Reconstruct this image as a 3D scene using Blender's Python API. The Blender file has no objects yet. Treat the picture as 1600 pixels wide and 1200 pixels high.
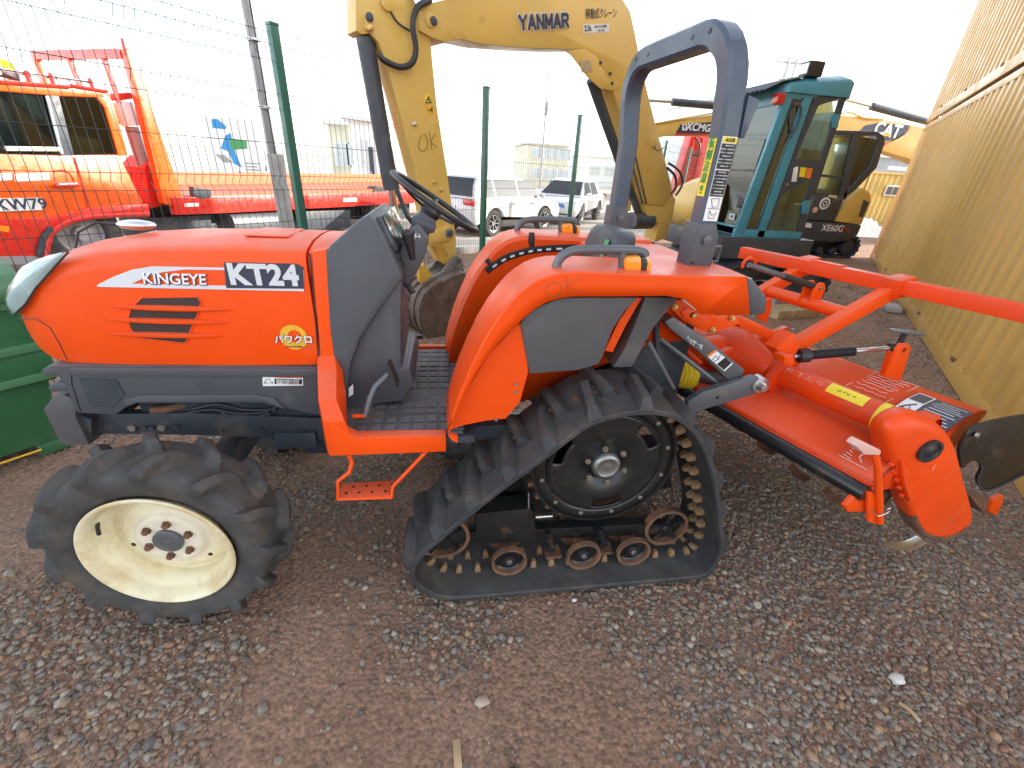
import bpy, bmesh, math, random
import numpy as np
from mathutils import Matrix, Vector, Quaternion
random.seed(7); RNG = np.random.default_rng(11)
scene = bpy.context.scene
COL = scene.collection
PI = math.pi
def rad(a): return math.radians(a)

# ------------------------------------------------------------------ camera
CAM_H = 1.54
FPX = 671.0                      # focal length in photo pixels (1600 wide)
RM = np.array([[0.98832, -0.01345, 0.15180], [-0.14130, -0.45391, 0.87977], [0.05707, -0.89095, -0.45051]])
cam_data = bpy.data.cameras.new('camera'); cam = bpy.data.objects.new('camera', cam_data); COL.objects.link(cam)
cam_data.sensor_width = 36.0; cam_data.lens = FPX / 1600 * 36.0
cam_data.clip_start = 0.05; cam_data.clip_end = 3000
_m = Matrix(((RM[0][0], -RM[0][1], -RM[0][2], 0), (RM[1][0], -RM[1][1], -RM[1][2], 0), (RM[2][0], -RM[2][1], -RM[2][2], CAM_H), (0, 0, 0, 1)))
cam.matrix_world = _m
scene.camera = cam

# ------------------------------------------------------------------ sky, sun, exposure
SUN_AZ, SUN_EL = 7.0, 19.0       # degrees; azimuth counted from +X towards +Y
world = bpy.data.worlds.new('World'); scene.world = world; world.use_nodes = True
nt = world.node_tree; nt.nodes.clear()
sky = nt.nodes.new('ShaderNodeTexSky'); sky.sky_type = 'NISHITA'; sky.sun_disc = False
sky.sun_elevation = rad(SUN_EL); sky.sun_rotation = rad(90 - SUN_AZ)
sky.air_density = 1.0; sky.dust_density = 1.0; sky.ozone_density = 1.0
bg = nt.nodes.new('ShaderNodeBackground'); bg.inputs['Strength'].default_value = 0.15
out = nt.nodes.new('ShaderNodeOutputWorld')
hs = nt.nodes.new('ShaderNodeHueSaturation'); hs.inputs['Saturation'].default_value = 0.38   # white hazy sky
nt.links.new(sky.outputs[0], hs.inputs['Color']); nt.links.new(hs.outputs[0], bg.inputs[0]); nt.links.new(bg.outputs[0], out.inputs[0])
sl = bpy.data.lights.new('sun', 'SUN'); sl.energy = 2.4; sl.angle = rad(0.6); sl.color = (1.0, 0.93, 0.82)
sun = bpy.data.objects.new('sun', sl); COL.objects.link(sun)
_sd = Vector((math.cos(rad(SUN_EL)) * math.cos(rad(SUN_AZ)), math.cos(rad(SUN_EL)) * math.sin(rad(SUN_AZ)), math.sin(rad(SUN_EL))))
sun.rotation_euler = (-_sd).to_track_quat('-Z', 'Y').to_euler(); sun.location = (20, 0, 20)
scene.view_settings.view_transform = 'Standard'; scene.view_settings.look = 'None'
scene.view_settings.gamma = 1.0; scene.view_settings.exposure = 2.1
scene.view_settings.use_curve_mapping = False

# ------------------------------------------------------------------ measuring: photo pixel -> point on a real plane
def _ray(p):
    d = RM @ np.array([p[0] - 800.0, p[1] - 600.0, FPX]); return d / np.linalg.norm(d)
def PV(x, y, Y):                 # on the vertical plane at depth Y
    d = _ray((x, y)); t = Y / d[1]; return (d[0] * t, Y, CAM_H + d[2] * t)
def PZ(x, y, z=0.0):             # on the level plane at height z
    d = _ray((x, y)); t = (z - CAM_H) / d[2]; return (d[0] * t, d[1] * t, z)
def PX(x, y, X):
    d = _ray((x, y)); t = X / d[0]; return (X, d[1] * t, CAM_H + d[2] * t)
def PA(x, y, pt, ang):           # on a vertical plane through pt running along ang degrees
    a = rad(ang); n = (-math.sin(a), math.cos(a)); d = _ray((x, y))
    t = (pt[0] * n[0] + pt[1] * n[1]) / (d[0] * n[0] + d[1] * n[1])
    return (d[0] * t, d[1] * t, CAM_H + d[2] * t)

# ------------------------------------------------------------------ materials
MATS = {}
def mat(name, col, rough=0.5, metal=0.0, coat=0.0, var=0.12, vscale=6.0, dirt=None, dirt_amt=0.0, dirt_scale=3.0,
        bump=0.0, bscale=60.0, spec=0.5, emit=0.0, alpha=1.0, trans=0.0, rvar=0.12):
    m = bpy.data.materials.new(name); m.use_nodes = True; n = m.node_tree.nodes; L = m.node_tree.links
    b = n['Principled BSDF']
    b.inputs['Roughness'].default_value = rough; b.inputs['Metallic'].default_value = metal
    b.inputs['Coat Weight'].default_value = coat; b.inputs['Coat Roughness'].default_value = 0.12
    b.inputs['Specular IOR Level'].default_value = spec
    b.inputs['Transmission Weight'].default_value = trans; b.inputs['Alpha'].default_value = alpha
    if emit: b.inputs['Emission Color'].default_value = (*col, 1); b.inputs['Emission Strength'].default_value = emit
    tc = n.new('ShaderNodeTexCoord')
    nz = n.new('ShaderNodeTexNoise'); nz.inputs['Scale'].default_value = vscale; nz.inputs['Detail'].default_value = 7
    L.new(tc.outputs['Object'], nz.inputs['Vector'])
    mr = n.new('ShaderNodeMapRange'); mr.inputs[1].default_value = .3; mr.inputs[2].default_value = .7
    mr.inputs[3].default_value = 1 - var; mr.inputs[4].default_value = 1 + var; L.new(nz.outputs[0], mr.inputs[0])
    mx = n.new('ShaderNodeMix'); mx.data_type = 'RGBA'; mx.blend_type = 'MULTIPLY'; mx.inputs[0].default_value = 1
    mx.inputs[6].default_value = (*col, 1); L.new(mr.outputs[0], mx.inputs[7])
    last = mx.outputs[2]
    rr = n.new('ShaderNodeMapRange'); rr.inputs[1].default_value = .3; rr.inputs[2].default_value = .7
    rr.inputs[3].default_value = max(0.02, rough - rvar); rr.inputs[4].default_value = min(1, rough + rvar)
    nz2 = n.new('ShaderNodeTexNoise'); nz2.inputs['Scale'].default_value = vscale * 2.3; nz2.inputs['Detail'].default_value = 5
    L.new(tc.outputs['Object'], nz2.inputs['Vector']); L.new(nz2.outputs[0], rr.inputs[0]); L.new(rr.outputs[0], b.inputs['Roughness'])
    if dirt is not None:
        nd = n.new('ShaderNodeTexNoise'); nd.inputs['Scale'].default_value = dirt_scale; nd.inputs['Detail'].default_value = 9; nd.inputs['Roughness'].default_value = .68
        L.new(tc.outputs['Object'], nd.inputs['Vector'])
        r2 = n.new('ShaderNodeMapRange'); r2.inputs[1].default_value = .66 - .4 * dirt_amt; r2.inputs[2].default_value = .86 - .3 * dirt_amt
        r2.inputs[3].default_value = 0; r2.inputs[4].default_value = .92; L.new(nd.outputs[0], r2.inputs[0])
        m2 = n.new('ShaderNodeMix'); m2.data_type = 'RGBA'; m2.inputs[7].default_value = (*dirt, 1)
        L.new(r2.outputs[0], m2.inputs[0]); L.new(last, m2.inputs[6]); last = m2.outputs[2]
    L.new(last, b.inputs['Base Color'])
    if bump:
        nb = n.new('ShaderNodeTexNoise'); nb.inputs['Scale'].default_value = bscale; nb.inputs['Detail'].default_value = 4
        L.new(tc.outputs['Object'], nb.inputs['Vector'])
        bp = n.new('ShaderNodeBump'); bp.inputs['Strength'].default_value = bump; bp.inputs['Distance'].default_value = .01
        L.new(nb.outputs[0], bp.inputs['Height']); L.new(bp.outputs[0], b.inputs['Normal'])
    MATS[name] = m
    return m
DUST = (.30, .22, .16); EARTH = (.13, .085, .06); RUST = (.20, .075, .03)
mat('orange', (.82, .074, .003), .40, coat=.04, spec=.32, var=.06, vscale=3, dirt=(.55, .11, .04), dirt_amt=.16, dirt_scale=4, rvar=.08)
mat('orange_dusty', (.70, .085, .018), .42, coat=.2, var=.08, dirt=(.46, .15, .09), dirt_amt=.45, dirt_scale=5)
mat('tiller_red', (.74, .054, .004), .46, coat=.03, spec=.32, var=.1, vscale=3, dirt=(.40, .10, .055), dirt_amt=.3, dirt_scale=5)
mat('case_orange', (.80, .066, .004), .42, coat=.05, spec=.32, var=.08, vscale=4, dirt=(.42, .12, .06), dirt_amt=.22, dirt_scale=6)
mat('grey_plastic', (.066, .071, .084), .46, var=.08, dirt=DUST, dirt_amt=.06, dirt_scale=3, bump=.03, bscale=300)
mat('grey_dusty', (.082, .082, .088), .5, var=.1, dirt=(.20, .17, .14), dirt_amt=.22, dirt_scale=4)
mat('grey_metal', (.115, .122, .135), .42, metal=.25, var=.1, dirt=DUST, dirt_amt=.2, dirt_scale=6)
mat('rops_paint', (.046, .068, .105), .4, coat=.2, var=.1, dirt=(.16, .15, .15), dirt_amt=.2, dirt_scale=4)
mat('black_plastic', (.022, .023, .026), .45, var=.15, dirt=DUST, dirt_amt=.1)
mat('black_paint', (.012, .012, .013), .38, coat=.15, var=.2, dirt=(.12, .08, .05), dirt_amt=.22, dirt_scale=9)
mat('chassis_dark', (.035, .045, .06), .5, var=.2, dirt=(.14, .10, .07), dirt_amt=.3, dirt_scale=6)
mat('rubber_tyre', (.060, .058, .058), .78, var=.25, vscale=12, dirt=(.125, .098, .07), dirt_amt=.42, dirt_scale=13, bump=.15, bscale=90, spec=.3)
mat('rubber_track', (.036, .037, .041), .66, var=.2, vscale=9, dirt=(.10, .083, .068), dirt_amt=.36, dirt_scale=6, bump=.1, bscale=70, spec=.4)
mat('rim_cream', (.76, .70, .49), .5, var=.06, dirt=(.52, .36, .15), dirt_amt=.52, dirt_scale=7)
mat('rim_pale', (.74, .67, .54), .5, var=.06, dirt=(.55, .42, .25), dirt_amt=.35, dirt_scale=9)
mat('rust', (.165, .080, .045), .75, var=.35, vscale=25, dirt=(.10, .06, .04), dirt_amt=.4, dirt_scale=18, bump=.3, bscale=120)
mat('rust_lug', (.25, .15, .075), .7, var=.3, vscale=30, dirt=(.13, .075, .04), dirt_amt=.45, dirt_scale=30)
mat('steel', (.52, .52, .52), .32, metal=.9, var=.15, dirt=(.3, .25, .2), dirt_amt=.15)
mat('bolt', (.34, .30, .25), .45, metal=.7, var=.2, dirt=(.2, .12, .07), dirt_amt=.35, dirt_scale=30)
mat('brass', (.62, .42, .16), .35, metal=.8, var=.1)
mat('chrome', (.75, .77, .80), .12, metal=1.0, var=.04, rvar=.04)
mat('reflector', (.70, .78, .80), .25, metal=.15, var=.12, vscale=12, rvar=.08)
mat('lens_clear', (.72, .82, .84), .08, coat=.6, var=.05, rvar=.03, spec=.8)
mat('amber', (.95, .30, .015), .18, coat=.5, var=.06)
mat('white_decal', (.78, .79, .80), .4, var=.04)
mat('silver_decal', (.62, .66, .70), .35, var=.05)
mat('navy_decal', (.035, .042, .075), .4, var=.1)
mat('black_decal', (.015, .015, .018), .4, var=.1)
mat('yellow_decal', (.80, .62, .03), .4, var=.05)
mat('gold_decal', (.72, .40, .03), .4, var=.15, vscale=30)
mat('orange_decal', (.80, .20, .03), .4, var=.05)
mat('green_decal', (.06, .30, .10), .45, var=.1)
mat('pale_decal', (.70, .42, .36), .5, var=.1)
mat('seat_vinyl', (.055, .058, .066), .5, var=.12, bump=.08, bscale=220)
mat('floor_mat', (.075, .075, .082), .62, var=.2, dirt=(.22, .17, .13), dirt_amt=.4, dirt_scale=8)
mat('mesh_dark', (.035, .022, .02), .6, var=.1)
mat('exc_yellow', (.66, .43, .105), .42, coat=.15, var=.1, vscale=2, dirt=(.34, .17, .06), dirt_amt=.22, dirt_scale=4)
mat('exc_yellow_worn', (.60, .36, .05), .5, var=.1, dirt=(.24, .085, .04), dirt_amt=.45, dirt_scale=6)
mat('exc_dark', (.05, .058, .072), .45, var=.15, dirt=DUST, dirt_amt=.2)
mat('bucket_steel', (.16, .12, .095), .6, metal=.3, var=.3, vscale=8, dirt=(.11, .055, .035), dirt_amt=.5, dirt_scale=6)
mat('bucket_grey', (.20, .20, .19), .55, metal=.3, var=.25, dirt=(.2, .14, .1), dirt_amt=.4)
mat('teal', (.05, .245, .33), .38, coat=.3, var=.1, dirt=(.15, .20, .19), dirt_amt=.2)
mat('post_green', (.018, .12, .085), .42, coat=.2, var=.12, dirt=(.06, .12, .10), dirt_amt=.2, dirt_scale=9)
mat('wire_dark', (.05, .06, .055), .5, metal=.3, var=.1)
mat('truck_red', (.66, .022, .010), .32, coat=.4, var=.08)
mat('truck_orange', (.80, .105, .010), .32, coat=.4, var=.06)
mat('truck_bed', (.72, .11, .03), .5, var=.1)
mat('container_tan', (.52, .305, .080), .40, coat=.05, var=.09, vscale=1.2, dirt=(.40, .24, .09), dirt_amt=.26, dirt_scale=1.6)
mat('container_yellow', (.62, .45, .12), .5, var=.12, vscale=1.5, dirt=(.3, .2, .08), dirt_amt=.25, dirt_scale=2)
mat('bin_green', (.035, .145, .058), .45, coat=.1, var=.08, dirt=(.15, .2, .12), dirt_amt=.25, dirt_scale=4)
mat('bin_green_light', (.08, .21, .10), .45, var=.08, dirt=(.25, .3, .22), dirt_amt=.25)
mat('concrete', (.36, .35, .33), .85, var=.15, vscale=8, dirt=(.22, .2, .17), dirt_amt=.4, bump=.2, bscale=40)
mat('pole_grey', (.33, .32, .33), .5, metal=.3, var=.1)
mat('car_silver', (.62, .63, .62), .25, coat=.6, var=.03, rvar=.05)
mat('car_white', (.80, .80, .78), .25, coat=.6, var=.03, rvar=.05)
mat('tail_red', (.50, .02, .015), .2, coat=.4, var=.05)
mat('alloy', (.45, .45, .46), .3, metal=.8, var=.08)
mat('white_paint', (.75, .75, .73), .5, var=.08)
mat('wall_white', (.78, .82, .82), .7, var=.08, vscale=2)
mat('wall_grey', (.34, .36, .37), .7, var=.1, vscale=2)
mat('wall_cream', (.74, .70, .55), .7, var=.1, vscale=2)
mat('blue_paint', (.03, .25, .55), .4, var=.1)
mat('grille_shade_blue', (.10, .22, .55), .4, var=.05)  # bluish shade on the sedan's front, put into a colour
mat('red_mark', (.62, .03, .03), .4, var=.05)
mat('wood', (.42, .30, .17), .75, var=.25, vscale=12)
mat('tarp_white', (.75, .73, .68), .6, var=.1, bump=.3, bscale=12)
mat('white_stone', (.62, .60, .56), .8, var=.1, vscale=20)
mat('grey_stone', (.42, .34, .26), .8, var=.2, vscale=20)
mat('pane_pale', (.58, .63, .64), .2, var=.1)
mat('pencil', (.20, .12, .04), .6, var=.1)
mat('hub_steel', (.30, .30, .30), .42, metal=.85, var=.2, vscale=20, dirt=(.16, .12, .09), dirt_amt=.25, dirt_scale=15)
mat('glass_car', (.010, .014, .017), .07, var=.05, rvar=.02)
mat('street_dust', (.46, .42, .36), .9, var=.12, vscale=.6, dirt=(.30, .25, .20), dirt_amt=.3, dirt_scale=.8, bump=.2, bscale=20)
mat('curtain', (.62, .60, .52), .8, var=.1)
mat('foliage', (.055, .085, .035), .7, var=.35, vscale=3)

def settle_dust(name, dust, amt=.45):
    m = MATS[name]; n = m.node_tree.nodes; L = m.node_tree.links; b = n['Principled BSDF']; src = b.inputs['Base Color'].links[0].from_socket
    ge = n.new('ShaderNodeNewGeometry'); sp = n.new('ShaderNodeSeparateXYZ'); L.new(ge.outputs['True Normal'], sp.inputs[0])
    mr = n.new('ShaderNodeMapRange'); mr.inputs[1].default_value = .55; mr.inputs[2].default_value = .98; mr.inputs[3].default_value = 0; mr.inputs[4].default_value = amt; L.new(sp.outputs[2], mr.inputs[0])
    tc = n.new('ShaderNodeTexCoord'); nz = n.new('ShaderNodeTexNoise'); nz.inputs['Scale'].default_value = 9; nz.inputs['Detail'].default_value = 8; nz.inputs['Roughness'].default_value = .7; L.new(tc.outputs['Object'], nz.inputs['Vector'])
    m2 = n.new('ShaderNodeMapRange'); m2.inputs[1].default_value = .3; m2.inputs[2].default_value = .65; m2.inputs[3].default_value = .35; m2.inputs[4].default_value = 1.1; L.new(nz.outputs[0], m2.inputs[0])
    ml = n.new('ShaderNodeMath'); ml.operation = 'MULTIPLY'; L.new(mr.outputs[0], ml.inputs[0]); L.new(m2.outputs[0], ml.inputs[1])
    mx = n.new('ShaderNodeMix'); mx.data_type = 'RGBA'; mx.inputs[7].default_value = (*dust, 1); L.new(ml.outputs[0], mx.inputs[0]); L.new(src, mx.inputs[6]); L.new(mx.outputs[2], b.inputs['Base Color'])
settle_dust('orange', (.52, .17, .11), .5); settle_dust('tiller_red', (.46, .15, .09), .28); settle_dust('grey_plastic', (.24, .22, .21), .3); settle_dust('rubber_track', (.16, .145, .13), .35); settle_dust('floor_mat', (.17, .15, .14), .4)
def glass(name, tint, amount=.25, rough=.05):
    m = bpy.data.materials.new(name); m.use_nodes = True; n = m.node_tree.nodes; L = m.node_tree.links
    n.remove(n['Principled BSDF']); o = n['Material Output']
    tr = n.new('ShaderNodeBsdfTransparent'); tr.inputs[0].default_value = (*tint, 1)
    gl = n.new('ShaderNodeBsdfGlossy'); gl.inputs['Roughness'].default_value = rough; gl.inputs[0].default_value = (.85, .9, .9, 1)
    fr = n.new('ShaderNodeFresnel'); fr.inputs[0].default_value = 1.5
    ma = n.new('ShaderNodeMath'); ma.operation = 'ADD'; ma.inputs[1].default_value = amount * .2; L.new(fr.outputs[0], ma.inputs[0])
    mx = n.new('ShaderNodeMixShader'); L.new(ma.outputs[0], mx.inputs[0]); L.new(tr.outputs[0], mx.inputs[1]); L.new(gl.outputs[0], mx.inputs[2])
    L.new(mx.outputs[0], o.inputs['Surface']); MATS[name] = m
glass('glass_teal', (.70, .84, .84), .3); glass('glass_headlamp', (.92, .97, .97)); glass('glass_dark', (.10, .12, .13)); glass('glass_clear', (.62, .70, .72)); glass('glass_meter', (.75, .74, .68), .5)

# ------------------------------------------------------------------ mesh builder
class MB:
    def __init__(s): s.v = []; s.f = []
    def add(s, vs, fs):
        o = len(s.v); s.v += [tuple(map(float, p)) for p in vs]; s.f += [tuple(i + o for i in f) for f in fs]; return s
    def prism(s, poly, vec):
        n = len(poly); a = [tuple(p) for p in poly]; b = [(p[0] + vec[0], p[1] + vec[1], p[2] + vec[2]) for p in poly]
        return s.add(a + b, [tuple(range(n))[::-1], tuple(range(n, 2 * n))] + [(i, (i + 1) % n, n + (i + 1) % n, n + i) for i in range(n)])
    def loft(s, rings, cap=True, closed=True):
        n = len(rings[0]); vs = [p for r in rings for p in r]; fs = []
        for k in range(len(rings) - 1):
            for i in range(n if closed else n - 1):
                j = (i + 1) % n; fs.append((k * n + i, k * n + j, (k + 1) * n + j, (k + 1) * n + i))
        if cap: fs += [tuple(range(n))[::-1], tuple((len(rings) - 1) * n + i for i in range(n))]
        return s.add(vs, fs)
    def box(s, c, d, M=None):
        vs = []
        for z in (-.5, .5):
            for x, y in ((-.5, -.5), (.5, -.5), (.5, .5), (-.5, .5)):
                p = Vector((x * d[0], y * d[1], z * d[2]))
                if M is not None: p = M @ p
                vs.append((p.x + c[0], p.y + c[1], p.z + c[2]))
        return s.add(vs, [(3, 2, 1, 0), (4, 5, 6, 7), (0, 1, 5, 4), (1, 2, 6, 5), (2, 3, 7, 6), (3, 0, 4, 7)])
    def beam(s, p0, p1, w, h, up=(0, 0, 1), w1=None, h1=None):
        p0 = Vector(p0); p1 = Vector(p1); d = (p1 - p0).normalized(); sd = d.cross(Vector(up)).normalized(); u = sd.cross(d)
        w1 = w1 or w; h1 = h1 or h
        r = lambda p, a, b: [tuple(p + sd * x * a / 2 + u * y * b / 2) for x, y in ((-1, -1), (1, -1), (1, 1), (-1, 1))]
        return s.loft([r(p0, w, h), r(p1, w1, h1)])
    def tube(s, pts, r, n=10, closed=False, radii=None, squash=1.0):
        P = [Vector(p) for p in pts]; m = len(P); rings = []
        t0 = (P[1] - P[0]).normalized(); ref = Vector((0, 0, 1)) if abs(t0.z) < .9 else Vector((1, 0, 0))
        u = t0.cross(ref).normalized()
        for i in range(m):
            if closed: t = (P[(i + 1) % m] - P[i - 1]).normalized()
            elif i == 0: t = t0
            elif i == m - 1: t = (P[-1] - P[-2]).normalized()
            else: t = ((P[i + 1] - P[i]).normalized() + (P[i] - P[i - 1]).normalized()).normalized()
            u = (u - t * u.dot(t)).normalized(); w = t.cross(u); rr = radii[i] if radii else r
            rings.append([tuple(P[i] + (u * math.cos(2 * PI * k / n) + w * squash * math.sin(2 * PI * k / n)) * rr) for k in range(n)])
        if closed: rings.append(rings[0]); return s.loft(rings, cap=False)
        return s.loft(rings)
    def lathe(s, o, axis, prof, n=32, cap=False, full=True):
        # prof: list of (radius, offset along axis); ring surface
        o = Vector(o); a = Vector(axis).normalized(); ref = Vector((0, 0, 1)) if abs(a.z) < .9 else Vector((1, 0, 0))
        u = a.cross(ref).normalized(); w = a.cross(u); rings = []
        for r, t in prof:
            r = max(r, 1e-4)
            rings.append([tuple(o + a * t + (u * math.cos(2 * PI * k / n) + w * math.sin(2 * PI * k / n)) * r) for k in range(n)])
        return s.loft(rings, cap=cap)
    def cyl(s, p0, p1, r, n=16, r1=None):
        p0 = Vector(p0); p1 = Vector(p1); L = (p1 - p0).length
        return s.lathe(p0, p1 - p0, [(r, 0), (r if r1 is None else r1, L)], n, cap=True)
    def sphere(s, c, r, sc=(1, 1, 1), n=14, m=8):
        rings = []
        for i in range(m + 1):
            a = -PI / 2 + PI * i / m; rr = max(math.cos(a), 1e-3)
            rings.append([(c[0] + sc[0] * r * rr * math.cos(2 * PI * k / n), c[1] + sc[1] * r * rr * math.sin(2 * PI * k / n), c[2] + sc[2] * r * math.sin(a)) for k in range(n)])
        return s.loft(rings)
    def sheet(s, grid, th=None):
        nr = len(grid); nc = len(grid[0]); vs = [p for r in grid for p in r]
        return s.add(vs, [(i * nc + j, i * nc + j + 1, (i + 1) * nc + j + 1, (i + 1) * nc + j) for i in range(nr - 1) for j in range(nc - 1)])

WM = {}                           # world matrices of the roots
def wm(o): return WM.get(o.name, Matrix.Identity(4))
def tag(o, label, cat, group=None, kind=None):
    if label: o['label'] = label
    if cat: o['category'] = cat
    if group: o['group'] = group
    if kind: o['kind'] = kind
    return o
def empty(name, loc=(0, 0, 0), rz=0.0, label=None, cat=None, group=None, parent=None):
    o = bpy.data.objects.new(name, None); o.empty_display_size = .2; COL.objects.link(o)
    o.location = loc; o.rotation_euler = (0, 0, rz); WM[o.name] = Matrix.Translation(loc) @ Matrix.Rotation(rz, 4, 'Z')
    tag(o, label, cat, group); return o
def mesh_of(mb, name, bevel=0, smooth=40, recalc=True, weld=False):
    me = bpy.data.meshes.new(name); me.from_pydata(mb.v, [], mb.f)
    bm = bmesh.new(); bm.from_mesh(me)
    if getattr(mb, 'weld', False): bmesh.ops.remove_doubles(bm, verts=bm.verts, dist=1e-5)
    if recalc: bmesh.ops.recalc_face_normals(bm, faces=bm.faces)
    if bevel:
        ed = [e for e in bm.edges if len(e.link_faces) == 2 and e.calc_face_angle(0) > .5]
        if ed:
            try: bmesh.ops.bevel(bm, geom=ed, offset=bevel, segments=2, profile=.6, affect='EDGES', clamp_overlap=True)
            except Exception: pass
    bm.to_mesh(me); bm.free()
    if smooth:
        me.shade_smooth()
        try: me.set_sharp_from_angle(angle=rad(smooth))
        except Exception: pass
    return me
def build(mb, name, m, parent=None, bevel=0, smooth=40, local=False, root=None, recalc=True, label=None):
    """mb in world coordinates unless local; parent may be a part (root then names the Empty that carries the matrix)"""
    me = mesh_of(mb, name, bevel, smooth, recalc); me.materials.append(MATS[m] if isinstance(m, str) else m)
    o = bpy.data.objects.new(name, me); COL.objects.link(o)
    if parent is not None:
        o.parent = parent
        if not local: me.transform((wm(root) if root is not None else wm_root(parent)).inverted())
    if label: o['label'] = label
    return o
def wm_root(p):
    while p.parent is not None: p = p.parent
    return wm(p)
def solo(mb, name, m, label, cat, group=None, base=None, bevel=0, smooth=40, kind=None, recalc=True):
    """a thing that is one mesh, its origin moved to its base"""
    a = np.array(mb.v); b = base if base is not None else ((a[:, 0].min() + a[:, 0].max()) / 2, (a[:, 1].min() + a[:, 1].max()) / 2, a[:, 2].min())
    o = build(mb, name, m, bevel=bevel, smooth=smooth, recalc=recalc)
    o.data.transform(Matrix.Translation((-b[0], -b[1], -b[2]))); o.location = b; WM[o.name] = Matrix.Translation(b)
    return tag(o, label, cat, group, kind)
def copy_tree(o, parent=None):
    c = o.copy(); COL.objects.link(c); c.parent = parent
    for ch in o.children: copy_tree(ch, c)
    return c
def text_mesh(body, size, bold=0.0, shear=0.0, extrude=.001, stretch=1.0, spacing=1.0):
    c = bpy.data.curves.new('lettering', 'FONT'); c.body = body; c.size = size; c.extrude = extrude; c.offset = bold * size; c.shear = shear
    c.align_x = 'CENTER'; c.align_y = 'CENTER'; c.resolution_u = 3; c.space_character = spacing
    o = bpy.data.objects.new('lettering', c); me = bpy.data.meshes.new_from_object(o)
    bpy.data.objects.remove(o); bpy.data.curves.remove(c)
    if stretch != 1: me.transform(Matrix.Diagonal((stretch, 1, 1, 1)))
    return me
def text(body, size, m, c, xd, yd, parent, name='lettering', lift=.0015, **k):
    """flat lettering centred on c (world), reading along xd, up along yd"""
    me = text_mesh(body, size, **k); x = Vector(xd).normalized(); y = Vector(yd); y = (y - x * y.dot(x)).normalized(); z = x.cross(y)
    M = Matrix(((x.x, y.x, z.x, c[0] + z.x * lift), (x.y, y.y, z.y, c[1] + z.y * lift), (x.z, y.z, z.z, c[2] + z.z * lift), (0, 0, 0, 1)))
    me.transform(M); me.materials.append(MATS[m]); o = bpy.data.objects.new(name, me); COL.objects.link(o)
    if parent is not None: o.parent = parent; me.transform(wm_root(parent).inverted())
    return o
def strokes(lines, r, m, f, parent, name='handwriting'):
    mb = MB()
    for ln in lines: mb.tube([f(*p) for p in ln], r, 5)
    return build(mb, name, m, parent)
def arc(c, r, a0, a1, n): return [(c[0] + r * math.cos(rad(a0 + (a1 - a0) * i / n)), c[1] + r * math.sin(rad(a0 + (a1 - a0) * i / n))) for i in range(n + 1)]
def spline(pts, n=8, closed=False):
    P = [np.array(p, float) for p in pts]; m = len(P); out = []
    for i in range(m if closed else m - 1):
        g = lambda k: P[k % m] if closed else P[min(max(k, 0), m - 1)]
        a, b, c, d = g(i - 1), g(i), g(i + 1), g(i + 2)
        for k in range(n):
            t = k / n; out.append(tuple(.5 * ((2 * b) + (c - a) * t + (2 * a - 5 * b + 4 * c - d) * t * t + (3 * b - a - 3 * c + d) * t ** 3)))
    if not closed: out.append(tuple(P[-1]))
    return out
# ================================================================== ground
def axis_lines(lo, hi, a, b, fine):
    pts = list(np.arange(a, b + 1e-6, fine)); s = fine
    while pts[-1] < hi: s *= 1.35; pts.append(min(pts[-1] + s, hi))
    s = fine
    while pts[0] > lo: s *= 1.35; pts.insert(0, max(pts[0] - s, lo))
    return np.array(pts)
gx = axis_lines(-600, 600, -4, 5, .05); gy = axis_lines(-60, 1200, .2, 7, .05)
GX, GY = np.meshgrid(gx, gy)
def undulate(x, y):
    return .010 * np.sin(1.9 * x + .7) * np.sin(1.4 * y + 1.1) + .006 * np.sin(5.1 * x + 2.3 * y) + .004 * np.sin(11 * x - 7 * y + 1) - .012
GZ = undulate(GX, GY) * np.exp(-((GX / 30) ** 2 + (GY / 30) ** 2))
gm = MB(); gm.v = [tuple(p) for p in np.stack([GX, GY, GZ], -1).reshape(-1, 3).tolist()]
nc = len(gx); gm.f = [(i * nc + j, i * nc + j + 1, (i + 1) * nc + j + 1, (i + 1) * nc + j) for i in range(len(gy) - 1) for j in range(nc - 1)]
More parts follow.
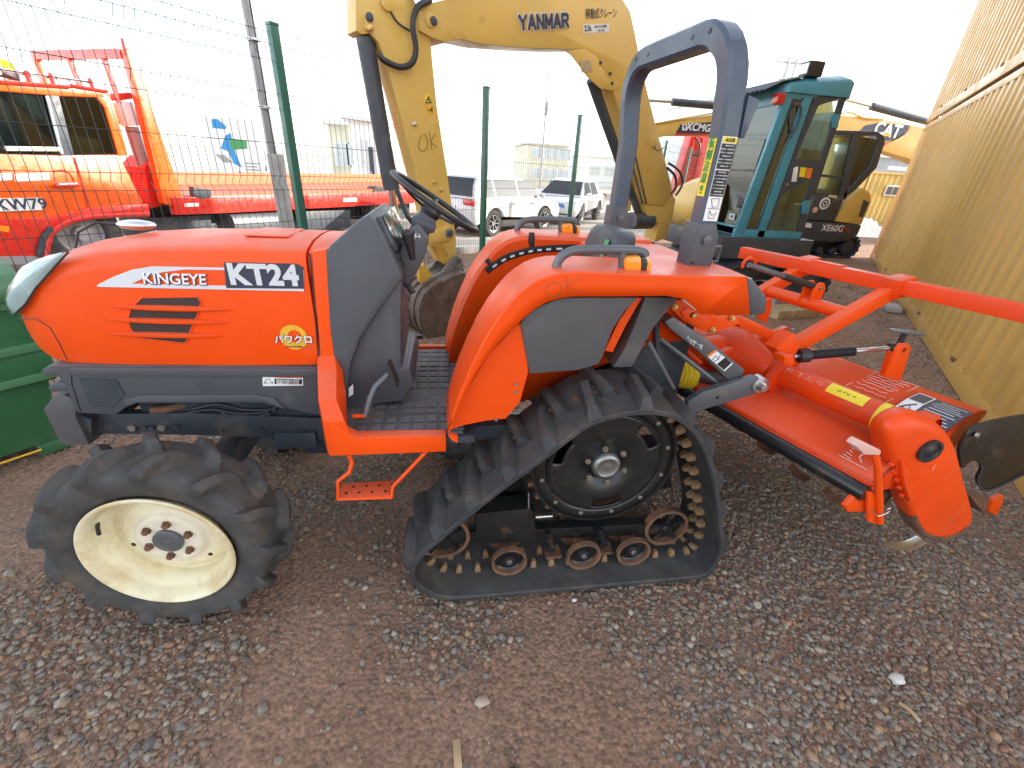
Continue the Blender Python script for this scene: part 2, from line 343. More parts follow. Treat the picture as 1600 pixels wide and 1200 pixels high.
def ground_material():
    m = bpy.data.materials.new('dirt_ground'); m.use_nodes = True; n = m.node_tree.nodes; L = m.node_tree.links; b = n['Principled BSDF']
    tc = n.new('ShaderNodeTexCoord')
    def noise(s, d=8, r=.6):
        k = n.new('ShaderNodeTexNoise'); k.inputs['Scale'].default_value = s; k.inputs['Detail'].default_value = d; k.inputs['Roughness'].default_value = r
        L.new(tc.outputs['Object'], k.inputs['Vector']); return k.outputs[0]
    def ramp(src, stops):
        r = n.new('ShaderNodeValToRGB'); e = r.color_ramp.elements
        e[0].position, e[0].color = stops[0][0], (*stops[0][1], 1); e[1].position, e[1].color = stops[-1][0], (*stops[-1][1], 1)
        for p, c in stops[1:-1]: k = e.new(p); k.color = (*c, 1)
        L.new(src, r.inputs[0]); return r.outputs[0]
    base = ramp(noise(1.1), [(.3, (.205, .122, .084)), (.5, (.265, .168, .118)), (.72, (.31, .215, .162))])
    fine = ramp(noise(55, 6, .75), [(.3, (.55, .55, .55)), (.5, (1, 1, 1)), (.72, (1.5, 1.45, 1.4))])
    mx = n.new('ShaderNodeMix'); mx.data_type = 'RGBA'; mx.blend_type = 'MULTIPLY'; mx.inputs[0].default_value = 1; L.new(base, mx.inputs[6]); L.new(fine, mx.inputs[7])
    vo = n.new('ShaderNodeTexVoronoi'); vo.inputs['Scale'].default_value = 70; L.new(tc.outputs['Object'], vo.inputs['Vector'])
    cr = ramp(vo.outputs['Color'], [(.2, (.5, .5, .52)), (.5, (1, .97, .94)), (.8, (1.35, 1.25, 1.15))])
    m2 = n.new('ShaderNodeMix'); m2.data_type = 'RGBA'; m2.blend_type = 'MULTIPLY'; L.new(mx.outputs[2], m2.inputs[6]); L.new(cr, m2.inputs[7])
    mk = n.new('ShaderNodeMapRange'); mk.inputs[1].default_value = .42; mk.inputs[2].default_value = .6; mk.inputs[3].default_value = .25; mk.inputs[4].default_value = .8; L.new(noise(.8, 4), mk.inputs[0]); L.new(mk.outputs[0], m2.inputs[0])
    L.new(m2.outputs[2], b.inputs['Base Color']); b.inputs['Roughness'].default_value = .9; b.inputs['Specular IOR Level'].default_value = .25
    ad = n.new('ShaderNodeMath'); ad.operation = 'MULTIPLY_ADD'; ad.inputs[1].default_value = .8; L.new(noise(38, 9, .72), ad.inputs[0])
    iv = n.new('ShaderNodeMath'); iv.operation = 'MULTIPLY'; iv.inputs[1].default_value = -.8; L.new(vo.outputs['Distance'], iv.inputs[0]); L.new(iv.outputs[0], ad.inputs[2])
    bp = n.new('ShaderNodeBump'); bp.inputs['Strength'].default_value = .55; bp.inputs['Distance'].default_value = .014; L.new(ad.outputs[0], bp.inputs['Height']); L.new(bp.outputs[0], b.inputs['Normal'])
    MATS['dirt_ground'] = m
ground_material()
g = build(gm, 'ground', 'dirt_ground', recalc=False); tag(g, 'brown compacted dirt yard strewn with gravel', None, kind='structure')

def pebble_material():
    m = bpy.data.materials.new('pebbles'); m.use_nodes = True; n = m.node_tree.nodes; L = m.node_tree.links; b = n['Principled BSDF']
    ge = n.new('ShaderNodeNewGeometry'); r = n.new('ShaderNodeValToRGB'); e = r.color_ramp.elements
    cols = [(.0, (0.171, 0.118, 0.089)), (.12, (0.211, 0.155, 0.110)), (.24, (0.131, 0.115, 0.103)), (.36, (0.245, 0.179, 0.127)), (.46, (0.274, 0.151, 0.097)), (.56, (0.199, 0.177, 0.157)), (.68, (0.274, 0.213, 0.157)), (.78, (0.177, 0.162, 0.151)), (.86, (0.342, 0.213, 0.119)), (.94, (0.239, 0.207, 0.173)), (.985, (0.388, 0.336, 0.270)), (1, (0.171, 0.146, 0.130))]
    e[0].position, e[0].color = cols[0][0], (*cols[0][1], 1); e[1].position, e[1].color = 1, (*cols[-1][1], 1)
    for p, c in cols[1:-1]: k = e.new(p); k.color = (*c, 1)
    L.new(ge.outputs['Random Per Island'], r.inputs[0])
    tc = n.new('ShaderNodeTexCoord'); nz = n.new('ShaderNodeTexNoise'); nz.inputs['Scale'].default_value = 90; nz.inputs['Detail'].default_value = 6; L.new(tc.outputs['Object'], nz.inputs['Vector'])
    mr = n.new('ShaderNodeMapRange'); mr.inputs[1].default_value = .3; mr.inputs[2].default_value = .7; mr.inputs[3].default_value = .7; mr.inputs[4].default_value = 1.3; L.new(nz.outputs[0], mr.inputs[0])
    mx = n.new('ShaderNodeMix'); mx.data_type = 'RGBA'; mx.blend_type = 'MULTIPLY'; mx.inputs[0].default_value = 1; L.new(r.outputs[0], mx.inputs[6]); L.new(mr.outputs[0], mx.inputs[7])
    L.new(mx.outputs[2], b.inputs['Base Color']); b.inputs['Roughness'].default_value = .75; b.inputs['Specular IOR Level'].default_value = .35
    MATS['pebbles'] = m
pebble_material()
def ico(sub):
    bm = bmesh.new(); bmesh.ops.create_icosphere(bm, subdivisions=sub, radius=1); bm.verts.ensure_lookup_table()
    v = np.array([x.co[:] for x in bm.verts]); f = np.array([[x.index for x in p.verts] for p in bm.faces]); bm.free(); return v, f
def smooth_noise(x, y, s, seed):
    r = np.random.default_rng(seed); o = np.zeros_like(x)
    for k in range(7):
        a = r.uniform(0, 2 * PI); fq = s * r.uniform(.6, 1.8); o += np.sin(fq * (x * np.cos(a) + y * np.sin(a)) + r.uniform(0, 6.28))
    return o / 7 ** .5
def gravel(name, n, xr, yr, rmin, rmax, sub, bias, seed, label):
    r = np.random.default_rng(seed); x = r.uniform(*xr, n * 5); y = r.uniform(*yr, n * 5)
    d = smooth_noise(x, y, 2.6, 5) * .35 + smooth_noise(x, y, 7.5, 6) * .5 - .25
    for zx, zy, rx_, ry_, am in ((-1.05, .92, .45, .35, 1.7), (-1.45, 1.2, .4, .3, .9), (.05, .99, .24, .16, 1.3), (-.65, 1.8, .4, .3, .9), (1.05, .75, .38, .38, 1.4), (1.6, .8, .6, .5, 1.5), (2.2, 1.2, .9, .8, 1.3), (1.2, 1.5, .6, .5, .5), (3, 3, 2.5, 1.6, .8),
                                (-.38, .82, .30, .36, -1.5), (.36, .76, .28, .28, -1.1), (.0, .66, .2, .14, -.9), (-1.95, 1.9, .6, .4, -.9), (-.2, 1.4, .4, .2, -.5), (1.78, .95, .16, .12, -.8)):
        d = d + am * np.exp(-((x - zx) / rx_) ** 2 - ((y - zy) / ry_) ** 2)
    keep = r.uniform(0, 1, n * 5) < 1 / (1 + np.exp(-(d * 3.6 + bias))); x = x[keep][:n]; y = y[keep][:n]; m = len(x)
    v, f = ico(sub); nv = len(v)
    s = rmin + (rmax - rmin) * r.beta(1.3, 3.2, m)
    sc = np.stack([s * r.uniform(.8, 1.35, m), s * r.uniform(.7, 1.1, m), s * r.uniform(.45, .8, m)], 1)
    dv = v[None] * (1 + .22 * r.standard_normal((m, nv, 1)) * (1 if sub == 1 else .55)); dv = dv * sc[:, None, :]
    a = r.uniform(0, 2 * PI, m); t = r.normal(0, .22, m); ca, sa, ct, st = np.cos(a), np.sin(a), np.cos(t), np.sin(t)
    X = dv[..., 0]; Y = dv[..., 1] * ct[:, None] - dv[..., 2] * st[:, None]; Z = dv[..., 1] * st[:, None] + dv[..., 2] * ct[:, None]
    V = np.stack([X * ca[:, None] - Y * sa[:, None] + x[:, None], X * sa[:, None] + Y * ca[:, None] + y[:, None], Z + (undulate(x, y) + sc[:, 2] * .35)[:, None]], -1).reshape(-1, 3)
    F = (f[None] + (np.arange(m) * nv)[:, None, None]).reshape(-1, 3)
    me = bpy.data.meshes.new(name); me.vertices.add(len(V)); me.vertices.foreach_set('co', V.ravel().astype(np.float32))
    me.loops.add(F.size); me.loops.foreach_set('vertex_index', F.ravel().astype(np.int32)); me.polygons.add(len(F))
    me.polygons.foreach_set('loop_start', (np.arange(len(F)) * 3).astype(np.int32)); me.update(calc_edges=True); me.shade_smooth()
    me.materials.append(MATS['pebbles']); o = bpy.data.objects.new(name, me); COL.objects.link(o); tag(o, label, 'gravel', kind='stuff')
gravel('gravel', 19500, (-2.6, 3.2), (.35, 2.6), .0055, .0185, 2, -.9, 21, 'rounded brown and grey pebbles covering the foreground dirt')
gravel('small_gravel', 45000, (-3.0, 3.4), (.3, 3.6), .0025, .0095, 1, -.2, 22, 'fine small stones scattered between the larger pebbles')
gravel('yard_gravel', 12000, (-3.5, 7.5), (2.4, 8.5), .008, .026, 1, .5, 23, 'gravel lying around the machines behind the tractor')

# ================================================================== shipping containers
def container(z0, label, hue):
    L, W, Hh = 12.19, 2.44, 2.9; r = empty('shipping_container', (2.63, .73, z0), rad(48.3), label, 'container', 'stacked shipping containers')
    # local: x along the length, y = 0 the face towards the tractor, body to -y
    def part(mb, name, m=hue, bevel=0): return build(mb, name, m, r, bevel, local=True)
    prof = []; x = .16; k = 0
    while x < L - .42: prof += [(x, -.004), (x + .105, -.004), (x + .140, -.044), (x + .245, -.044)]; x += .28
    prof.append((L - .16, -.004)); mb = MB()
    mb.sheet([[(p[0], p[1], .16) for p in prof], [(p[0], p[1], Hh - .11) for p in prof]]); part(mb, 'corrugated_side')
    mb = MB(); mb.sheet([[(p[0], -W - p[1], .16) for p in prof], [(p[0], -W - p[1], Hh - .11) for p in prof]]); part(mb, 'corrugated_side')
    for y in (-.03, -W + .03):
        part(MB().box((L / 2, y, .08), (L - .32, .055, .16)), 'bottom_rail', bevel=.006)
        part(MB().box((L / 2, y, Hh - .06), (L - .32, .06, .10)), 'top_rail', bevel=.006)
    for x in (.08, L - .08):
        for y in (-.08, -W + .08):
            part(MB().box((x, y, Hh / 2), (.16, .155, Hh - .24)), 'corner_post', bevel=.008)
            for z in (.06, Hh - .06): part(MB().box((x, y, z), (.178, .17, .118)), 'corner_casting', bevel=.01)
    part(MB().box((L / 2, -W / 2, Hh - .05), (L - .34, W - .14, .03)), 'roof_panel')
    mb = MB(); q = []
    for i in range(9): q += [(-.16 - i * .25, .03), (-.16 - i * .25 - .08, .03), (-.16 - i * .25 - .125, .055), (-.16 - i * .25 - .205, .055)]
    mb.sheet([[(L - p[1], p[0], .12) for p in q], [(L - p[1], p[0], Hh - .12) for p in q]]); part(mb, 'end_wall')
    mb = MB(); mb.sheet([[(p[1], p[0], .12) for p in q], [(p[1], p[0], Hh - .12) for p in q]]); part(mb, 'end_wall')
    part(MB().box((L / 2, -W / 2, .14), (L - .34, W - .14, .03)), 'floor_panel', 'wood')
    for i in range(6):
        part(MB().box((1.2 + i * 1.95, -.002, .16), (.10, .02, .03)), 'weld_tab', 'rust')
    return r
container(.0, 'tan corrugated shipping container standing on the ground along the right edge', 'container_tan')
container(2.955, 'tan corrugated shipping container stacked on top of the other one', 'container_tan')

# ================================================================== fence
FA = 48.5; FD = np.array([math.cos(rad(FA)), math.sin(rad(FA)), 0]); F0 = np.array([-1.187, 4.078, 0]); FS = 2.56
fence = empty('wire_mesh_fence', tuple(F0), rad(FA), 'green-posted wire mesh fence between the yard and the street', 'fence')
for k in range(-2, 7):
    build(MB().box((k * FS, 0, 1.16), (.062, .062, 2.36)), 'post', 'post_green', fence, .004, local=True)
    build(MB().box((k * FS, 0, 2.345), (.068, .068, .02)), 'post_cap', 'post_green', fence, .004, local=True)
folds = [.18, .75, 1.32, 1.88, 2.18]
def panel(wide):
    mb = MB(); r = .0021; n = 50
    zs = [.06]
    for f in folds: zs += [f - .05, f, f + .05]
    zs.append(2.34); dep = [0] + [0, .045, 0] * len(folds) + [0]
    for i in range(1, n):
        x = i * FS / n
        mb.tube([(x, .035 + d, z) for z, d in zip(zs, dep)], r, 4)
    hz = []
    for f in folds: hz += [(f - .05, .035), (f + .05, .035)]
    for z in (.06, .47, 1.03, 1.6, 2.3): hz.append((z, .035))
    for z, y in hz: mb.tube([(.02, y - .005, z), (FS - .02, y - .005, z)], r * 1.1, 4)
    return mb
pm = mesh_of(panel(True), 'mesh_panel', 0, 0, False); pm.materials.append(MATS['wire_dark'])
for k in range(-2, 6):
    o = bpy.data.objects.new('mesh_panel', pm); COL.objects.link(o); o.parent = fence; o.location = (k * FS, 0, 0)
# ================================================================== the crawler tractor
TC = 1.735
tractor = empty('tractor', (-.1, TC, 0), 0, 'orange crawler tractor with cream front wheel, grey cowl and roll bar, parked on gravel', 'tractor')
def T(mb, name, m, parent=None, bevel=0, smooth=40, label=None): return build(mb, name, m, parent or tractor, bevel, smooth, root=tractor, label=label)
def poly(px, Y): return [PV(x, y, Y) for x, y in px]
def plate(px, Y, d): return MB().prism(poly(px, Y), (0, d, 0))
def mirror(o):
    c = copy_tree(o, o.parent); c.scale = (1, -1, 1); return c
def decal(px, m, Y, parent=None, name='decal', d=.0015): return T(MB().prism(poly(px, Y - .0008), (0, -d, 0)), name, m, parent, smooth=0)
SX, SZ = (1, 0, 0), (0, 0, 1)

# ---- hood
HY = 1.50
st = [(-1.405, .085, .935, 1.015, 1.03), (-1.395, .135, .915, 1.04, 1.058), (-1.37, .172, .893, 1.075, 1.097), (-1.32, .20, .872, 1.125, 1.15), (-1.25, .219, .858, 1.172, 1.20),
      (-1.16, .23, .856, 1.208, 1.236), (-1.05, .2345, .856, 1.233, 1.258), (-.9, .235, .856, 1.248, 1.272), (-.7, .235, .856, 1.256, 1.28), (-.445, .235, .856, 1.259, 1.283)]
def hood_ring(x, w, zb, zc, zt):
    r = [(w - .012, zb), (w, zb + .05), (w, zb + (zc - zb) * .5), (w - .001, zc - .05), (w - .006, zc - .02), (w - .02, zc - .004), (w - .05, zc + .006), (w * .5, zt - .005), (0, zt)]
    full = r + [(-a, b) for a, b in r[-2::-1]]
    return [(x, TC - a, b) for a, b in full]
mb = MB(); rings = [hood_ring(*s) for s in st]; mb.loft(rings, closed=False, cap=False)
mb.add(rings[0], [tuple(range(len(rings[0])))]); mb.add(rings[-1], [tuple(range(len(rings[-1])))])
hood = T(mb, 'hood', 'orange', smooth=35)
# seam of the nose cap and the hood lid
T(MB().tube([PV(20 + 8, 497, 1.56), PV(60, 500, HY - .0005), PV(78, 512, HY - .001), PV(92, 535, HY - .001), PV(105, 562, HY - .001)], .0016, 5), 'panel_gap', 'black_plastic', hood)
T(MB().tube([PV(484, 396, HY - .001), PV(490, 460, HY - .001), PV(499, 570, HY - .001)], .003, 5), 'panel_gap', 'black_plastic', hood)
mb = MB().box((-.60, TC, 1.2815), (.14, .20, .004)); T(mb, 'filler_lid', 'orange', hood, .01)
# headlights wrap the nose
def headlight(sgn):
    mb = MB(); g = []
    for i in range(9):
        t = i / 8; px = 27 + 83 * t; rows = []
        for j in range(6):
            u = j / 5
            y0 = 478 - 82 * (1 - (1 - t) ** 2.0) ; y1 = 474 + 4 * math.sin(t * 3) - 76 * t ** 2.2
            w = np.interp(t, [0, .35, 1], [.178, .208, .236])
            rows.append((0, 0, 0))
        g.append(rows)
    # curved lens between two edges on the hood's shoulder
    top = [(-1.398, .10, 1.043), (-1.375, .155, 1.083), (-1.335, .178, 1.132), (-1.28, .192, 1.178), (-1.22, .204, 1.205), (-1.16, .212, 1.225), (-1.115, .224, 1.232)]
    bot = [(-1.404, .11, 1.012), (-1.392, .165, 1.018), (-1.352, .199, 1.03), (-1.30, .214, 1.065), (-1.245, .2255, 1.118), (-1.185, .2335, 1.168), (-1.12, .235, 1.224)]
    g = []
    for a, b in zip(top, bot):
        row = []
        for j in range(6):
            u = j / 5; k = .012 * math.sin(PI * u)
            row.append((a[0] + (b[0] - a[0]) * u - k * .6, TC - sgn * (a[1] + (b[1] - a[1]) * u + k + .003), a[2] + (b[2] - a[2]) * u + k * .5 + .002))
        g.append(row)
    o = T(MB().sheet(g), 'headlight', 'reflector', smooth=60)
    n_ = lambda p, d: (p[0] - d * .7, p[1] - sgn * d * .8, p[2] + d * .35)
    T(MB().sheet([[n_(p, .004) for p in row] for row in g]), 'lens', 'glass_headlamp', o, smooth=60)
    edge = [n_(g[i][5], .003) for i in range(7)] + [n_(g[6][0], .003)]
    T(MB().tube(edge, .003, 6), 'lens_seal', 'black_plastic', o)
headlight(1); headlight(-1)
# side grille and fins
grille = decal([(222, 465), (308, 464), (314, 472), (309, 492), (300, 512), (290, 536), (283, 536), (216, 528), (203, 512), (200, 497), (205, 481)], 'mesh_dark', HY - .0005, hood, 'grille_mesh', .001)
T(MB().tube([PV(x, y, HY - .003) for x, y in [(222, 465), (308, 464), (314, 472), (309, 492), (300, 512), (290, 536), (283, 536), (216, 528), (203, 512), (200, 497), (205, 481)]], .0022, 5, closed=True), 'grille_rim', 'orange', grille)
for (x0, y0, x1, y1) in ((170, 478, 366, 483), (163, 498, 361, 503), (164, 520, 352, 524)):
    a = Vector(PV(x0, y0, HY)); b = Vector(PV(x1, y1, HY)); mb = MB(); rg = []
    for i in range(13):
        t = i / 12; p = a.lerp(b, t); k = math.sin(PI * min(max(t, .001), .999)) ** .55
        rg.append([(p.x, p.y - .020 * k * (d) , p.z + .0105 * k * e) for d, e in ((0, -.9), (.55, -1), (1, -.5), (1.05, .3), (.6, .9), (0, .8))])
    T(mb.loft(rg), 'grille_fin', 'orange', hood, smooth=50)
for s in (0,):
    pass
# hood lettering
decal([(152, 445), (178, 432), (207, 421), (238, 416), (352, 418), (352, 422), (290, 421), (255, 425), (230, 432), (207, 443), (475, 449), (475, 455), (152, 448)], 'silver_decal', HY, hood, 'swoosh')
decal([(468, 421), (475, 422), (475, 451), (470, 450)], 'silver_decal', HY, hood, 'swoosh')
decal([(350, 410), (374, 410), (463, 412), (474, 418), (475, 451), (354, 450)], 'navy_decal', HY - .0012, hood, 'model_plate')
text('KT24', .090, 'silver_decal', PV(412, 431, HY - .0034), SX, SZ, hood, bold=.045, stretch=1.0, spacing=1.06)
text('Kingeye'.upper(), .048, 'navy_decal', PV(273, 437.5, HY - .001), SX, SZ, hood, bold=.035, shear=.15, stretch=.95)
text('Kingeye'.upper(), .048, 'white_decal', PV(272, 436.5, HY - .002), SX, SZ, hood, bold=.016, shear=.15, stretch=.95)
mb = MB()
for i in range(28):
    a0, a1 = 2 * PI * i / 28, 2 * PI * (i + 1) / 28; c = PV(459, 527, HY - .0008)
    f = lambda a, r: (c[0] + r * math.cos(a), c[1] - .001, c[2] + r * 1.02 * math.sin(a))
    q = .022 + .006 * math.sin(a0 + 1)
    mb.add([f(a0, .045), f(a1, .045), f(a1, q), f(a0, q)], [(0, 1, 2, 3)])
T(mb, 'badge_ring', 'gold_decal', hood, smooth=0)
text('パワクロ', .034, 'navy_decal', PV(459, 531, HY - .002), SX, SZ, hood, bold=.05, stretch=.93, name='badge_lettering')
text('パワクロ', .034, 'white_decal', PV(459, 531, HY - .0035), SX, SZ, hood, bold=.018, stretch=.93, name='badge_lettering')
text('Power Crawler', .009, 'navy_decal', PV(460, 541.5, HY - .003), SX, SZ, hood, name='badge_lettering')
# wing mirror lying on the hood nose
mb = MB().sphere((-1.06, TC + .02, 1.285), .05, (1.25, .6, .34), 16, 8); mir = T(mb, 'mirror_shell', 'chrome')
T(MB().tube([(-1.11, TC + .02, 1.283), (-1.17, TC + .0, 1.29), (-1.22, TC - .02, 1.26), (-1.24, TC - .03, 1.21)], .004, 6), 'mirror_stem', 'black_plastic', mir)

# ---- grey lower side panel, nose guard and frame
side = [(75, 571), (500, 574), (508, 651), (482, 646), (447, 638), (415, 628), (380, 627), (216, 628), (200, 634), (180, 649), (120, 645), (100, 600)]
mb = MB().prism(poly(side, 1.497), (0, .03, 0)); sp = T(mb, 'side_panel', 'grey_plastic', bevel=.006)
mirror(sp)
T(MB().prism(poly([(112, 573), (498, 575), (499, 588), (115, 585)], 1.4965), (0, -.012, 0)), 'panel_ledge', 'grey_plastic', sp, .004)
decal([(124, 591), (182, 593), (195, 617), (177, 636), (142, 634)], 'chassis_dark', 1.4968, sp, 'side_vent', .002)
T(MB().tube([PV(111, 574, 1.4965), PV(112, 600, 1.4965), PV(126, 643, 1.4965)], .0018, 5), 'panel_gap', 'black_plastic', sp)
T(MB().prism(poly([(200, 634), (216, 628), (380, 627), (415, 628), (447, 638), (430, 622), (400, 616), (220, 617), (195, 624)], 1.4965), (0, -.008, 0)), 'panel_rib', 'grey_plastic', sp, .003)
decal([(410, 585), (473, 585), (474, 602), (411, 603)], 'white_decal', 1.4965, sp, 'warning_label')
decal([(429, 586.5), (472, 586.5), (472, 591), (429, 590.5)], 'orange_decal', 1.4945, sp, 'warning_label', .0006)
decal([(429, 592), (472, 592.5), (472, 600.5), (429, 600)], 'black_decal', 1.4945, sp, 'warning_label', .0006)
text('注意', .008, 'black_decal', PV(450, 588.7, 1.4935), SX, SZ, sp)
for k in range(3): text('機関運転中は危険です 必ず停止', .0055, 'white_decal', PV(450, 594 + k * 2.4, 1.4935), SX, SZ, sp)
strokes([[(413, 599), (415, 594), (420, 592), (422, 596), (427, 597)], [(414, 600), (417, 597), (419, 600)], [(422, 600), (425, 597), (427, 600)]], .0012, 'black_decal', lambda x, y: PV(x, y, 1.4940), sp, 'pictogram')
W2 = .46
for (a, b) in (([(62, 580), (76, 571), (116, 574), (120, 590), (70, 589)], 0), ([(73, 606), (84, 597), (118, 600), (126, 612), (80, 613)], 1)):
    T(MB().prism(poly(a, 1.50), (0, W2, 0)), 'guard_bar', 'grey_plastic', bevel=.008)
T(MB().prism(poly([(99, 585), (122, 590), (140, 648), (118, 640)], 1.503), (0, W2 - .01, 0)), 'guard_post', 'grey_plastic', bevel=.004)
T(MB().prism(poly([(67, 640), (82, 619), (100, 618), (120, 625), (118, 652), (140, 696), (96, 696)], 1.51), (0, .44, 0)), 'weight_bracket', 'grey_dusty', bevel=.006)
T(MB().prism(poly([(120, 648), (142, 655), (143, 692), (136, 694)], 1.53), (0, .40, 0)), 'bracket_web', 'chassis_dark')
for Y in (1.565, 1.86):
    r = T(MB().prism(poly([(118, 648), (300, 646), (508, 654), (508, 688), (300, 680), (142, 678)], 1.565), (0, .04, 0)), 'frame_rail', 'chassis_dark', bevel=.004)
    if Y > 1.6: r.location.y += Y - 1.565
for x, y in ((208, 667), (254, 667), (277, 665), (228, 667), (238, 667), (410, 670), (475, 672), (420, 645), (485, 682), (345, 672)):
    c = PV(x, y, 1.565); T(MB().cyl(c, (c[0], c[1] - .012, c[2]), .009 if x not in (208, 254) else .014, 6), 'frame_bolt', 'bolt' if x in (208, 254) else 'chassis_dark')
T(MB().box((-.82, TC, .70), (.66, .30, .32)), 'engine_block', 'chassis_dark', bevel=.02)
T(MB().box((-.30, TC, .50), (.60, .26, .22)), 'gearbox', 'chassis_dark', bevel=.02)
T(MB().box(PV(468, 676, 1.60), (.16, .12, .07)), 'battery_tray', 'chassis_dark', bevel=.006)
T(MB().tube([PV(235, 640, 1.55), PV(256, 640, 1.56), PV(290, 632, 1.6)], .016, 10), 'exhaust_pipe', 'rust')
for q in ([(300, 640), (340, 632), (380, 640), (420, 640), (440, 632)], [(290, 646), (330, 640), (370, 646), (410, 645), (425, 638)], [(340, 640), (360, 650), (400, 652), (432, 640)]):
    T(MB().tube(spline([PV(x, y, 1.57) for x, y in q], 5), .005, 6), 'engine_hose', 'black_plastic')
T(MB().prism(poly([(420, 652), (462, 654), (466, 690), (426, 688)], 1.61), (0, .12, 0)), 'oil_sump', 'chassis_dark')

# ---- front wheels
WX, WZ, WR = -.925, .358, .372
def tyre_mesh(rev=1):
    nth, ns = 600, 60; TW = .088; v = np.zeros((nth, ns, 3)); NL = 13
    # tyre section: polyline (radius, lateral), lateral -1..1
    prof = [(.222, .070), (.238, .082), (.262, .092), (.287, .0975), (.308, .096), (.322, .086), (.330, .066), (.334, .030), (.335, 0)]
    pr = np.array(prof + [(r, -l) for r, l in prof[-2::-1]]); s = np.linspace(0, 1, len(pr)); q = np.linspace(0, 1, ns)
    R = np.interp(q, s, pr[:, 0]); Lx = np.interp(q, s, pr[:, 1])
    k = np.array([.25, .5, .25]); R = np.convolve(np.pad(R, 1, 'edge'), k, 'valid'); Lx = np.convolve(np.pad(Lx, 1, 'edge'), k, 'valid')
    th = np.linspace(0, 2 * PI, nth, endpoint=False)
    for j in range(ns):
        l = Lx[j]; side = 1 if l > 0 else -1; al = abs(l)
        # lugs: chevron, staggered between the halves; each lug runs from the middle out over the shoulder
        phase = (th / (2 * PI) * NL + (0 if side > 0 else .5) - rev * al * 5.2) % 1.0
        d = np.minimum(phase, 1 - phase); u_ = np.clip((.165 - d) / .055, 0, 1); prof_l = u_ * u_ * (3 - 2 * u_)
        across = 1 / (1 + np.exp((al * 0 + .006 - (side * l)) * 220))
        rad_w = np.clip((R[j] - .294) / .020, 0, 1)
        rad_w = rad_w * rad_w * (3 - 2 * rad_w)
        h = .037 * prof_l * across * rad_w
        # direction: mostly radial, partly sideways on the shoulder
        sh = np.clip((al - .055) / .04, 0, 1)
        rr = R[j] + h * (1 - .35 * sh); ll = l + side * h * .42 * sh
        v[:, j, 0] = rr * np.cos(th); v[:, j, 2] = rr * np.sin(th); v[:, j, 1] = ll
    mb = MB(); idx = lambda i, j: (i % nth) * ns + j
    mb.v = [tuple(p) for p in v.reshape(-1, 3).tolist()]
    mb.f = [(idx(i, j), idx(i, j + 1), idx(i + 1, j + 1), idx(i + 1, j)) for i in range(nth) for j in range(ns - 1)]
    return mb
def shift(mb, d, M=None):
    mb.v = [tuple((M @ Vector(p) if M is not None else Vector(p)) + Vector(d)) for p in mb.v]; return mb
wc = (WX, 1.225, WZ); RZ = Matrix.Rotation(rad(-2.0), 3, 'Z')
def wheel():
    ty = T(shift(tyre_mesh(), wc, RZ), 'tyre', 'rubber_tyre', smooth=60)
    def W(mb, name, m, par, **k): return T(shift(mb, wc, RZ), name, m, par, **k)
    ax = (0, -1, 0)     # outwards, towards the camera
    rim = W(MB().lathe((0, 0, 0), ax, [(.222, .080), (.229, .086), (.2305, .092), (.226, .097), (.219, .096), (.213, .088), (.207, .079), (.202, .060), (.197, .045), (.184, .036), (.180, .012), (.1795, -.010), (.186, -.03), (.20, -.05), (.206, -.075), (.222, -.083)], 72), 'rim', 'rim_cream', ty, smooth=50)
    disc = [(.182, -.006), (.178, -.012), (.164, -.008), (.152, .004), (.144, .010), (.118, .013), (.110, .015), (.104, .024), (.098, .030), (.086, .030), (.06, .030), (.045, .030)]
    W(MB().lathe((0, 0, 0), ax, disc[:6], 72), 'wheel_disc', 'rim_cream', ty, smooth=50); W(MB().lathe((0, 0, 0), ax, disc[5:], 72), 'disc_centre', 'rim_pale', ty, smooth=50)
    W(MB().lathe((0, 0, 0), ax, [(.046, .024), (.046, .040), (.043, .042), (.012, .044), (.010, .047), (.0, .047)], 32), 'hub_cap', 'grey_metal', ty)
    for k in range(6):
        a = rad(20 + 60 * k); c = (.071 * math.cos(a), 0, .071 * math.sin(a))
        W(MB().lathe(c, ax, [(.014, .027), (.014, .036), (.0105, .036), (.0105, .046), (.0, .046)], 6), 'wheel_nut', 'rust', ty, smooth=20)
    for k in range(3):
        a = rad(75 + 120 * k); c = (.135 * math.cos(a), -.0115, .135 * math.sin(a))
        W(MB().lathe(c, ax, [(.0085, 0), (.0, .0012)], 14), 'disc_hole', 'black_paint', ty)
    a = rad(150); W(MB().tube([(.20 * math.cos(a), -.045, .20 * math.sin(a)), (.186 * math.cos(a), -.066, .186 * math.sin(a)), (.172 * math.cos(a), -.082, .172 * math.sin(a))], .006, 8), 'valve_stem', 'black_plastic', ty)
    return ty
w1 = wheel(); mirror(w1)
T(MB().beam((WX, 1.30, .37), (WX, 2.17, .37), .09, .11), 'front_axle', 'chassis_dark', bevel=.01)
for y in (1.33, 2.14): T(MB().cyl((WX, y, .28), (WX, y, .47), .05, 14), 'king_pin', 'chassis_dark')
T(MB().cyl((WX, 1.25, WZ), (WX, 1.36, WZ), .06, 18), 'wheel_hub', 'chassis_dark')
T(MB().cyl((WX, 2.11, WZ), (WX, 2.22, WZ), .06, 18), 'wheel_hub', 'chassis_dark')

# ---- orange frame between hood and cowl, sill, floor
T(MB().prism(poly([(487, 393), (510, 390), (517, 520), (530, 600), (533, 650), (512, 655), (503, 590)], 1.498), (0, .475, 0)), 'dash_frame', 'orange', bevel=.004)
FZ = .655
mb = MB(); rr_ = [hood_ring(x, .2345, .80, 1.2585, 1.2825) for x in (-.436, -.372)]; mb.loft(rr_, closed=False, cap=False); mb.add(rr_[0], [tuple(range(17))]); mb.add(rr_[1], [tuple(range(17))]); T(mb, 'dash_band', 'orange', smooth=35)
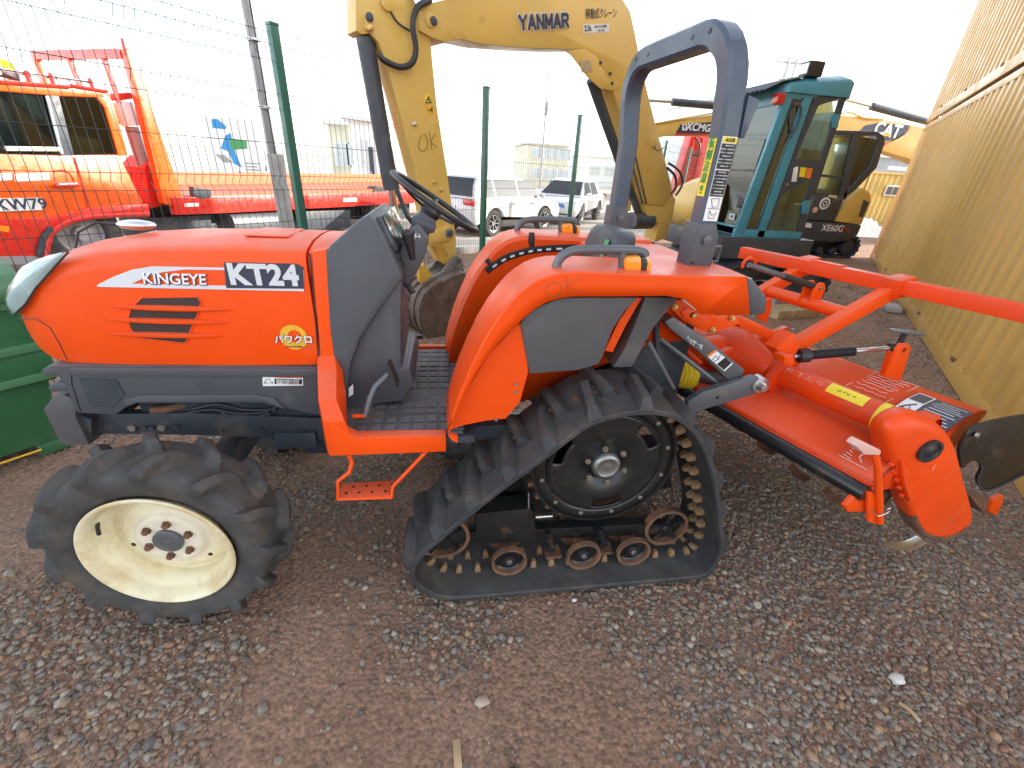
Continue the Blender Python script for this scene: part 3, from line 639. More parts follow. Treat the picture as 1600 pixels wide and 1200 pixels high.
# the flared front corner and sill of the step-through platform
A = [PV(487, 393, 1.50)]
rings = []
for t, yy, x0, x1, z0, z1 in ((0, 1.50, -.455, -.385, .80, .90), (.3, 1.46, -.452, -.375, .70, .86), (.7, 1.35, -.43, -.36, .61, .80), (1, 1.30, -.41, -.33, .60, .745)):
    rings.append([(x0, yy, z0), (x1, yy + .0, z0), (x1 + .012, yy, z0 + (z1 - z0) * .4), (x1 - .01, yy, z1), (x0, yy, z1)])
T(MB().loft(rings), 'platform_corner', 'orange', bevel=.008)
sill = T(MB().prism(poly([(515, 713), (697, 706), (697, 681), (555, 684), (540, 676), (514, 660)], 1.298), (0, .045, 0)), 'sill', 'orange', bevel=.005)
T(MB().box((-.19, 2.165, FZ - .01), (.42, .03, .05)), 'sill', 'orange', bevel=.004)
T(MB().box((-.16, TC, FZ - .02), (.52, .82, .03)), 'floor_plate', 'chassis_dark')
mb = MB().box((-.17, TC, FZ), (.46, .79, .012))
for i in range(9):
    for j in range(14):
        x = -.375 + i * .05; y = TC - .36 + j * .0555
        if j in (4, 5) or i == 0 and j < 4: continue
        mb.box((x + .02, y, FZ + .008), (.040, .046 if j not in (2, 9) else .03, .008))
fm = T(mb, 'floor_mat', 'floor_mat', bevel=.002)
for x, y in ((470, 540),): pass
# step
T(MB().tube([PV(545, 712, 1.30), PV(550, 722, 1.30), PV(546, 738, 1.28), PV(528, 752, 1.27), PV(528, 780, 1.26), PV(612, 777, 1.26), PV(614, 760, 1.27), PV(660, 712, 1.30), PV(668, 704, 1.32)], .0075, 8), 'step_bracket', 'orange')
sg = MB().prism(poly([(530, 766), (612, 761), (614, 779), (528, 784)], 1.262), (0, .0, .0))
a, b, c, d = PV(528, 783, 1.255), PV(614, 778, 1.255), None, None
mb = MB().prism([a, b, (b[0], b[1] + .085, b[2]), (a[0], a[1] + .085, a[2])], (0, 0, .012)); stp = T(mb, 'step_tread', 'orange', bevel=.003)
for i in range(4):
    for j in range(2):
        T(MB().cyl((a[0] + .025 + i * .046 + j * .02, a[1] + .025 + j * .035, a[2] + .011), (a[0] + .025 + i * .046 + j * .02, a[1] + .025 + j * .035, a[2] + .0135), .005, 10), 'step_hole', 'black_paint', stp)

# ---- grey cowl with dash
shell = [(507, 397), (515, 384), (545, 357), (567, 339), (578, 334), (589, 341), (601, 362), (624, 400), (645, 430), (630, 441), (605, 466), (583, 497), (562, 530), (548, 568), (543, 605), (541, 645), (533, 640), (522, 580), (513, 500)]
CY = 1.497
cowl = T(MB().prism(poly([(507, 397), (515, 384), (545, 357), (567, 339), (577, 335), (586, 346), (605, 380), (623, 418), (629, 436), (605, 466), (583, 497), (562, 530), (548, 568), (543, 605), (541, 645), (533, 640), (522, 580), (513, 500)], CY), (0, .476, 0)), 'cowl', 'grey_plastic', bevel=.014, smooth=50)
# steering column housing, narrower, down to the floor
col = [(530, 600), (545, 480), (600, 430), (628, 436), (627, 500), (627, 575), (640, 575), (648, 598), (630, 628), (590, 632), (560, 650), (535, 648)]
lower = T(MB().prism([PV(x, y, 1.53) for x, y in col], (0, .41, 0)), 'column_housing', 'grey_plastic', bevel=.02, smooth=50)
da = np.array(PV(580, 338, CY)); db = np.array(PV(628, 433, CY)); dd = db - da; dn = np.array([dd[2], 0, -dd[0]]); dn /= np.linalg.norm(dn); dn = dn if dn[0] > 0 else -dn
def dash(s, t, o=0.0): p = da + dd * s + dn * o; return (p[0], CY + t, p[2])
def dash_poly(pts, o=.001, d=.004): return MB().prism([dash(s, t, o) for s, t in pts], tuple(dn * d))
me_ = T(dash_poly([(.05, .05), (.05, .40), (.16, .43), (.56, .43), (.64, .38), (.64, .05), (.5, .03)], .0, .022), 'meter_hood', 'grey_plastic', cowl, .008)
T(dash_poly([(.10, .07), (.10, .40), (.58, .40), (.58, .07)], .0222, .002), 'meter_face', 'white_decal', me_)
for t, r in ((.15, .05), (.29, .055)):
    c = dash(.34, t, .025); T(MB().lathe(c, dn, [(r, 0), (r, .002), (r - .006, .002), (r - .006, .0)], 28), 'gauge_ring', 'black_plastic', me_)
    e = dash(.2, t + .02, .027); T(MB().tube([dash(.34, t, .027), e], .0016, 5), 'gauge_needle', 'orange_decal', me_)
T(dash_poly([(.07, .05), (.07, .42), (.61, .42), (.61, .05)], .0245, .0015), 'meter_glass', 'glass_meter', me_)
for t in (.06, .11, .16):
    T(dash_poly([(.68, t), (.68, t + .03), (.78, t + .03), (.78, t)], 0, .014), 'dash_switch', 'black_plastic', cowl, .003)
    T(dash_poly([(.80, t + .01), (.80, t + .045), (.92, t + .045), (.92, t + .01)], 0, .010), 'dash_switch', 'black_plastic', cowl, .003)
T(dash_poly([(.60, .16), (.60, .22), (.70, .22), (.70, .16)], 0, .03), 'key_switch', 'grey_plastic', cowl, .005)
# right hand pod with levers
pod = T(MB().prism(poly([(624, 392), (634, 372), (644, 356), (656, 354), (668, 372), (667, 392), (657, 416), (640, 446), (626, 440)], 1.60), (0, .22, 0)), 'lever_pod', 'grey_plastic', cowl, .012, 50)
lv = T(MB().tube([PV(645, 405, 1.60), PV(642, 390, 1.595), PV(637, 368, 1.59)], .017, 12, radii=[.010, .013, .021]), 'range_lever', 'black_plastic')
T(MB().sphere(PV(637, 366, 1.59), .022, (1, 1, .8), 14, 8), 'lever_knob', 'black_plastic', lv)
strokes([[(646, 368), (654, 370)], [(648, 373), (650, 364)], [(655, 366), (656, 372)]], .002, 'white_decal', lambda x, y: PV(x, y, 1.597), pod, 'lever_symbol')
T(MB().tube([PV(629, 440, 1.62), PV(640, 448, 1.61), PV(645, 458, 1.60)], .012, 8), 'throttle_lever', 'black_plastic')
# steering wheel
sc_ = Vector((-.028, TC - .005, 1.408)); s1 = Vector((.853, 0, -.522)); s2 = Vector((0, 1, 0)); sn = Vector((.522, 0, .853)); SR = .172
ring = [tuple(sc_ + s1 * SR * math.cos(2 * PI * k / 48) + s2 * SR * math.sin(2 * PI * k / 48)) for k in range(48)]
sw = T(MB().tube(ring, .0108, 10, closed=True), 'steering_wheel', 'black_plastic', smooth=60)
for k in (90, 210, 330):
    e = sc_ + s1 * SR * math.cos(rad(k)) + s2 * SR * math.sin(rad(k)); T(MB().tube([tuple(sc_ - sn * .04), tuple(sc_.lerp(e, .5) - sn * .025), tuple(e)], .011, 8, squash=.5), 'spoke', 'black_plastic', sw)
T(MB().lathe(tuple(sc_ - sn * .055), sn, [(.0, 0), (.034, 0), (.042, .02), (.036, .035), (.0, .038)], 20), 'wheel_hub', 'black_plastic', sw)
T(MB().beam(tuple(sc_ - sn * .05), tuple(sc_ - sn * .20 + s1 * .0), .07, .075, up=(0, 1, 0)), 'steering_column', 'grey_plastic', bevel=.012)
T(MB().prism(poly([(648, 335), (668, 346), (682, 352), (679, 365), (662, 366), (645, 358), (641, 342)], TC - .05), (0, .1, 0)), 'column_shroud', 'grey_plastic', bevel=.012)
T(MB().tube([tuple(sc_ - sn * .12), tuple(sc_ - sn * .1 - s1 * .06), PV(620, 296, TC)], .009, 8), 'indicator_stalk', 'black_plastic')
# clutch pedal
pd = T(MB().tube([PV(570, 650, 1.40), PV(578, 622, 1.42), PV(586, 604, 1.44), PV(607, 584, 1.46)], .011, 10), 'pedal', 'grey_metal')
T(MB().beam(PV(607, 566, 1.46), PV(622, 600, 1.46), .010, .06, up=(0, 1, 0)), 'pedal_pad', 'black_plastic', pd, .003)
T(MB().tube([PV(552, 650, 1.36), PV(570, 650, 1.40)], .007, 8), 'pedal_pivot', 'orange', pd)
T(MB().prism(poly([(545, 606), (552, 600), (552, 616), (545, 620)], 1.4965), (0, -.002, 0)), 'inspection_label', 'white_decal', lower)
T(MB().tube([PV(642, 545, 2.10), PV(645, 535, 2.12), PV(652, 528, 2.13)], .007, 8), 'foot_lever', 'tiller_red')
T(MB().box(PV(655, 526, 2.13), (.035, .03, .018)), 'foot_lever_pad', 'black_plastic', bevel=.004)
T(MB().beam(PV(636, 480, 2.16), PV(634, 498, 2.16), .05, .03), 'brake_pedal', 'black_plastic', bevel=.004)
T(MB().tube([PV(634, 490, 2.16), PV(640, 505, 2.12), PV(630, 520, 2.1)], .006, 6), 'brake_rod', 'black_plastic')

# ---- fenders
FO, FI = 1.25, 1.52
prof_px = [(699, 674), (706, 650), (718, 614), (736, 571), (756, 531), (774, 502), (792, 479), (808, 461), (824, 448), (841, 437), (860, 430), (880, 426), (905, 425), (970, 427), (1040, 430), (1110, 431), (1168, 432)]
pf = [PV(x, y, FO) for x, y in prof_px]
low_px = [(697, 676), (712, 648), (728, 612), (746, 580), (764, 553), (784, 530), (804, 511), (822, 494), (838, 481), (855, 472), (871, 467), (888, 464), (905, 463), (970, 463), (1040, 462), (1068, 467), (1096, 491)]
lo = [PV(x, y, FO) for x, y in low_px]
mb = MB(); n = len(pf); g = []
for i in range(n):
    p = Vector(pf[i]); a = Vector(pf[max(i - 1, 0)]); b = Vector(pf[min(i + 1, n - 1)]); t = (b - a).normalized(); nr = Vector((-t.z, 0, t.x))
    q = Vector(lo[i]); row = [(q.x, FO, q.z), (q.x * .5 + p.x * .5, FO, q.z * .5 + p.z * .5), (p.x - nr.x * .005, FO, p.z - nr.z * .005), (p.x - nr.x * .001, FO + .003, p.z - nr.z * .001), (p.x, FO + .008, p.z)]
    for y in (FO + .09, FO + .18, FI - .02): row.append((p.x + nr.x * .002, y, p.z + nr.z * .002))
    row.append((p.x - nr.x * .012, FI, p.z - nr.z * .012)); g.append(row)
mb.sheet(g)
# rear lip continues down
e = [PV(1168, 432, FO), PV(1172, 493, FO), PV(1096, 491, FO)]
mb.add([g[-1][2], (e[1][0], FO, e[1][2]), g[-1][0], g[-1][1]], [(0, 1, 2, 3)]); mb.weld = True
# inner wall (towards the seat)
iw = [(r[-1][0], FI, r[-1][2]) for r in g]; base = [(max(min(p[0] + .0, .95), .0), FI + .0, FZ if p[0] < .25 else min(FZ + (p[0] - .25) * .5, .95)) for p in iw]
mb.sheet([[base[i], iw[i]] for i in range(n)])
fen = T(mb, 'fender', 'orange', smooth=24, label=None)
sol = fen.modifiers.new('thickness', 'SOLIDIFY'); sol.thickness = .004; sol.offset = -1
# front shield under the band
sh = T(MB().prism(poly([(700, 672), (728, 612), (764, 553), (804, 511), (822, 500), (822, 530), (825, 582), (812, 628), (790, 654), (760, 657), (725, 664)], FO + .04), (0, .006, 0)), 'fender_shield', 'orange')
for x, y in ((775, 655), (806, 600), (806, 612)): c = PV(x, y, FO + .04); T(MB().cyl(c, (c[0], c[1] - .006, c[2]), .006, 8), 'shield_bolt', 'bolt', sh)
T(MB().prism(poly([(700, 680), (715, 682), (715, 692), (706, 688)], FO + .01), (0, .02, 0)), 'fender_tab', 'orange', sh)
gp = T(MB().prism(poly([(813, 505), (822, 494), (838, 482), (855, 474), (871, 468), (888, 465), (997, 465), (975, 488), (957, 515), (941, 558), (935, 569), (905, 578), (828, 584), (820, 545)], FO + .035), (0, .012, 0)), 'mud_guard', 'grey_dusty', bevel=.003)
T(MB().prism(poly([(995, 466), (986, 475), (967, 502), (945, 548), (957, 550), (978, 508), (997, 475), (1003, 466)], FO + .10), (0, .05, 0)), 'guard_brace', 'orange')
T(MB().prism(poly([(1008, 464), (1061, 465), (1043, 486), (1021, 513), (1000, 550), (988, 574), (958, 574), (977, 543), (995, 500)], FO + .13), (0, .10, 0)), 'roll_bar_strut', 'grey_dusty', bevel=.006)
T(MB().prism(poly([(720, 668), (830, 662), (850, 640), (855, 655), (830, 682), (722, 686)], 1.40), (0, .05, 0)), 'axle_bracket', 'chassis_dark')
for o_ in (fen, sh, gp): mirror(o_)
# fender top deck behind the seat and rear grey cover
mb = MB(); xr0, xr1 = .60, .985
mb.box(((xr0 + xr1) / 2, TC, 1.235), (xr1 - xr0, 2 * (TC - FI) + .04, .05)); T(mb, 'rear_deck', 'orange', bevel=.01)
rc = [(1168, 433), (1178, 436), (1198, 462), (1200, 470), (1197, 491), (1173, 494), (1168, 470)]
for yy in (FO + .004,):
    p0 = poly(rc, yy); T(MB().prism([(p[0] - (.0), p[1], p[2]) for p in p0], (0, .27, 0)), 'rear_cover', 'grey_plastic', bevel=.012)
    c2 = T(MB().prism([(p[0], p[1], p[2]) for p in p0], (0, .27, 0)), 'rear_cover', 'grey_plastic', bevel=.012); c2.scale = (1, -1, 1)
T(MB().prism([PV(x, y, FO + .26) for x, y in [(1110, 432), (1168, 434), (1171, 492), (1120, 488)]], (0, .45, 0)), 'rear_panel', 'orange')
# handwriting OK on the fender band
strokes([[(852, 452), (858, 443), (868, 440), (876, 446), (877, 456), (870, 463), (860, 463), (853, 458), (852, 452)], [(884, 432), (888, 460)], [(905, 433), (887, 447), (909, 457)], [(918, 456), (919, 456.6)]], .0008, 'pencil', lambda x, y: PV(x, y, FO - .0015), fen)
# grab handles with indicator lamps
hy = 1.33
def handle():
    h = T(MB().tube(spline([PV(869, 428, hy), PV(870, 413, hy), PV(880, 399, hy), PV(900, 391, hy), PV(940, 390, hy), PV(985, 391, hy), PV(1004, 394, hy), PV(1008, 400, hy)], 4), .0145, 12), 'grab_handle', 'grey_metal', smooth=60)
    T(MB().tube([PV(972, 428, hy), PV(973, 392, hy)], .014, 10), 'handle_leg', 'grey_metal', h)
    lp = T(MB().prism(poly([(980, 402), (1001, 400), (1006, 410), (1002, 428), (978, 424), (977, 410)], hy - .03), (0, .06, 0)), 'indicator_lamp', 'amber', h, .008)
    T(MB().prism(poly([(1002, 401), (1010, 403), (1013, 412), (1008, 429), (1002, 429)], hy - .032), (0, .064, 0)), 'lamp_body', 'black_plastic', h, .005)
    T(MB().prism(poly([(1011, 404), (1019, 407), (1019, 420), (1010, 430)], hy - .03), (0, .06, 0)), 'rear_lens', 'amber', h, .005)
    return h
mirror(handle())
# console strip on the far fender, levers
def far(x, y, Y=1.955): return PV(x, y, Y)
cs = spline([far(760, 424), far(790, 404), (far(825, 393)), far(860, 389), far(900, 388)], 5)
mb = MB(); rg = []
for i, p in enumerate(cs):
    a = Vector(cs[max(i - 1, 0)]); b = Vector(cs[min(i + 1, len(cs) - 1)]); t = (b - a).normalized(); u = Vector((-t.z, 0, t.x))
    rg.append([(p[0] - u.x * .012, p[1] - .01, p[2] - u.z * .012), (p[0] + u.x * .018, p[1] - .012, p[2] + u.z * .018), (p[0] + u.x * .02, p[1] + .05, p[2] + u.z * .02), (p[0] - u.x * .01, p[1] + .05, p[2] - u.z * .01)])
con = T(mb.loft(rg), 'control_console', 'black_plastic', bevel=.003)
mb = MB()
for i in range(2, 17, 2): p = rg[i]; q = rg[i + 1]; mb.add([tuple(Vector(p[0]).lerp(Vector(p[1]), .3) + Vector((0, -.002, 0))), tuple(Vector(q[0]).lerp(Vector(q[1]), .3) + Vector((0, -.002, 0))), tuple(Vector(q[0]).lerp(Vector(q[1]), .6) + Vector((0, -.002, 0))), tuple(Vector(p[0]).lerp(Vector(p[1]), .6) + Vector((0, -.002, 0)))], [(0, 1, 2, 3)])
T(mb, 'console_marking', 'white_decal', con, smooth=0)
lv2 = T(MB().tube([far(832, 395), far(831, 385)], .008, 8), 'lift_lever', 'steel'); T(MB().tube([far(831, 389), far(830, 376), far(831, 363)], .012, 12, radii=[.011, .016, .012]), 'lever_knob', 'black_plastic', lv2)
lv3 = T(MB().tube([far(769, 418), far(764, 410)], .006, 8), 'mode_lever', 'steel'); T(MB().tube([far(768, 415), far(760, 405)], .011, 10), 'lever_knob', 'black_plastic', lv3)
T(MB().box(far(878, 378, 2.0), (.085, .012, .03)), 'console_label', 'silver_decal', bevel=.002)
T(MB().prism([far(862, 388, 1.98), far(905, 386, 1.98), far(905, 392, 1.98), far(862, 393, 1.98)], (0, .08, 0)), 'drink_tray', 'black_plastic', bevel=.004)
T(MB().lathe(far(751, 522, 1.945), (0, -1, 0), [(.011, 0), (.018, .004), (.018, .016), (.012, .022), (.0, .022)], 12), 'lock_knob', 'brass')
kb = T(MB().tube([PV(812, 450, 1.60), PV(812, 440, 1.60)], .009, 8), 'adjust_knob_stem', 'steel'); T(MB().lathe(PV(812, 444, 1.60), (0, 0, 1), [(.0, 0), (.022, .002), (.027, .012), (.022, .03), (.0, .033)], 9), 'adjust_knob', 'tiller_red', kb, smooth=20)
T(MB().box(far(902, 400, 1.90), (.05, .03, .05)), 'seat_switch', 'tiller_red', bevel=.006)

# ---- seat
mb = MB(); rg = []
for i in range(11):
    t = i / 10; x = .20 + .42 * t; th = .06 * math.sin(PI * min(max(t, .04), .96)) ** .4; hw = .20 * (math.sin(PI * min(max(t * .93 + .05, .03), .97)) ** .35)
    zc = 1.005 + .02 * t
    rg.append([(x, TC + hw * math.cos(a) * 1.0, zc + th * math.sin(a) * (1 if math.sin(a) > 0 else .7)) for a in np.linspace(0, 2 * PI, 20, endpoint=False)])
seat = T(mb.loft(rg), 'seat_cushion', 'seat_vinyl', smooth=60)
mb = MB(); rg = []; tl_ = math.tan(rad(13))
for z, k in ((1.03, .72), (1.045, .90), (1.08, 1.0), (1.16, 1.02), (1.24, 1.0), (1.30, .94), (1.33, .84), (1.345, .66)):
    x0 = .60 + (z - 1.03) * tl_; r = []
    for a in np.linspace(0, 2 * PI, 28, endpoint=False):
        c, s_ = math.cos(a), math.sin(a); r.append((x0 + .052 * (.6 + .4 * k) * np.sign(s_) * abs(s_) ** .6, TC + .195 * k * np.sign(c) * abs(c) ** .45, z))
    rg.append(r)
sb = T(mb.loft(rg), 'seat_back', 'seat_vinyl', smooth=60)
def sbp(y, z): return (.60 + (z - 1.03) * tl_ - .054, y, z)
T(MB().prism([sbp(TC - .13, 1.25), sbp(TC - .09, 1.25), sbp(TC - .09, 1.315), sbp(TC - .13, 1.315)], (-.002, 0, 0)), 'seat_sticker', 'green_decal', sb)
T(MB().box((.45, TC, .93), (.36, .26, .08)), 'seat_base', 'black_plastic', bevel=.01)
T(MB().box((.45, TC, .80), (.30, .20, .26)), 'seat_mount', 'chassis_dark')

# ---- roll bar
RY0, RY1 = 1.435, 2.035
def rx(z, y=None): return .868 - max(0, z - 1.65) * .12 - (.126 * (y - 1.435) if y else 0)
pts = []
for z in (1.36, 1.5, 1.65, 1.75): pts.append((rx(z), RY0, z))
for a in range(0, 91, 15): y_ = RY0 + .13 - .13 * math.cos(rad(a)); z_ = 1.80 + .135 * math.sin(rad(a)); pts.append((rx(z_, y_), y_, z_))
pts += [(p[0] - .126 * (RY0 + RY1 - 2 * p[1]), RY0 + RY1 - p[1], p[2]) for p in pts[::-1]]
mb = MB(); rg = []
for i, p in enumerate(pts):
    a = Vector(pts[max(i - 1, 0)]); b = Vector(pts[min(i + 1, len(pts) - 1)]); t = (b - a).normalized(); fx = Vector((1, 0, 0)); fx = (fx - t * fx.dot(t)).normalized(); w = t.cross(fx)
    hx, hw = .034, .036; c = .010; P = Vector(p)
    rg.append([tuple(P + fx * x + w * y) for x, y in ((-hx + c, -hw), (hx - c, -hw), (hx, -hw + c), (hx, hw - c), (hx - c, hw), (-hx + c, hw), (-hx, hw - c), (-hx, -hw + c))])
rb = T(mb.loft(rg), 'roll_bar', 'rops_paint', smooth=30)
for y in (1.52, 1.60, 1.86, 1.95):
    c = (rx(1.935, y) - .0348, y, 1.935); T(MB().lathe(c, (-1, 0, 0), [(.008, 0), (.0, .001)], 12), 'bolt_hole', 'black_paint', rb)
for Y in (RY0, RY1):
    q_ = rx(1.3, Y); hb = T(MB().prism([(q_ - .045, Y - .042, 1.255), (q_ + .045, Y - .042, 1.255), (q_ + .042, Y - .042, 1.375), (q_ + .025, Y - .042, 1.41), (q_ - .045, Y - .042, 1.41)], (0, .084, 0)), 'hinge_bracket', 'grey_plastic', bevel=.006)
    T(MB().lathe((q_, Y - .042, 1.36), (0, -1, 0), [(.016, 0), (.016, .01), (.0, .012)], 6), 'hinge_bolt', 'grey_metal', hb)
    T(MB().lathe((q_ - .03, Y - .042, 1.285), (0, -1, 0), [(.008, 0), (.0, .001)], 10), 'bolt_hole', 'black_paint', hb)
T(MB().prism([(rx(1.6) + .034, RY0 - .03, 1.66), (rx(1.6) + .05, RY0 - .03, 1.66), (rx(1.7) + .075, RY0 - .03, 1.76), (rx(1.7) + .034, RY0 - .03, 1.77)], (0, .02, 0)), 'lamp_bracket', 'rops_paint', rb, .003)
T(MB().tube([(rx(1.3) + .05, RY0, 1.33), (rx(1.3) + .10, RY0 + .02, 1.33), (rx(1.3) + .10, RY0 + .02, 1.28), (rx(1.3) + .03, RY0 + .02, 1.27)], .006, 8), 'locking_pin', 'grey_metal', rb)
# labels on the near post: green/yellow on its front face, black on its side
def post_side(u, z, o=.0012): return (rx(z) + u, RY0 - .036 - o, z)
def post_front(u, z, o=.0012): return (rx(z) - .034 - o, RY0 + u, z)
lab = T(MB().add([post_front(-.024, 1.49), post_front(.022, 1.49), post_front(.022, 1.655), post_front(-.024, 1.655)], [(0, 1, 2, 3)]), 'caution_label', 'yellow_decal', rb, smooth=0)
text('転\n倒\n注\n意\n!!', .033, 'green_decal', post_front(-.001, 1.575, .002), (0, -1, 0), (0, 0, 1), rb, bold=.008)
def lab_(u0, u1, z0, z1, m, o): T(MB().add([post_side(u0, z0, o), post_side(u1, z0, o), post_side(u1, z1, o), post_side(u0, z1, o)], [(0, 1, 2, 3)]), 'safety_label', m, rb, smooth=0)
lab_(-.026, .024, 1.418, 1.66, 'white_decal', .0012); lab_(-.0245, .0225, 1.492, 1.568, 'black_decal', .002); lab_(-.0245, .0225, 1.571, 1.641, 'black_decal', .002); lab_(-.0245, .0225, 1.643, 1.6585, 'yellow_decal', .002)
text('▲注意', .011, 'black_decal', post_side(-.001, 1.6505, .003), (1, 0, 0), (0, 0, 1), rb)
for k in range(7): text('安全フレームを必ず立て' if k % 3 else '2 転倒したとき', .0042, 'white_decal', post_side(-.001, 1.635 - k * .0093, .003), (1, 0, 0), (0, 0, 1), rb)
for k in range(8): text('シートベルトを着用して' if k % 3 else '低い所を通る', .0042, 'white_decal', post_side(-.001, 1.562 - k * .0092, .003), (1, 0, 0), (0, 0, 1), rb)
fl = lambda u, z: post_side(u, z, .0025)
strokes([[(-.015, 1.485), (.014, 1.487), (.014, 1.462), (-.005, 1.46), (-.015, 1.485)], [(-.02, 1.456), (.02, 1.456)], [(-.012, 1.45), (.0, 1.435), (.014, 1.445), (.008, 1.426), (-.01, 1.426), (-.012, 1.45)]], .0008, 'black_decal', fl, rb, 'pictogram')

# ---- crawler tracks
BY0, BY1 = 1.112, 1.432
edge_px = [(643, 886), (654, 868), (709, 821), (781, 763), (854, 709), (908, 668), (944, 652), (999, 642), (1046, 645), (1082, 665), (1107, 701), (1122, 748), (1129, 806), (1132, 858), (1115, 893), (1085, 908), (962, 926), (817, 939), (745, 946), (691, 938), (654, 921), (640, 902)]
ctrl = [(p[0], max(p[2], .026)) for p in (PV(x, y, 1.112) for x, y in edge_px)]
dense = np.array(spline(ctrl, 20, closed=True)); dense[:, 1] = np.maximum(dense[:, 1], .026)
dl = np.r_[0, np.cumsum(np.hypot(*np.diff(np.vstack([dense, dense[:1]]), axis=0).T))]; PL_ = dl[-1]
def path(s):
    s = s % PL_; q = np.vstack([dense, dense[:1]]); return np.array([np.interp(s, dl, q[:, 0]), np.interp(s, dl, q[:, 1])])
def frame(s):
    p = path(s); t = path(s + .02) - path(s - .02); t /= np.linalg.norm(t); n = np.array([-t[1], t[0]]); c = dense.mean(0)
    if np.dot(n, p - c) < 0: n = -n
    return p, t, n
N = 260; mb = MB(); rg = []
for i in range(N):
    p, t, n = frame(i * PL_ / N); i_ = p - n * .020
    rg.append([(p[0], BY0 + .004, p[1]), (p[0], (BY0 + BY1) / 2, p[1]), (p[0], BY1 - .004, p[1]), (p[0] - n[0] * .004, BY1, p[1] - n[1] * .004), (i_[0] + n[0] * .004, BY1, i_[1] + n[1] * .004), (i_[0], BY1 - .006, i_[1]), (i_[0], 1.315, i_[1]), (i_[0], 1.225, i_[1]), (i_[0], BY0 + .006, i_[1]), (i_[0] + n[0] * .004, BY0, i_[1] + n[1] * .004), (p[0] - n[0] * .004, BY0, p[1] - n[1] * .004)])
rg.append(rg[0]); mb.loft(rg, cap=False)
NB = 20
def bar(s, y0, y1, near):
    def V_(ds, y, h): p, t, n = frame(s + ds); return (p[0] + n[0] * h, y, p[1] + n[1] * h)
    H = .036; lean = .026 if near else -.026
    ys = [(y0, 0.002, .030, .024), (y0 + (.030 if near else .006), H, .030, .012), (y1 - (.006 if near else .030), H, .030, .012), (y1, .002, .030, .024)]
    r = []
    for y, h, wb, wt in ys:
        sk = lean * ((y - y0) / (y1 - y0)) * (1 if near else 1)
        r.append([V_(-wb + sk, y, -.003), V_(wb + sk, y, -.003), V_(wt + sk, y, h), V_(-wt + sk, y, h)])
    mb.loft(r)
for k in range(NB):
    s = k * PL_ / NB
    bar(s, BY0, 1.315, True); bar(s + PL_ / NB * .5, 1.225, BY1, False)
belt = T(mb, 'track_belt', 'rubber_track', smooth=28)
# metal drive lugs on the inside, two rows
lm = mesh_of(MB().loft([[(-.013, -.014, 0), (.013, -.014, 0), (.013, .014, 0), (-.013, .014, 0)], [(-.011, -.012, .022), (.011, -.012, .022), (.011, .012, .022), (-.011, .012, .022)], [(-.006, -.008, .034), (.006, -.008, .034), (.006, .008, .034), (-.006, .008, .034)]]), 'drive_lug', .002); lm.materials.append(MATS['rust_lug'])
rootinv = wm(tractor).inverted()
NLUG = 44
for k in range(NLUG):
    for Y in (1.236, 1.302):
        p, t, n = frame((k + (.5 if Y > 1.27 else 0)) * PL_ / NLUG); q = p - n * .020
        X = Vector((t[0], 0, t[1])); Zv = Vector((-n[0], 0, -n[1])); Yv = Zv.cross(X)
        M = Matrix(((X.x, Yv.x, Zv.x, q[0]), (X.y, Yv.y, Zv.y, Y), (X.z, Yv.z, Zv.z, q[1]), (0, 0, 0, 1)))
        o = bpy.data.objects.new('drive_lug', lm); COL.objects.link(o); o.parent = belt; o.matrix_local = rootinv @ M
# bolts on the belt between the bars
bm_ = mesh_of(MB().lathe((0, 0, 0), (0, 0, 1), [(.012, -.002), (.012, .006), (.008, .010), (.0, .010)], 8), 'belt_stud', .0); bm_.materials.append(MATS['rust_lug'])
for k in range(NB):
    p, t, n = frame((k + .26) * PL_ / NB)
    if n[1] < .3: continue
    X = Vector((t[0], 0, t[1])); Zv = Vector((n[0], 0, n[1])); Yv = Zv.cross(X)
    M = Matrix(((X.x, Yv.x, Zv.x, p[0]), (X.y, Yv.y, Zv.y, 1.30), (X.z, Yv.z, Zv.z, p[1]), (0, 0, 0, 1)))
    o = bpy.data.objects.new('belt_stud', bm_); COL.objects.link(o); o.parent = belt; o.matrix_local = rootinv @ M
# drive sprocket
SCX, SCZ, SY = .587, .566, 1.235; OUT = (0, -1, 0)
def ring_plate(r0, r1, y0, y1, n=72):
    return MB().lathe((SCX, 0, SCZ), (0, 1, 0), [(r0, y0), (r1, y0), (r1, y1), (r0, y1), (r0, y0)], n)
mb = MB(); NT = 26
pts = []
for k in range(NT):
    for da_, rr in ((0, .278), (.28, .282), (.40, .302), (.60, .302), (.72, .282)):
        a = 2 * PI * (k + da_) / NT; pts.append((SCX + rr * math.cos(a), SY + .022, SCZ + rr * math.sin(a)))
inner = [(SCX + .225 * math.cos(2 * PI * i / len(pts)), SY + .022, SCZ + .225 * math.sin(2 * PI * i / len(pts))) for i in range(len(pts))]
m_ = len(pts); vs = pts + inner; vs2 = [(x, y + .022, z) for x, y, z in vs]
mb.add(vs + vs2, [f for i in range(m_) for j in ((i + 1) % m_,) for f in ((i, j, m_ + j, m_ + i), (2 * m_ + i, 2 * m_ + m_ + i, 2 * m_ + m_ + j, 2 * m_ + j), (i, 2 * m_ + i, 2 * m_ + j, j), (m_ + i, m_ + j, 3 * m_ + j, 3 * m_ + i))])
spr = T(mb, 'sprocket', 'rust', smooth=20)
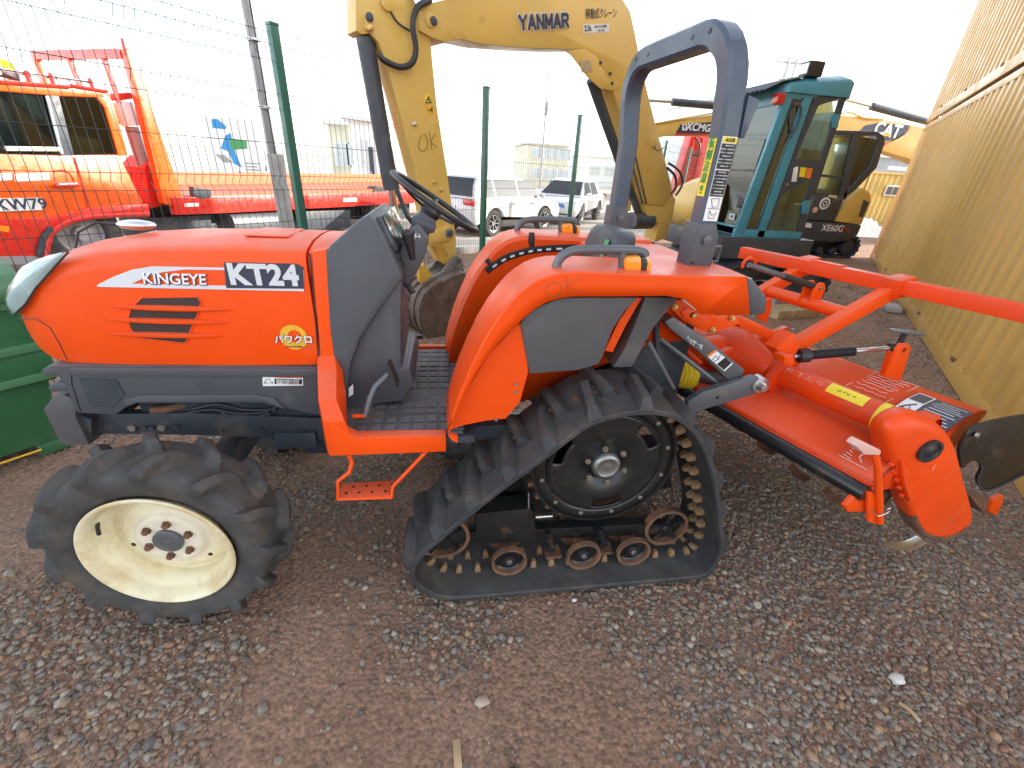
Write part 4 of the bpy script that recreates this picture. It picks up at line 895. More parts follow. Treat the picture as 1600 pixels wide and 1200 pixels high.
# disc with three kidney slots: built from sectors
mb = MB(); nA = 96; rs = [.06, .156, .171, .188, .206, .216, .278]
def slot(a, r0, r1):
    for c in (40, 160, 280):
        d = (math.degrees(a) - c + 180) % 360 - 180
        if abs(d) < 17 and r0 > .170 and r1 < .207: return True
    return False
def slot2(a, r0, r1):
    return False
for i in range(nA):
    a0, a1 = 2 * PI * i / nA, 2 * PI * (i + 1) / nA
    for r0, r1 in zip(rs[:-1], rs[1:]):
        if slot((a0 + a1) / 2, r0, r1): continue
        step = .0 if r1 <= .217 else .008
        q = [(SCX + r * math.cos(a), SY + step, SCZ + r * math.sin(a)) for r, a in ((r0, a0), (r1, a0), (r1, a1), (r0, a1))]
        mb.add(q, [(0, 1, 2, 3)])
mb.weld = True; sd = T(mb, 'sprocket_disc', 'black_paint', spr, smooth=30); sol = sd.modifiers.new('thickness', 'SOLIDIFY'); sol.thickness = .008; sol.offset = -1
T(ring_plate(.213, .223, SY - .004, SY + .006), 'disc_rim', 'black_paint', spr)
T(ring_plate(.272, .282, SY - .002, SY + .016), 'disc_rim', 'black_paint', spr)
T(MB().lathe((SCX, SY, SCZ), OUT, [(.058, -.004), (.058, .004), (.054, .018), (.046, .026), (.040, .027), (.036, .024), (.012, .025), (.0, .025)], 40), 'hub_cap', 'hub_steel', spr)
for k in range(6):
    a = rad(30 + 60 * k + 12); c = (SCX + .078 * math.cos(a), SY, SCZ + .078 * math.sin(a))
    T(MB().lathe(c, OUT, [(.017, 0), (.017, .005), (.012, .005), (.012, .016), (.006, .016), (.006, .024), (.0, .024)], 6), 'hub_nut', 'bolt', spr, smooth=15)
for k in range(12):
    a = rad(15 + 30 * k); c = (SCX + .246 * math.cos(a), SY + .008, SCZ + .246 * math.sin(a))
    T(MB().lathe(c, OUT, [(.013, 0), (.013, .004), (.009, .004), (.009, .012), (.0, .013)], 6), 'rim_bolt', 'bolt', spr, smooth=15)
for k in range(26):
    a = rad(7 + 360 / 26 * k); c = Vector((SCX + .260 * math.cos(a), SY + .0068, SCZ + .260 * math.sin(a))); t = Vector((-math.sin(a), 0, math.cos(a))); nn = Vector((math.cos(a), 0, math.sin(a)))
    if k % 2: T(MB().add([tuple(c + t * .018 - nn * .009), tuple(c + t * .018 + nn * .006), tuple(c - t * .018 + nn * .006), tuple(c - t * .018 - nn * .009)], [(0, 1, 2, 3)]), 'mud_slot', 'black_plastic', spr, smooth=0)
T(MB().cyl((SCX, SY + .02, SCZ), (SCX, TC, SCZ), .085, 24), 'rear_axle', 'chassis_dark')
# rollers: near and far discs on one hub
def roller(x, z, r, ya, yb):
    d = MB().lathe((x, 0, z), (0, 1, 0), [(r - .014, ya + .030), (r - .010, ya + .004), (r - .006, ya), (r, ya), (r + .001, ya + .022), (r - .012, ya + .034), (.030, ya + .040), (.026, (ya + yb) / 2), (.030, yb - .03), (r - .012, yb - .026), (r, yb - .018), (r, yb), (.014, yb)], 40)
    o = T(d, 'track_roller', 'rust', smooth=35)
    T(MB().lathe((x, ya, z), (0, 1, 0), [(.0, .004), (.014, .004), (.019, .008), (.028, .0085), (.033, .022), (r - .018, .026), (r - .011, .020), (r - .0085, .004)], 32), 'roller_cap', 'black_paint', o)
    T(MB().lathe((x, ya, z), (0, -1, 0), [(.013, -.005), (.011, -.001), (.0, .000)], 20), 'roller_pin', 'hub_steel', o)
for x in (.243, .556, .775): roller(x, .116, .072, 1.195, 1.345)
def idler(x, z, r):
    o = T(MB().lathe((x, 1.255, z), (0, 1, 0), [(r - .014, 0), (r, 0), (r, .030), (r - .014, .030), (r - .014, 0)], 44), 'idler_wheel', 'rust', smooth=35)
    T(MB().lathe((x, 1.25, z), (0, 1, 0), [(.0, -.006), (.022, -.006), (.026, .0), (.026, .04), (.0, .04)], 20), 'idler_hub', 'black_paint', o)
    mb = MB()
    for k in range(5):
        a = rad(20 + 72 * k); mb.beam((x + .02 * math.cos(a), 1.268, z + .02 * math.sin(a)), (x + (r - .012) * math.cos(a), 1.268, z + (r - .012) * math.sin(a)), .016, .020, up=(0, 1, 0))
    T(mb, 'idler_spokes', 'black_paint', o)
idler(-.022, .215, .108); idler(.935, .185, .098)
# undercarriage frame
T(MB().beam((.0, 1.29, .20), (.92, 1.29, .175), .05, .06), 'track_frame', 'black_paint', bevel=.006)
tb = T(MB().prism(poly([(744, 803), (830, 795), (838, 830), (836, 846), (762, 850), (743, 842)], 1.235), (0, .085, 0)), 'tension_box', 'black_paint', bevel=.004)
T(MB().tube([PV(826, 794, 1.23), PV(826, 770, 1.24)], .003, 6), 'grease_line', 'steel', tb)
T(MB().cyl(PV(836, 808, 1.245), PV(862, 806, 1.26), .008, 10), 'tension_rod', 'steel', tb)
for x, y in ((862, 848), (942, 842)):
    a = PV(x - 6, y - 16, 1.24); b = PV(x, y + 6, 1.235); l_ = T(MB().tube([a, b], .013, 8), 'roller_arm', 'black_paint'); T(MB().lathe(b, OUT, [(.019, -.01), (.019, .012), (.0, .014)], 10), 'arm_pivot', 'black_paint', l_)
    T(MB().beam(PV(x - 10, y + 20, 1.25), PV(x + 14, y + 18, 1.25), .03, .016), 'arm_foot', 'rust', l_)
T(MB().prism([PV(x, y, 1.36) for x, y in [(700, 760), (900, 690), (1040, 690), (1050, 760), (900, 800), (760, 800)]], (0, .05, 0)), 'frame_plate', 'black_paint')
NEAR_TRACK = [o for o in list(tractor.children) if o.name.split('.')[0] in ('track_belt', 'sprocket', 'track_roller', 'idler_wheel', 'track_frame', 'rear_axle')]
for o in NEAR_TRACK: mirror(o)

# ---- hitch
T(MB().box((.85, TC, .80), (.34, .36, .55)), 'rear_housing', 'chassis_dark', bevel=.02)
la = T(MB().prism(poly([(1046, 480), (1052, 470), (1072, 466), (1092, 480), (1118, 493), (1153, 493), (1157, 506), (1136, 513), (1109, 521), (1090, 514), (1066, 500)], 1.50), (0, .03, 0)), 'lift_plate', 'orange', bevel=.004)
T(MB().prism(poly([(1064, 486), (1072, 480), (1106, 496), (1110, 504), (1100, 512), (1090, 510), (1066, 496)], 1.499), (0, -.006, 0)), 'plate_rib', 'orange', la, .004)
for x, y in ((1054, 479), (1082, 492), (1143, 497), (1113, 515)):
    c = PV(x, y, 1.497); T(MB().lathe(c, OUT, [(.013, 0), (.013, .004), (.009, .004), (.009, .014), (.0, .015)], 6), 'plate_bolt', 'brass', la, smooth=15)
T(MB().prism(poly([(1064, 468), (1076, 467), (1094, 482), (1086, 484)], 1.498), (0, -.002, 0)), 'warning_label', 'white_decal', la)
ar = T(MB().prism(poly([(1039, 503), (1052, 495), (1110, 534), (1164, 578), (1160, 588), (1142, 599), (1100, 556), (1045, 512)], 1.44), (0, .06, 0)), 'lift_arm', 'grey_metal', bevel=.006)
T(MB().prism(poly([(1104, 556), (1117, 546), (1145, 568), (1132, 580)], 1.4392), (0, -.0012, 0)), 'warning_label', 'white_decal', ar, smooth=0)
T(MB().prism(poly([(1104, 556), (1117, 546), (1120, 548.5), (1107, 558.5)], 1.4378), (0, -.0006, 0)), 'warning_label', 'orange_decal', ar, smooth=0)
T(MB().prism(poly([(1120, 569), (1133, 558.5), (1143, 567), (1131, 578)], 1.4378), (0, -.0006, 0)), 'warning_label', 'black_decal', ar, smooth=0)
strokes([[(1113, 562), (1118, 556), (1122, 560), (1126, 554)], [(1116, 565), (1124, 560)]], .0016, 'black_decal', lambda x, y: PV(x, y, 1.4372), ar, 'pictogram')
strokes([[(1093, 544), (1098, 539)], [(1091, 538), (1096, 540), (1096, 546)], [(1083, 532), (1089, 536)], [(1086, 534), (1083, 540)], [(1077, 534), (1079, 530), (1082, 533), (1079, 537)], [(1073, 527), (1077, 530), (1075, 524)]], .0016, 'white_decal', lambda x, y: PV(x, y, 1.4385), ar)
lk = T(MB().prism(poly([(1074, 628), (1100, 612), (1180, 589), (1194, 592), (1199, 602), (1194, 613), (1184, 615), (1100, 640), (1078, 648)], 1.40), (0, .03, 0)), 'lower_link', 'grey_metal', bevel=.005)
T(MB().lathe(PV(1187, 601, 1.40), OUT, [(.034, -.03), (.034, .008), (.022, .010), (.018, .018), (.016, .034), (.0, .036)], 20), 'link_pin', 'steel', lk)
T(MB().lathe(PV(1121, 621, 1.40), OUT, [(.008, 0), (.0, .001)], 10), 'link_hole', 'black_paint', lk)
mirror(lk); mirror(ar)
T(MB().tube([PV(1012, 533, 1.42), PV(1052, 607, 1.42)], .010, 8), 'stabiliser_rod', 'grey_metal')
T(MB().tube([PV(1030, 528, 1.52), PV(1127, 603, 1.46)], .010, 8), 'lift_rod', 'grey_metal')
T(MB().tube([PV(1026, 500, 1.5), PV(1026, 560, 1.5)], .011, 8), 'hydraulic_pipe', 'chassis_dark')
T(MB().tube([PV(1045, 500, 1.55), PV(1040, 545, 1.6), PV(1010, 575, 1.6)], .006, 6), 'hydraulic_hose', 'chassis_dark')
T(MB().tube([PV(1032, 540, 1.60), PV(1060, 560, 1.60)], .018, 8), 'spring_cover', 'tiller_red')
T(MB().tube([PV(1068, 545, 1.62), PV(1094, 568, 1.60)], .012, 8), 'linkage_rod', 'tiller_red')
pc = PV(1052, 582, 1.74); mb = MB(); pr = []
for k in range(9): pr.append((.072 if k % 2 == 0 else .062, k * .012))
T(mb.lathe(pc, (1, 0, -.12), [(.0, 0)] + pr + [(.0, .1)], 28), 'shaft_guard', 'yellow_decal')
T(MB().tube([pc, (pc[0] + .45, TC, pc[2] - .06)], .035, 14), 'drive_shaft', 'black_plastic')
tl = T(MB().tube([(.98, TC + .03, 1.10), (1.40, TC + .02, .95)], .018, 10), 'top_link', 'black_plastic')
# ================================================================== rotary tiller behind the tractor
O_ = np.array(PZ(1425, 672, .75)); F_ = np.array(PZ(1200, 575, .75)); ta = (F_ - O_); ta[2] = 0; ta /= np.linalg.norm(ta); tr = np.array([ta[1], -ta[0], 0])
TANG = math.degrees(math.atan2(tr[1], tr[0])); TLEN = 1.42
tiller = empty('rotary_tiller', (O_[0] + ta[0] * .7, O_[1] + ta[1] * .7, 0), rad(TANG), 'orange rotary tiller with raised toolbar hitched behind the tractor', 'tiller')
def TL(s, r, z): return tuple(O_[:2] + ta[:2] * s + tr[:2] * r) + (z,)
def R(mb, name, m, parent=None, bevel=0, smooth=40): return build(mb, name, m, parent or tiller, bevel, smooth, root=tiller)
def PS(x, y, s): return PV(x, y, O_[1] + ta[1] * s)               # on the upright plane facing the yard at station s
avec = lambda d: tuple(ta * d)
pipe = R(MB().cyl(TL(-.02, 0, .75), TL(TLEN, 0, .75), .056, 28), 'cross_tube', 'tiller_red')
R(MB().lathe(TL(.085, 0, .75), tuple(ta), [(.0565, 0), (.058, .001), (.058, .026), (.0565, .027)], 28), 'yellow_band', 'yellow_decal', pipe)
# centre gearbox with cones into the tube
gb = R(MB().lathe(TL(.56, 0, .75), tuple(ta), [(.056, 0), (.066, .01), (.075, .05), (.105, .14), (.125, .18), (.13, .25), (.125, .32), (.105, .36), (.075, .45), (.066, .49), (.056, .5)], 28), 'gearbox', 'tiller_red', smooth=60)
R(MB().cyl(TL(.81, -.02, .77), TL(.81, -.26, .80), .075, 20, .05), 'input_housing', 'tiller_red', gb)
R(MB().prism([TL(.50, -.12, .72), TL(.50, .02, .86), TL(.50, .09, .80), TL(.50, .09, .68), TL(.50, -.05, .66)], avec(.035)), 'hitch_plate', 'tiller_red', gb, .004)
R(MB().prism([TL(.72, -.20, .80), TL(.72, .05, .84), TL(.72, .30, .88), TL(.72, .32, .84), TL(.72, .1, .76), TL(.72, -.2, .72)], avec(.03)), 'hitch_plate', 'tiller_red', gb, .004)
R(MB().prism([PS(x, y, .62) for x, y in [(1153, 497), (1160, 494), (1180, 503), (1225, 525), (1218, 532), (1200, 530), (1156, 512)]], avec(.03)), 'mast_plate', 'orange', gb, .004)
# hood over the rotor: front slope, top, rear slope
sec = [(-.268, .598), (-.255, .615), (-.17, .640), (-.08, .662), (-.02, .668), (.07, .672), (.19, .705), (.32, .74), (.48, .75), (.545, .74), (.55, .71)]
mb = MB(); S0, S1 = -.045, TLEN
mb.sheet([[TL(s, r, z) for r, z in sec] for s in (S0, S1)]); cov = R(mb, 'rotor_hood', 'tiller_red', smooth=30)
q = cov.modifiers.new('thickness', 'SOLIDIFY'); q.thickness = .006; q.offset = -1
R(MB().tube([TL(S0 + .0, -.272, .572), TL(S1, -.272, .572)], .031, 14), 'rubber_strip', 'black_paint')
R(MB().tube([TL(S0 - .005, -.258, .612), TL(S1, -.258, .612)], .007, 6), 'hood_lip', 'tiller_red', cov)
R(MB().prism([TL(S0, r, z) for r, z in sec] + [TL(S0, .40, .58), TL(S0, .05, .50), TL(S0, -.2, .56)], avec(.01)), 'end_plate', 'tiller_red', cov)
R(MB().prism([TL(S1 - .01, r, z) for r, z in sec] + [TL(S1 - .01, .40, .45), TL(S1 - .01, .05, .35), TL(S1 - .01, -.2, .45)], avec(.01)), 'end_plate', 'tiller_red', cov)
# chain case
EY = np.array([0, 1., 0])
case_px = [(1376, 690), (1378, 668), (1392, 654), (1412, 646), (1438, 648), (1462, 660), (1482, 688), (1496, 738), (1508, 780), (1513, 808), (1500, 830), (1472, 842), (1446, 839), (1428, 826), (1411, 790), (1396, 752), (1384, 718)]
cp = [np.array(p) for p in spline([PS(x, y, -.06) for x, y in case_px], 3, closed=True)]; cc = np.mean(cp, 0)
cr = lambda k, d: [tuple(cc + (p - cc) * k + EY * d) for p in cp]
cas = R(MB().loft([cr(.02, -.034), cr(.80, -.032), cr(.92, -.027), cr(.975, -.016), cr(1.0, .0), cr(1.0, .042), cr(.97, .05)]), 'chain_case', 'case_orange', smooth=60)
R(MB().lathe(TL(-.05, .0, .75), tuple(ta), [(.075, .0), (.085, .01), (.085, .05), (.075, .06), (.065, .08), (.056, .082)], 28), 'case_flange', 'tiller_red', cas)
cpx = PS(1451, 704, -.096); cap_r = .046
R(MB().lathe(cpx, (0, -1, 0), [(cap_r, -.01), (cap_r, .010), (cap_r * .8, .010), (cap_r * .74, .004), (.02, .004), (.014, .009), (.0, .009)], 28), 'bearing_cap', 'black_plastic', cas)
e0 = Vector(PS(1460, 730, -.0965)); R(MB().tube([tuple(e0 + Vector(tr) * .014 * math.cos(a) + Vector((0, 0, .010 * math.sin(a)))) for a in np.linspace(0, 2 * PI, 16, endpoint=False)], .0012, 5, closed=True), 'case_mark', 'pale_decal', cas)
R(MB().sheet([[tuple(cc + (p - cc) * k + EY * d) for k, d in ((.86, -.0305), (.925, -.0285), (.985, -.016), (1.012, .0), (1.012, .044))] for p in cp[29:42]]), 'worn_skid', 'rust', cas, smooth=60)
R(MB().prism([PS(x, y, -.085) for x, y in [(1398, 715), (1412, 728), (1420, 772), (1414, 780), (1404, 752)]], avec(-.02)), 'case_rib', 'case_orange', cas, .004)
for x, y in ((1394, 736), (1398, 748), (1402, 760), (1406, 772), (1390, 724)):
    R(MB().lathe(PS(x, y, -.08), tuple(-ta), [(.009, 0), (.009, .012), (.0, .014)], 6), 'case_bolt', 'case_orange', cas, smooth=15)
# stand in front of the case
sd_ = R(MB().tube([PS(1366, 708, -.15), PS(1371, 728, -.155), PS(1374, 790, -.155), PS(1375, 816, -.155)], .012, 8), 'support_stand', 'orange')
R(MB().prism([PS(x, y, -.165) for x, y in [(1338, 698), (1347, 689), (1378, 704), (1376, 712), (1352, 711)]], avec(.035)), 'stand_pad', 'pale_decal', sd_, .006)
R(MB().prism([PS(x, y, -.13) for x, y in [(1322, 792), (1352, 760), (1372, 775), (1372, 798), (1352, 800), (1325, 800)]], avec(.02)), 'stand_bracket', 'orange', sd_, .003)
R(MB().prism([PS(x, y, -.15) for x, y in [(1356, 768), (1370, 772), (1370, 820), (1357, 815)]], avec(.01)), 'stand_bracket', 'orange', sd_, .002)
R(MB().tube(spline([PS(1361, 797, -.17), PS(1372, 806, -.17), PS(1388, 800, -.17), PS(1391, 794, -.17), PS(1386, 796, -.17)], 4), .0022, 5), 'linch_pin', 'steel', sd_)
# labels
def hood_pt(s, r, o=.0075): return TL(s, r, float(np.interp(r, [p[0] for p in sec], [p[1] for p in sec])) + o)
def hood_lab(s0, s1, r0, r1, m, o=.0075, name='label'):
    return R(MB().sheet([[hood_pt(s, r, o) for s in (s0, s1)] for r in np.linspace(r0, r1, 2 if r1 - r0 < .03 else 9)]), name, m, cov, smooth=30)
hood_lab(-.038, .085, .21, .42, 'navy_decal'); hood_lab(.088, .148, .21, .42, 'white_decal'); hood_lab(-.038, .085, .175, .205, 'yellow_decal'); hood_lab(.092, .144, .32, .41, 'navy_decal', .009)
for k in range(9): hood_lab(-.032 + (k * 7 % 5) * .006, .075 - (k % 3) * .006, .225 + k * .021, .230 + k * .021, 'silver_decal', .009, 'label_line')
strokes([[(.098, .23), (.118, .28), (.138, .24)], [(.105, .30), (.13, .26), (.125, .23)]], .0025, 'navy_decal', lambda s, r: hood_pt(s, r, .0095), cov, 'pictogram')
fr_ = [(.185, .235), (.185, .50), (.35, .50), (.35, .235)]
R(MB().tube([hood_pt(s, r) for s, r in fr_], .002, 5, closed=True), 'label_frame', 'pale_decal', cov)
for k in range(8):
    a0 = .20 + (k * 5 % 3) * .006; R(MB().tube([hood_pt(a0 + i * .0125, .262 + k * .031 + .005 * math.sin(i * 1.9 + k)) for i in range(11)], .0022, 4), 'label_line', 'pale_decal', cov)
R(MB().tube([hood_pt(s, r) for s, r in [(.0, -.22), (.0, -.135), (.10, -.135), (.10, -.22)]], .002, 5, closed=True), 'label_frame', 'pale_decal', cov)
R(MB().tube([hood_pt(.03, -.20), hood_pt(.05, -.18), hood_pt(.05, -.15)], .003, 5), 'pictogram', 'pale_decal', cov)
for k in range(4): R(MB().tube([hood_pt(.06 + .008 * k, -.21 + .017 * k), hood_pt(.09, -.205 + .017 * k)], .002, 4), 'pictogram', 'pale_decal', cov)
def pipe_pt(s, a, o=.0015): return tuple(np.array(TL(s, 0, .75)) + (np.array([0, 0, 1.]) * math.sin(a) - tr * math.cos(a)) * (.056 + o))
mb = MB().sheet([[pipe_pt(s, a) for a in np.linspace(rad(28), rad(82), 6)] for s in (.155, .30)]); R(mb, 'paper_note', 'yellow_decal', pipe)
strokes([[(.265, 75), (.255, 70), (.25, 78)], [(.24, 72), (.235, 80)], [(.228, 78), (.222, 70), (.218, 79)], [(.205, 75), (.195, 75)]], .0014, 'black_decal', lambda s, a: pipe_pt(s, rad(a - 22), .003), pipe)
strokes([[(.56, 60), (.56, 84)], [(.54, 82), (.56, 70), (.535, 60)], [(.515, 78), (.49, 78)], [(.50, 78), (.50, 58)], [(.47, 76), (.45, 74), (.475, 60), (.44, 60)], [(.42, 78), (.43, 66), (.40, 66)], [(.41, 76), (.41, 58)]], .0014, 'pale_decal', lambda s, a: pipe_pt(s - .08, rad(a - 18), .001), pipe)
# rear flap: dark rubbery sheet hanging at the back, its near end curling into view
fl_px = [tuple(p) for p in spline([(1500, 705), (1504, 692), (1514, 676), (1532, 664), (1560, 656), (1610, 648), (1650, 650), (1655, 690), (1640, 725), (1600, 742), (1570, 757), (1545, 766), (1533, 762), (1528, 748), (1535, 732), (1528, 722), (1516, 722), (1504, 732)], 3, closed=True)]
flp = R(MB().prism([PS(x, y, .0) for x, y in fl_px], avec(.012)), 'side_flap', 'black_paint', bevel=.003)
R(MB().tube([PS(x, y, -.002) for x, y in fl_px[24:44]], .004, 6), 'flap_edge', 'rubber_track', flp)
R(MB().lathe(PS(1524, 679, -.004), tuple(-ta), [(.012, 0), (.012, .01), (.0, .012)], 6), 'flap_bolt', 'bolt', flp)
mb = MB(); secf = [(.55, .72), (.59, .66), (.62, .56), (.63, .44), (.61, .34), (.57, .28)]
mb.sheet([[TL(s, r, z) for r, z in secf] for s in (.0, TLEN)]); rf = R(mb, 'rear_flap', 'black_paint', smooth=60); q = rf.modifiers.new('thickness', 'SOLIDIFY'); q.thickness = .008
R(MB().prism([PS(x, y, .04) for x, y in [(1516, 775), (1545, 776), (1556, 790), (1548, 808), (1535, 800)]], avec(.05)), 'flap_bracket', 'rust', rf)
R(MB().prism([PS(x, y, .03) for x, y in [(1546, 800), (1552, 782), (1570, 775), (1566, 788), (1558, 806)]], avec(.02)), 'flap_hook', 'orange', rf, .003)
# rotor with curved tines
RC = (.17, .36)
rot = R(MB().cyl(TL(.0, RC[0], RC[1]), TL(TLEN - .02, RC[0], RC[1]), .035, 16), 'rotor_shaft', 'rust')
for k in range(26):
    s = .03 + k * .053; a = rad(20 + (k * 71) % 140); sg = 1 if k % 2 else -1; pts = []
    rg = []
    for i in range(9):
        t = i / 8; r = .03 + .205 * t; aa = a - .75 * t * t; sl = s + (sg * .075 * max(0, t - .6) ** 1.3 * 3.0)
        c = np.array(TL(sl, RC[0] + r * math.cos(aa), RC[1] + r * math.sin(aa))); u = tr * (-math.sin(aa)) + np.array([0, 0, math.cos(aa)]); w = .027 * (1 - .2 * t)
        rg.append([tuple(c - u * w - ta * .003), tuple(c + u * w - ta * .003), tuple(c + u * w + ta * .003), tuple(c - u * w + ta * .003)])
    R(MB().loft(rg), 'tine', 'rust', rot, smooth=50)
tn = spline([PS(1376, 846, -.0), PS(1395, 853, .0), PS(1420, 852, .02), PS(1440, 843, .04)], 4); mb = MB(); mb.tube(tn, .024, 8, squash=.2); R(mb, 'tine', 'steel', rot)
for x, y in ((1112, 632), (1150, 664), (1196, 700), (1246, 740), (1301, 778)):
    c0_ = np.array(PZ(x, y, .27)); rg = []; sh_ = O_ + ta * ((c0_ - O_) @ ta + .05) + tr * RC[0]; sh_[2] = RC[1] - .02
    for t, tw in ((0, 0), (.35, 0), (.62, .3), (.8, .7), (1, 1)):
        c = sh_ + (c0_ + ta * .045 - sh_) * min(t / .8, 1) - ta * .10 * max(0, (t - .7) / .3); w = tr * .024 * (.5 + .5 * tw) + np.array([0, 0, .014]) * (1 - tw * .6); th_ = ta * .003 * (1 - tw) + np.array([0, 0, .003]) * tw
        rg.append([tuple(c - w - th_), tuple(c + w - th_), tuple(c + w + th_), tuple(c - w + th_)])
    R(MB().loft(rg), 'tine', 'rust', rot, smooth=50)
# raised toolbar frame
BZ = 1.17
bA, bB = PZ(1160, 394, BZ), PZ(1680, 506, BZ); jn, jf = PZ(1408, 446, BZ), PZ(1264, 414, BZ)
bar_ = R(MB().beam(bA, bB, .062, .062), 'toolbar', 'tiller_red', bevel=.006)
for t in (.02, .06, .33, .40): p = Vector(bA).lerp(Vector(bB), t); R(MB().lathe((p.x, p.y, BZ + .031), (0, 0, 1), [(.008, 0), (.0, .001)], 10), 'bolt_hole', 'black_paint', bar_)
pj_ = Vector(bA).lerp(Vector(bB), .365); R(MB().beam(tuple(Vector(bA).lerp(Vector(bB), .31) + Vector((0, 0, .034))), tuple(Vector(bA).lerp(Vector(bB), .42) + Vector((0, 0, .034))), .05, .006), 'bar_plate', 'tiller_red', bar_, .002)
na = PV(1226, 548, 1.64); arm1 = R(MB().beam(na, jn, .055, .060), 'toolbar_arm', 'orange', bevel=.006)
R(MB().prism([PS(x, y, .46) for x, y in [(1213, 545), (1240, 520), (1252, 540), (1240, 556), (1226, 562)]], avec(.06)), 'arm_socket', 'orange', arm1, .004)
off = Vector(jf) - Vector(jn); arm2 = R(MB().beam(tuple(Vector(na) + off), jf, .055, .060), 'toolbar_arm', 'orange', bevel=.006)
for t in (.62, .74): p = Vector(na).lerp(Vector(jn), t); R(MB().lathe((p.x, p.y, p.z + .031), (0, 0, 1), [(.009, 0), (.0, .0012)], 10), 'bolt_hole', 'black_paint', arm1)
for j in (jn, jf): R(MB().beam(tuple(Vector(j) + Vector((-.07, -.012, -.012))), tuple(Vector(j) + Vector((.03, .005, .005))), .075, .085), 'weld_collar', 'tiller_red', bar_, .008)
cn = Vector(na).lerp(Vector(jn), .56); cf = cn + off * 1.02
cb = R(MB().tube([tuple(cn), tuple(cf)], .030, 14), 'cross_bar', 'orange')
pl = cn.lerp(cf, .42)
for d in (-.02, .025):
    c = pl + Vector(tuple(ta * d)); R(MB().prism([tuple(c + Vector((-.03, .0, .0))), tuple(c + Vector((.03, 0, .0))), tuple(c + Vector((.03, 0, .08))), tuple(c + Vector((.012, 0, .105))), tuple(c + Vector((-.012, 0, .105))), tuple(c + Vector((-.03, 0, .08)))], avec(.008)), 'lug_plate', 'orange', cb, .002)
R(MB().cyl(tuple(pl + Vector((0, 0, .08)) - Vector(tuple(ta * .03))), tuple(pl + Vector((0, 0, .08)) + Vector(tuple(ta * .05))), .008, 10), 'lug_pin', 'bolt', cb)
te = pl + Vector((0, 0, .08)); ts = Vector(PX(1170, 414, 1.35))
tlk = R(MB().tube([tuple(te), tuple(te.lerp(ts, .5))], .016, 10), 'adjuster_link', 'black_plastic'); R(MB().tube([tuple(te.lerp(ts, .5)), tuple(ts)], .013, 10), 'adjuster_tube', 'grey_metal', tlk)
R(MB().tube([tuple(ts + Vector((.03 * math.cos(a), .0, .03 * math.sin(a)))) for a in np.linspace(-.4, 3.6, 12)], .007, 6), 'link_eye', 'tiller_red', tlk)
# depth rod with spring and crank
r0 = np.array(PV(1240, 557, 1.60)); r1 = np.array(PZ(1398, 543, .91)); rd = lambda t: tuple(r0 + (r1 - r0) * t)
rod = R(MB().tube([rd(0), rd(1.0)], .010, 10), 'depth_rod', 'steel')
R(MB().tube([rd(.05), rd(.15)], .032, 18), 'spring_cup', 'black_plastic', rod)
mb = MB(); mb.tube([rd(.14), rd(.60)], .017, 10)
for k in range(22): mb.lathe(rd(.15 + k * .0205), tuple(r1 - r0), [(.016, 0), (.022, .003), (.022, .006), (.016, .009)], 14)
R(mb, 'spring', 'black_plastic', rod)
R(MB().tube([rd(.95), rd(1.04)], .022, 12), 'rod_nut', 'black_plastic', rod)
h0 = Vector(rd(1.03)); R(MB().tube([tuple(h0), tuple(h0 + Vector((0, 0, .07)))], .012, 8), 'crank_post', 'black_plastic', rod); R(MB().beam(tuple(h0 + Vector((-.06, .02, .075))), tuple(h0 + Vector((.05, -.04, .08))), .03, .012), 'crank_handle', 'grey_metal', rod, .004)
up = R(MB().prism([PS(x, y, .36) for x, y in [(1384, 590), (1402, 545), (1408, 537), (1420, 537), (1424, 545), (1408, 595)]], avec(.012)), 'rod_upright', 'orange', bevel=.003)
R(MB().prism([PS(x, y, .43) for x, y in [(1378, 586), (1390, 550), (1402, 545), (1400, 590)]], avec(.012)), 'rod_upright', 'orange', bevel=.003)
R(MB().lathe(PS(1414, 547, .358), tuple(-ta), [(.010, 0), (.0, .001)], 12), 'upright_hole', 'black_paint', up)
b0 = PV(1236, 566, 1.595); R(MB().prism([PS(x, y, .40) for x, y in [(1225, 568), (1226, 556), (1240, 555), (1242, 566), (1238, 573)]], avec(.05)), 'rod_clevis', 'orange', rod, .003)
R(MB().prism([PS(x, y, .9) for x, y in [(1188, 500), (1196, 470), (1206, 466), (1206, 480), (1198, 505)]], avec(.02)), 'far_upright', 'orange')
# ================================================================== teal-cabbed excavator with the long yellow boom
EA = 30.7; EB = (-.17, 4.2); en = np.array([-math.sin(rad(EA)), math.cos(rad(EA)), 0]); ed_ = np.array([math.cos(rad(EA)), math.sin(rad(EA)), 0])
exc = empty('excavator', (4.9, 6.35, 0), 0, 'excavator with teal cab and yellow boom reaching over behind the tractor', 'excavator')
def E(mb, name, m, parent=None, bevel=0, smooth=40): return build(mb, name, m, parent or exc, bevel, smooth, root=exc)
def PE(x, y, o=0.0): return PA(x, y, (EB[0] + en[0] * o, EB[1] + en[1] * o), EA)
def eplate(px, o, d): return MB().prism([PE(x, y, o) for x, y in px], tuple(en * d))
boom_px = [(654, 33), (657, 14), (672, 5), (700, -2), (760, -7), (850, -12), (930, -14), (958, -10), (974, 0), (985, 18), (992, 50), (1004, 112), (1025, 196), (1050, 292), (1049, 308), (1038, 322), (1007, 318), (1000, 300), (983, 224), (968, 172), (955, 135), (942, 105), (930, 88), (910, 76), (885, 77), (815, 74), (755, 69), (717, 61), (696, 66), (675, 59), (656, 48)]
boom = E(eplate(boom_px, 0, .24), 'boom', 'exc_yellow', bevel=.008)
E(eplate([(887, 79), (912, 76), (932, 88), (950, 122), (968, 132), (960, 142), (938, 138), (918, 120), (902, 98)], -.012, .012), 'cylinder_bracket', 'exc_yellow', boom, .003)
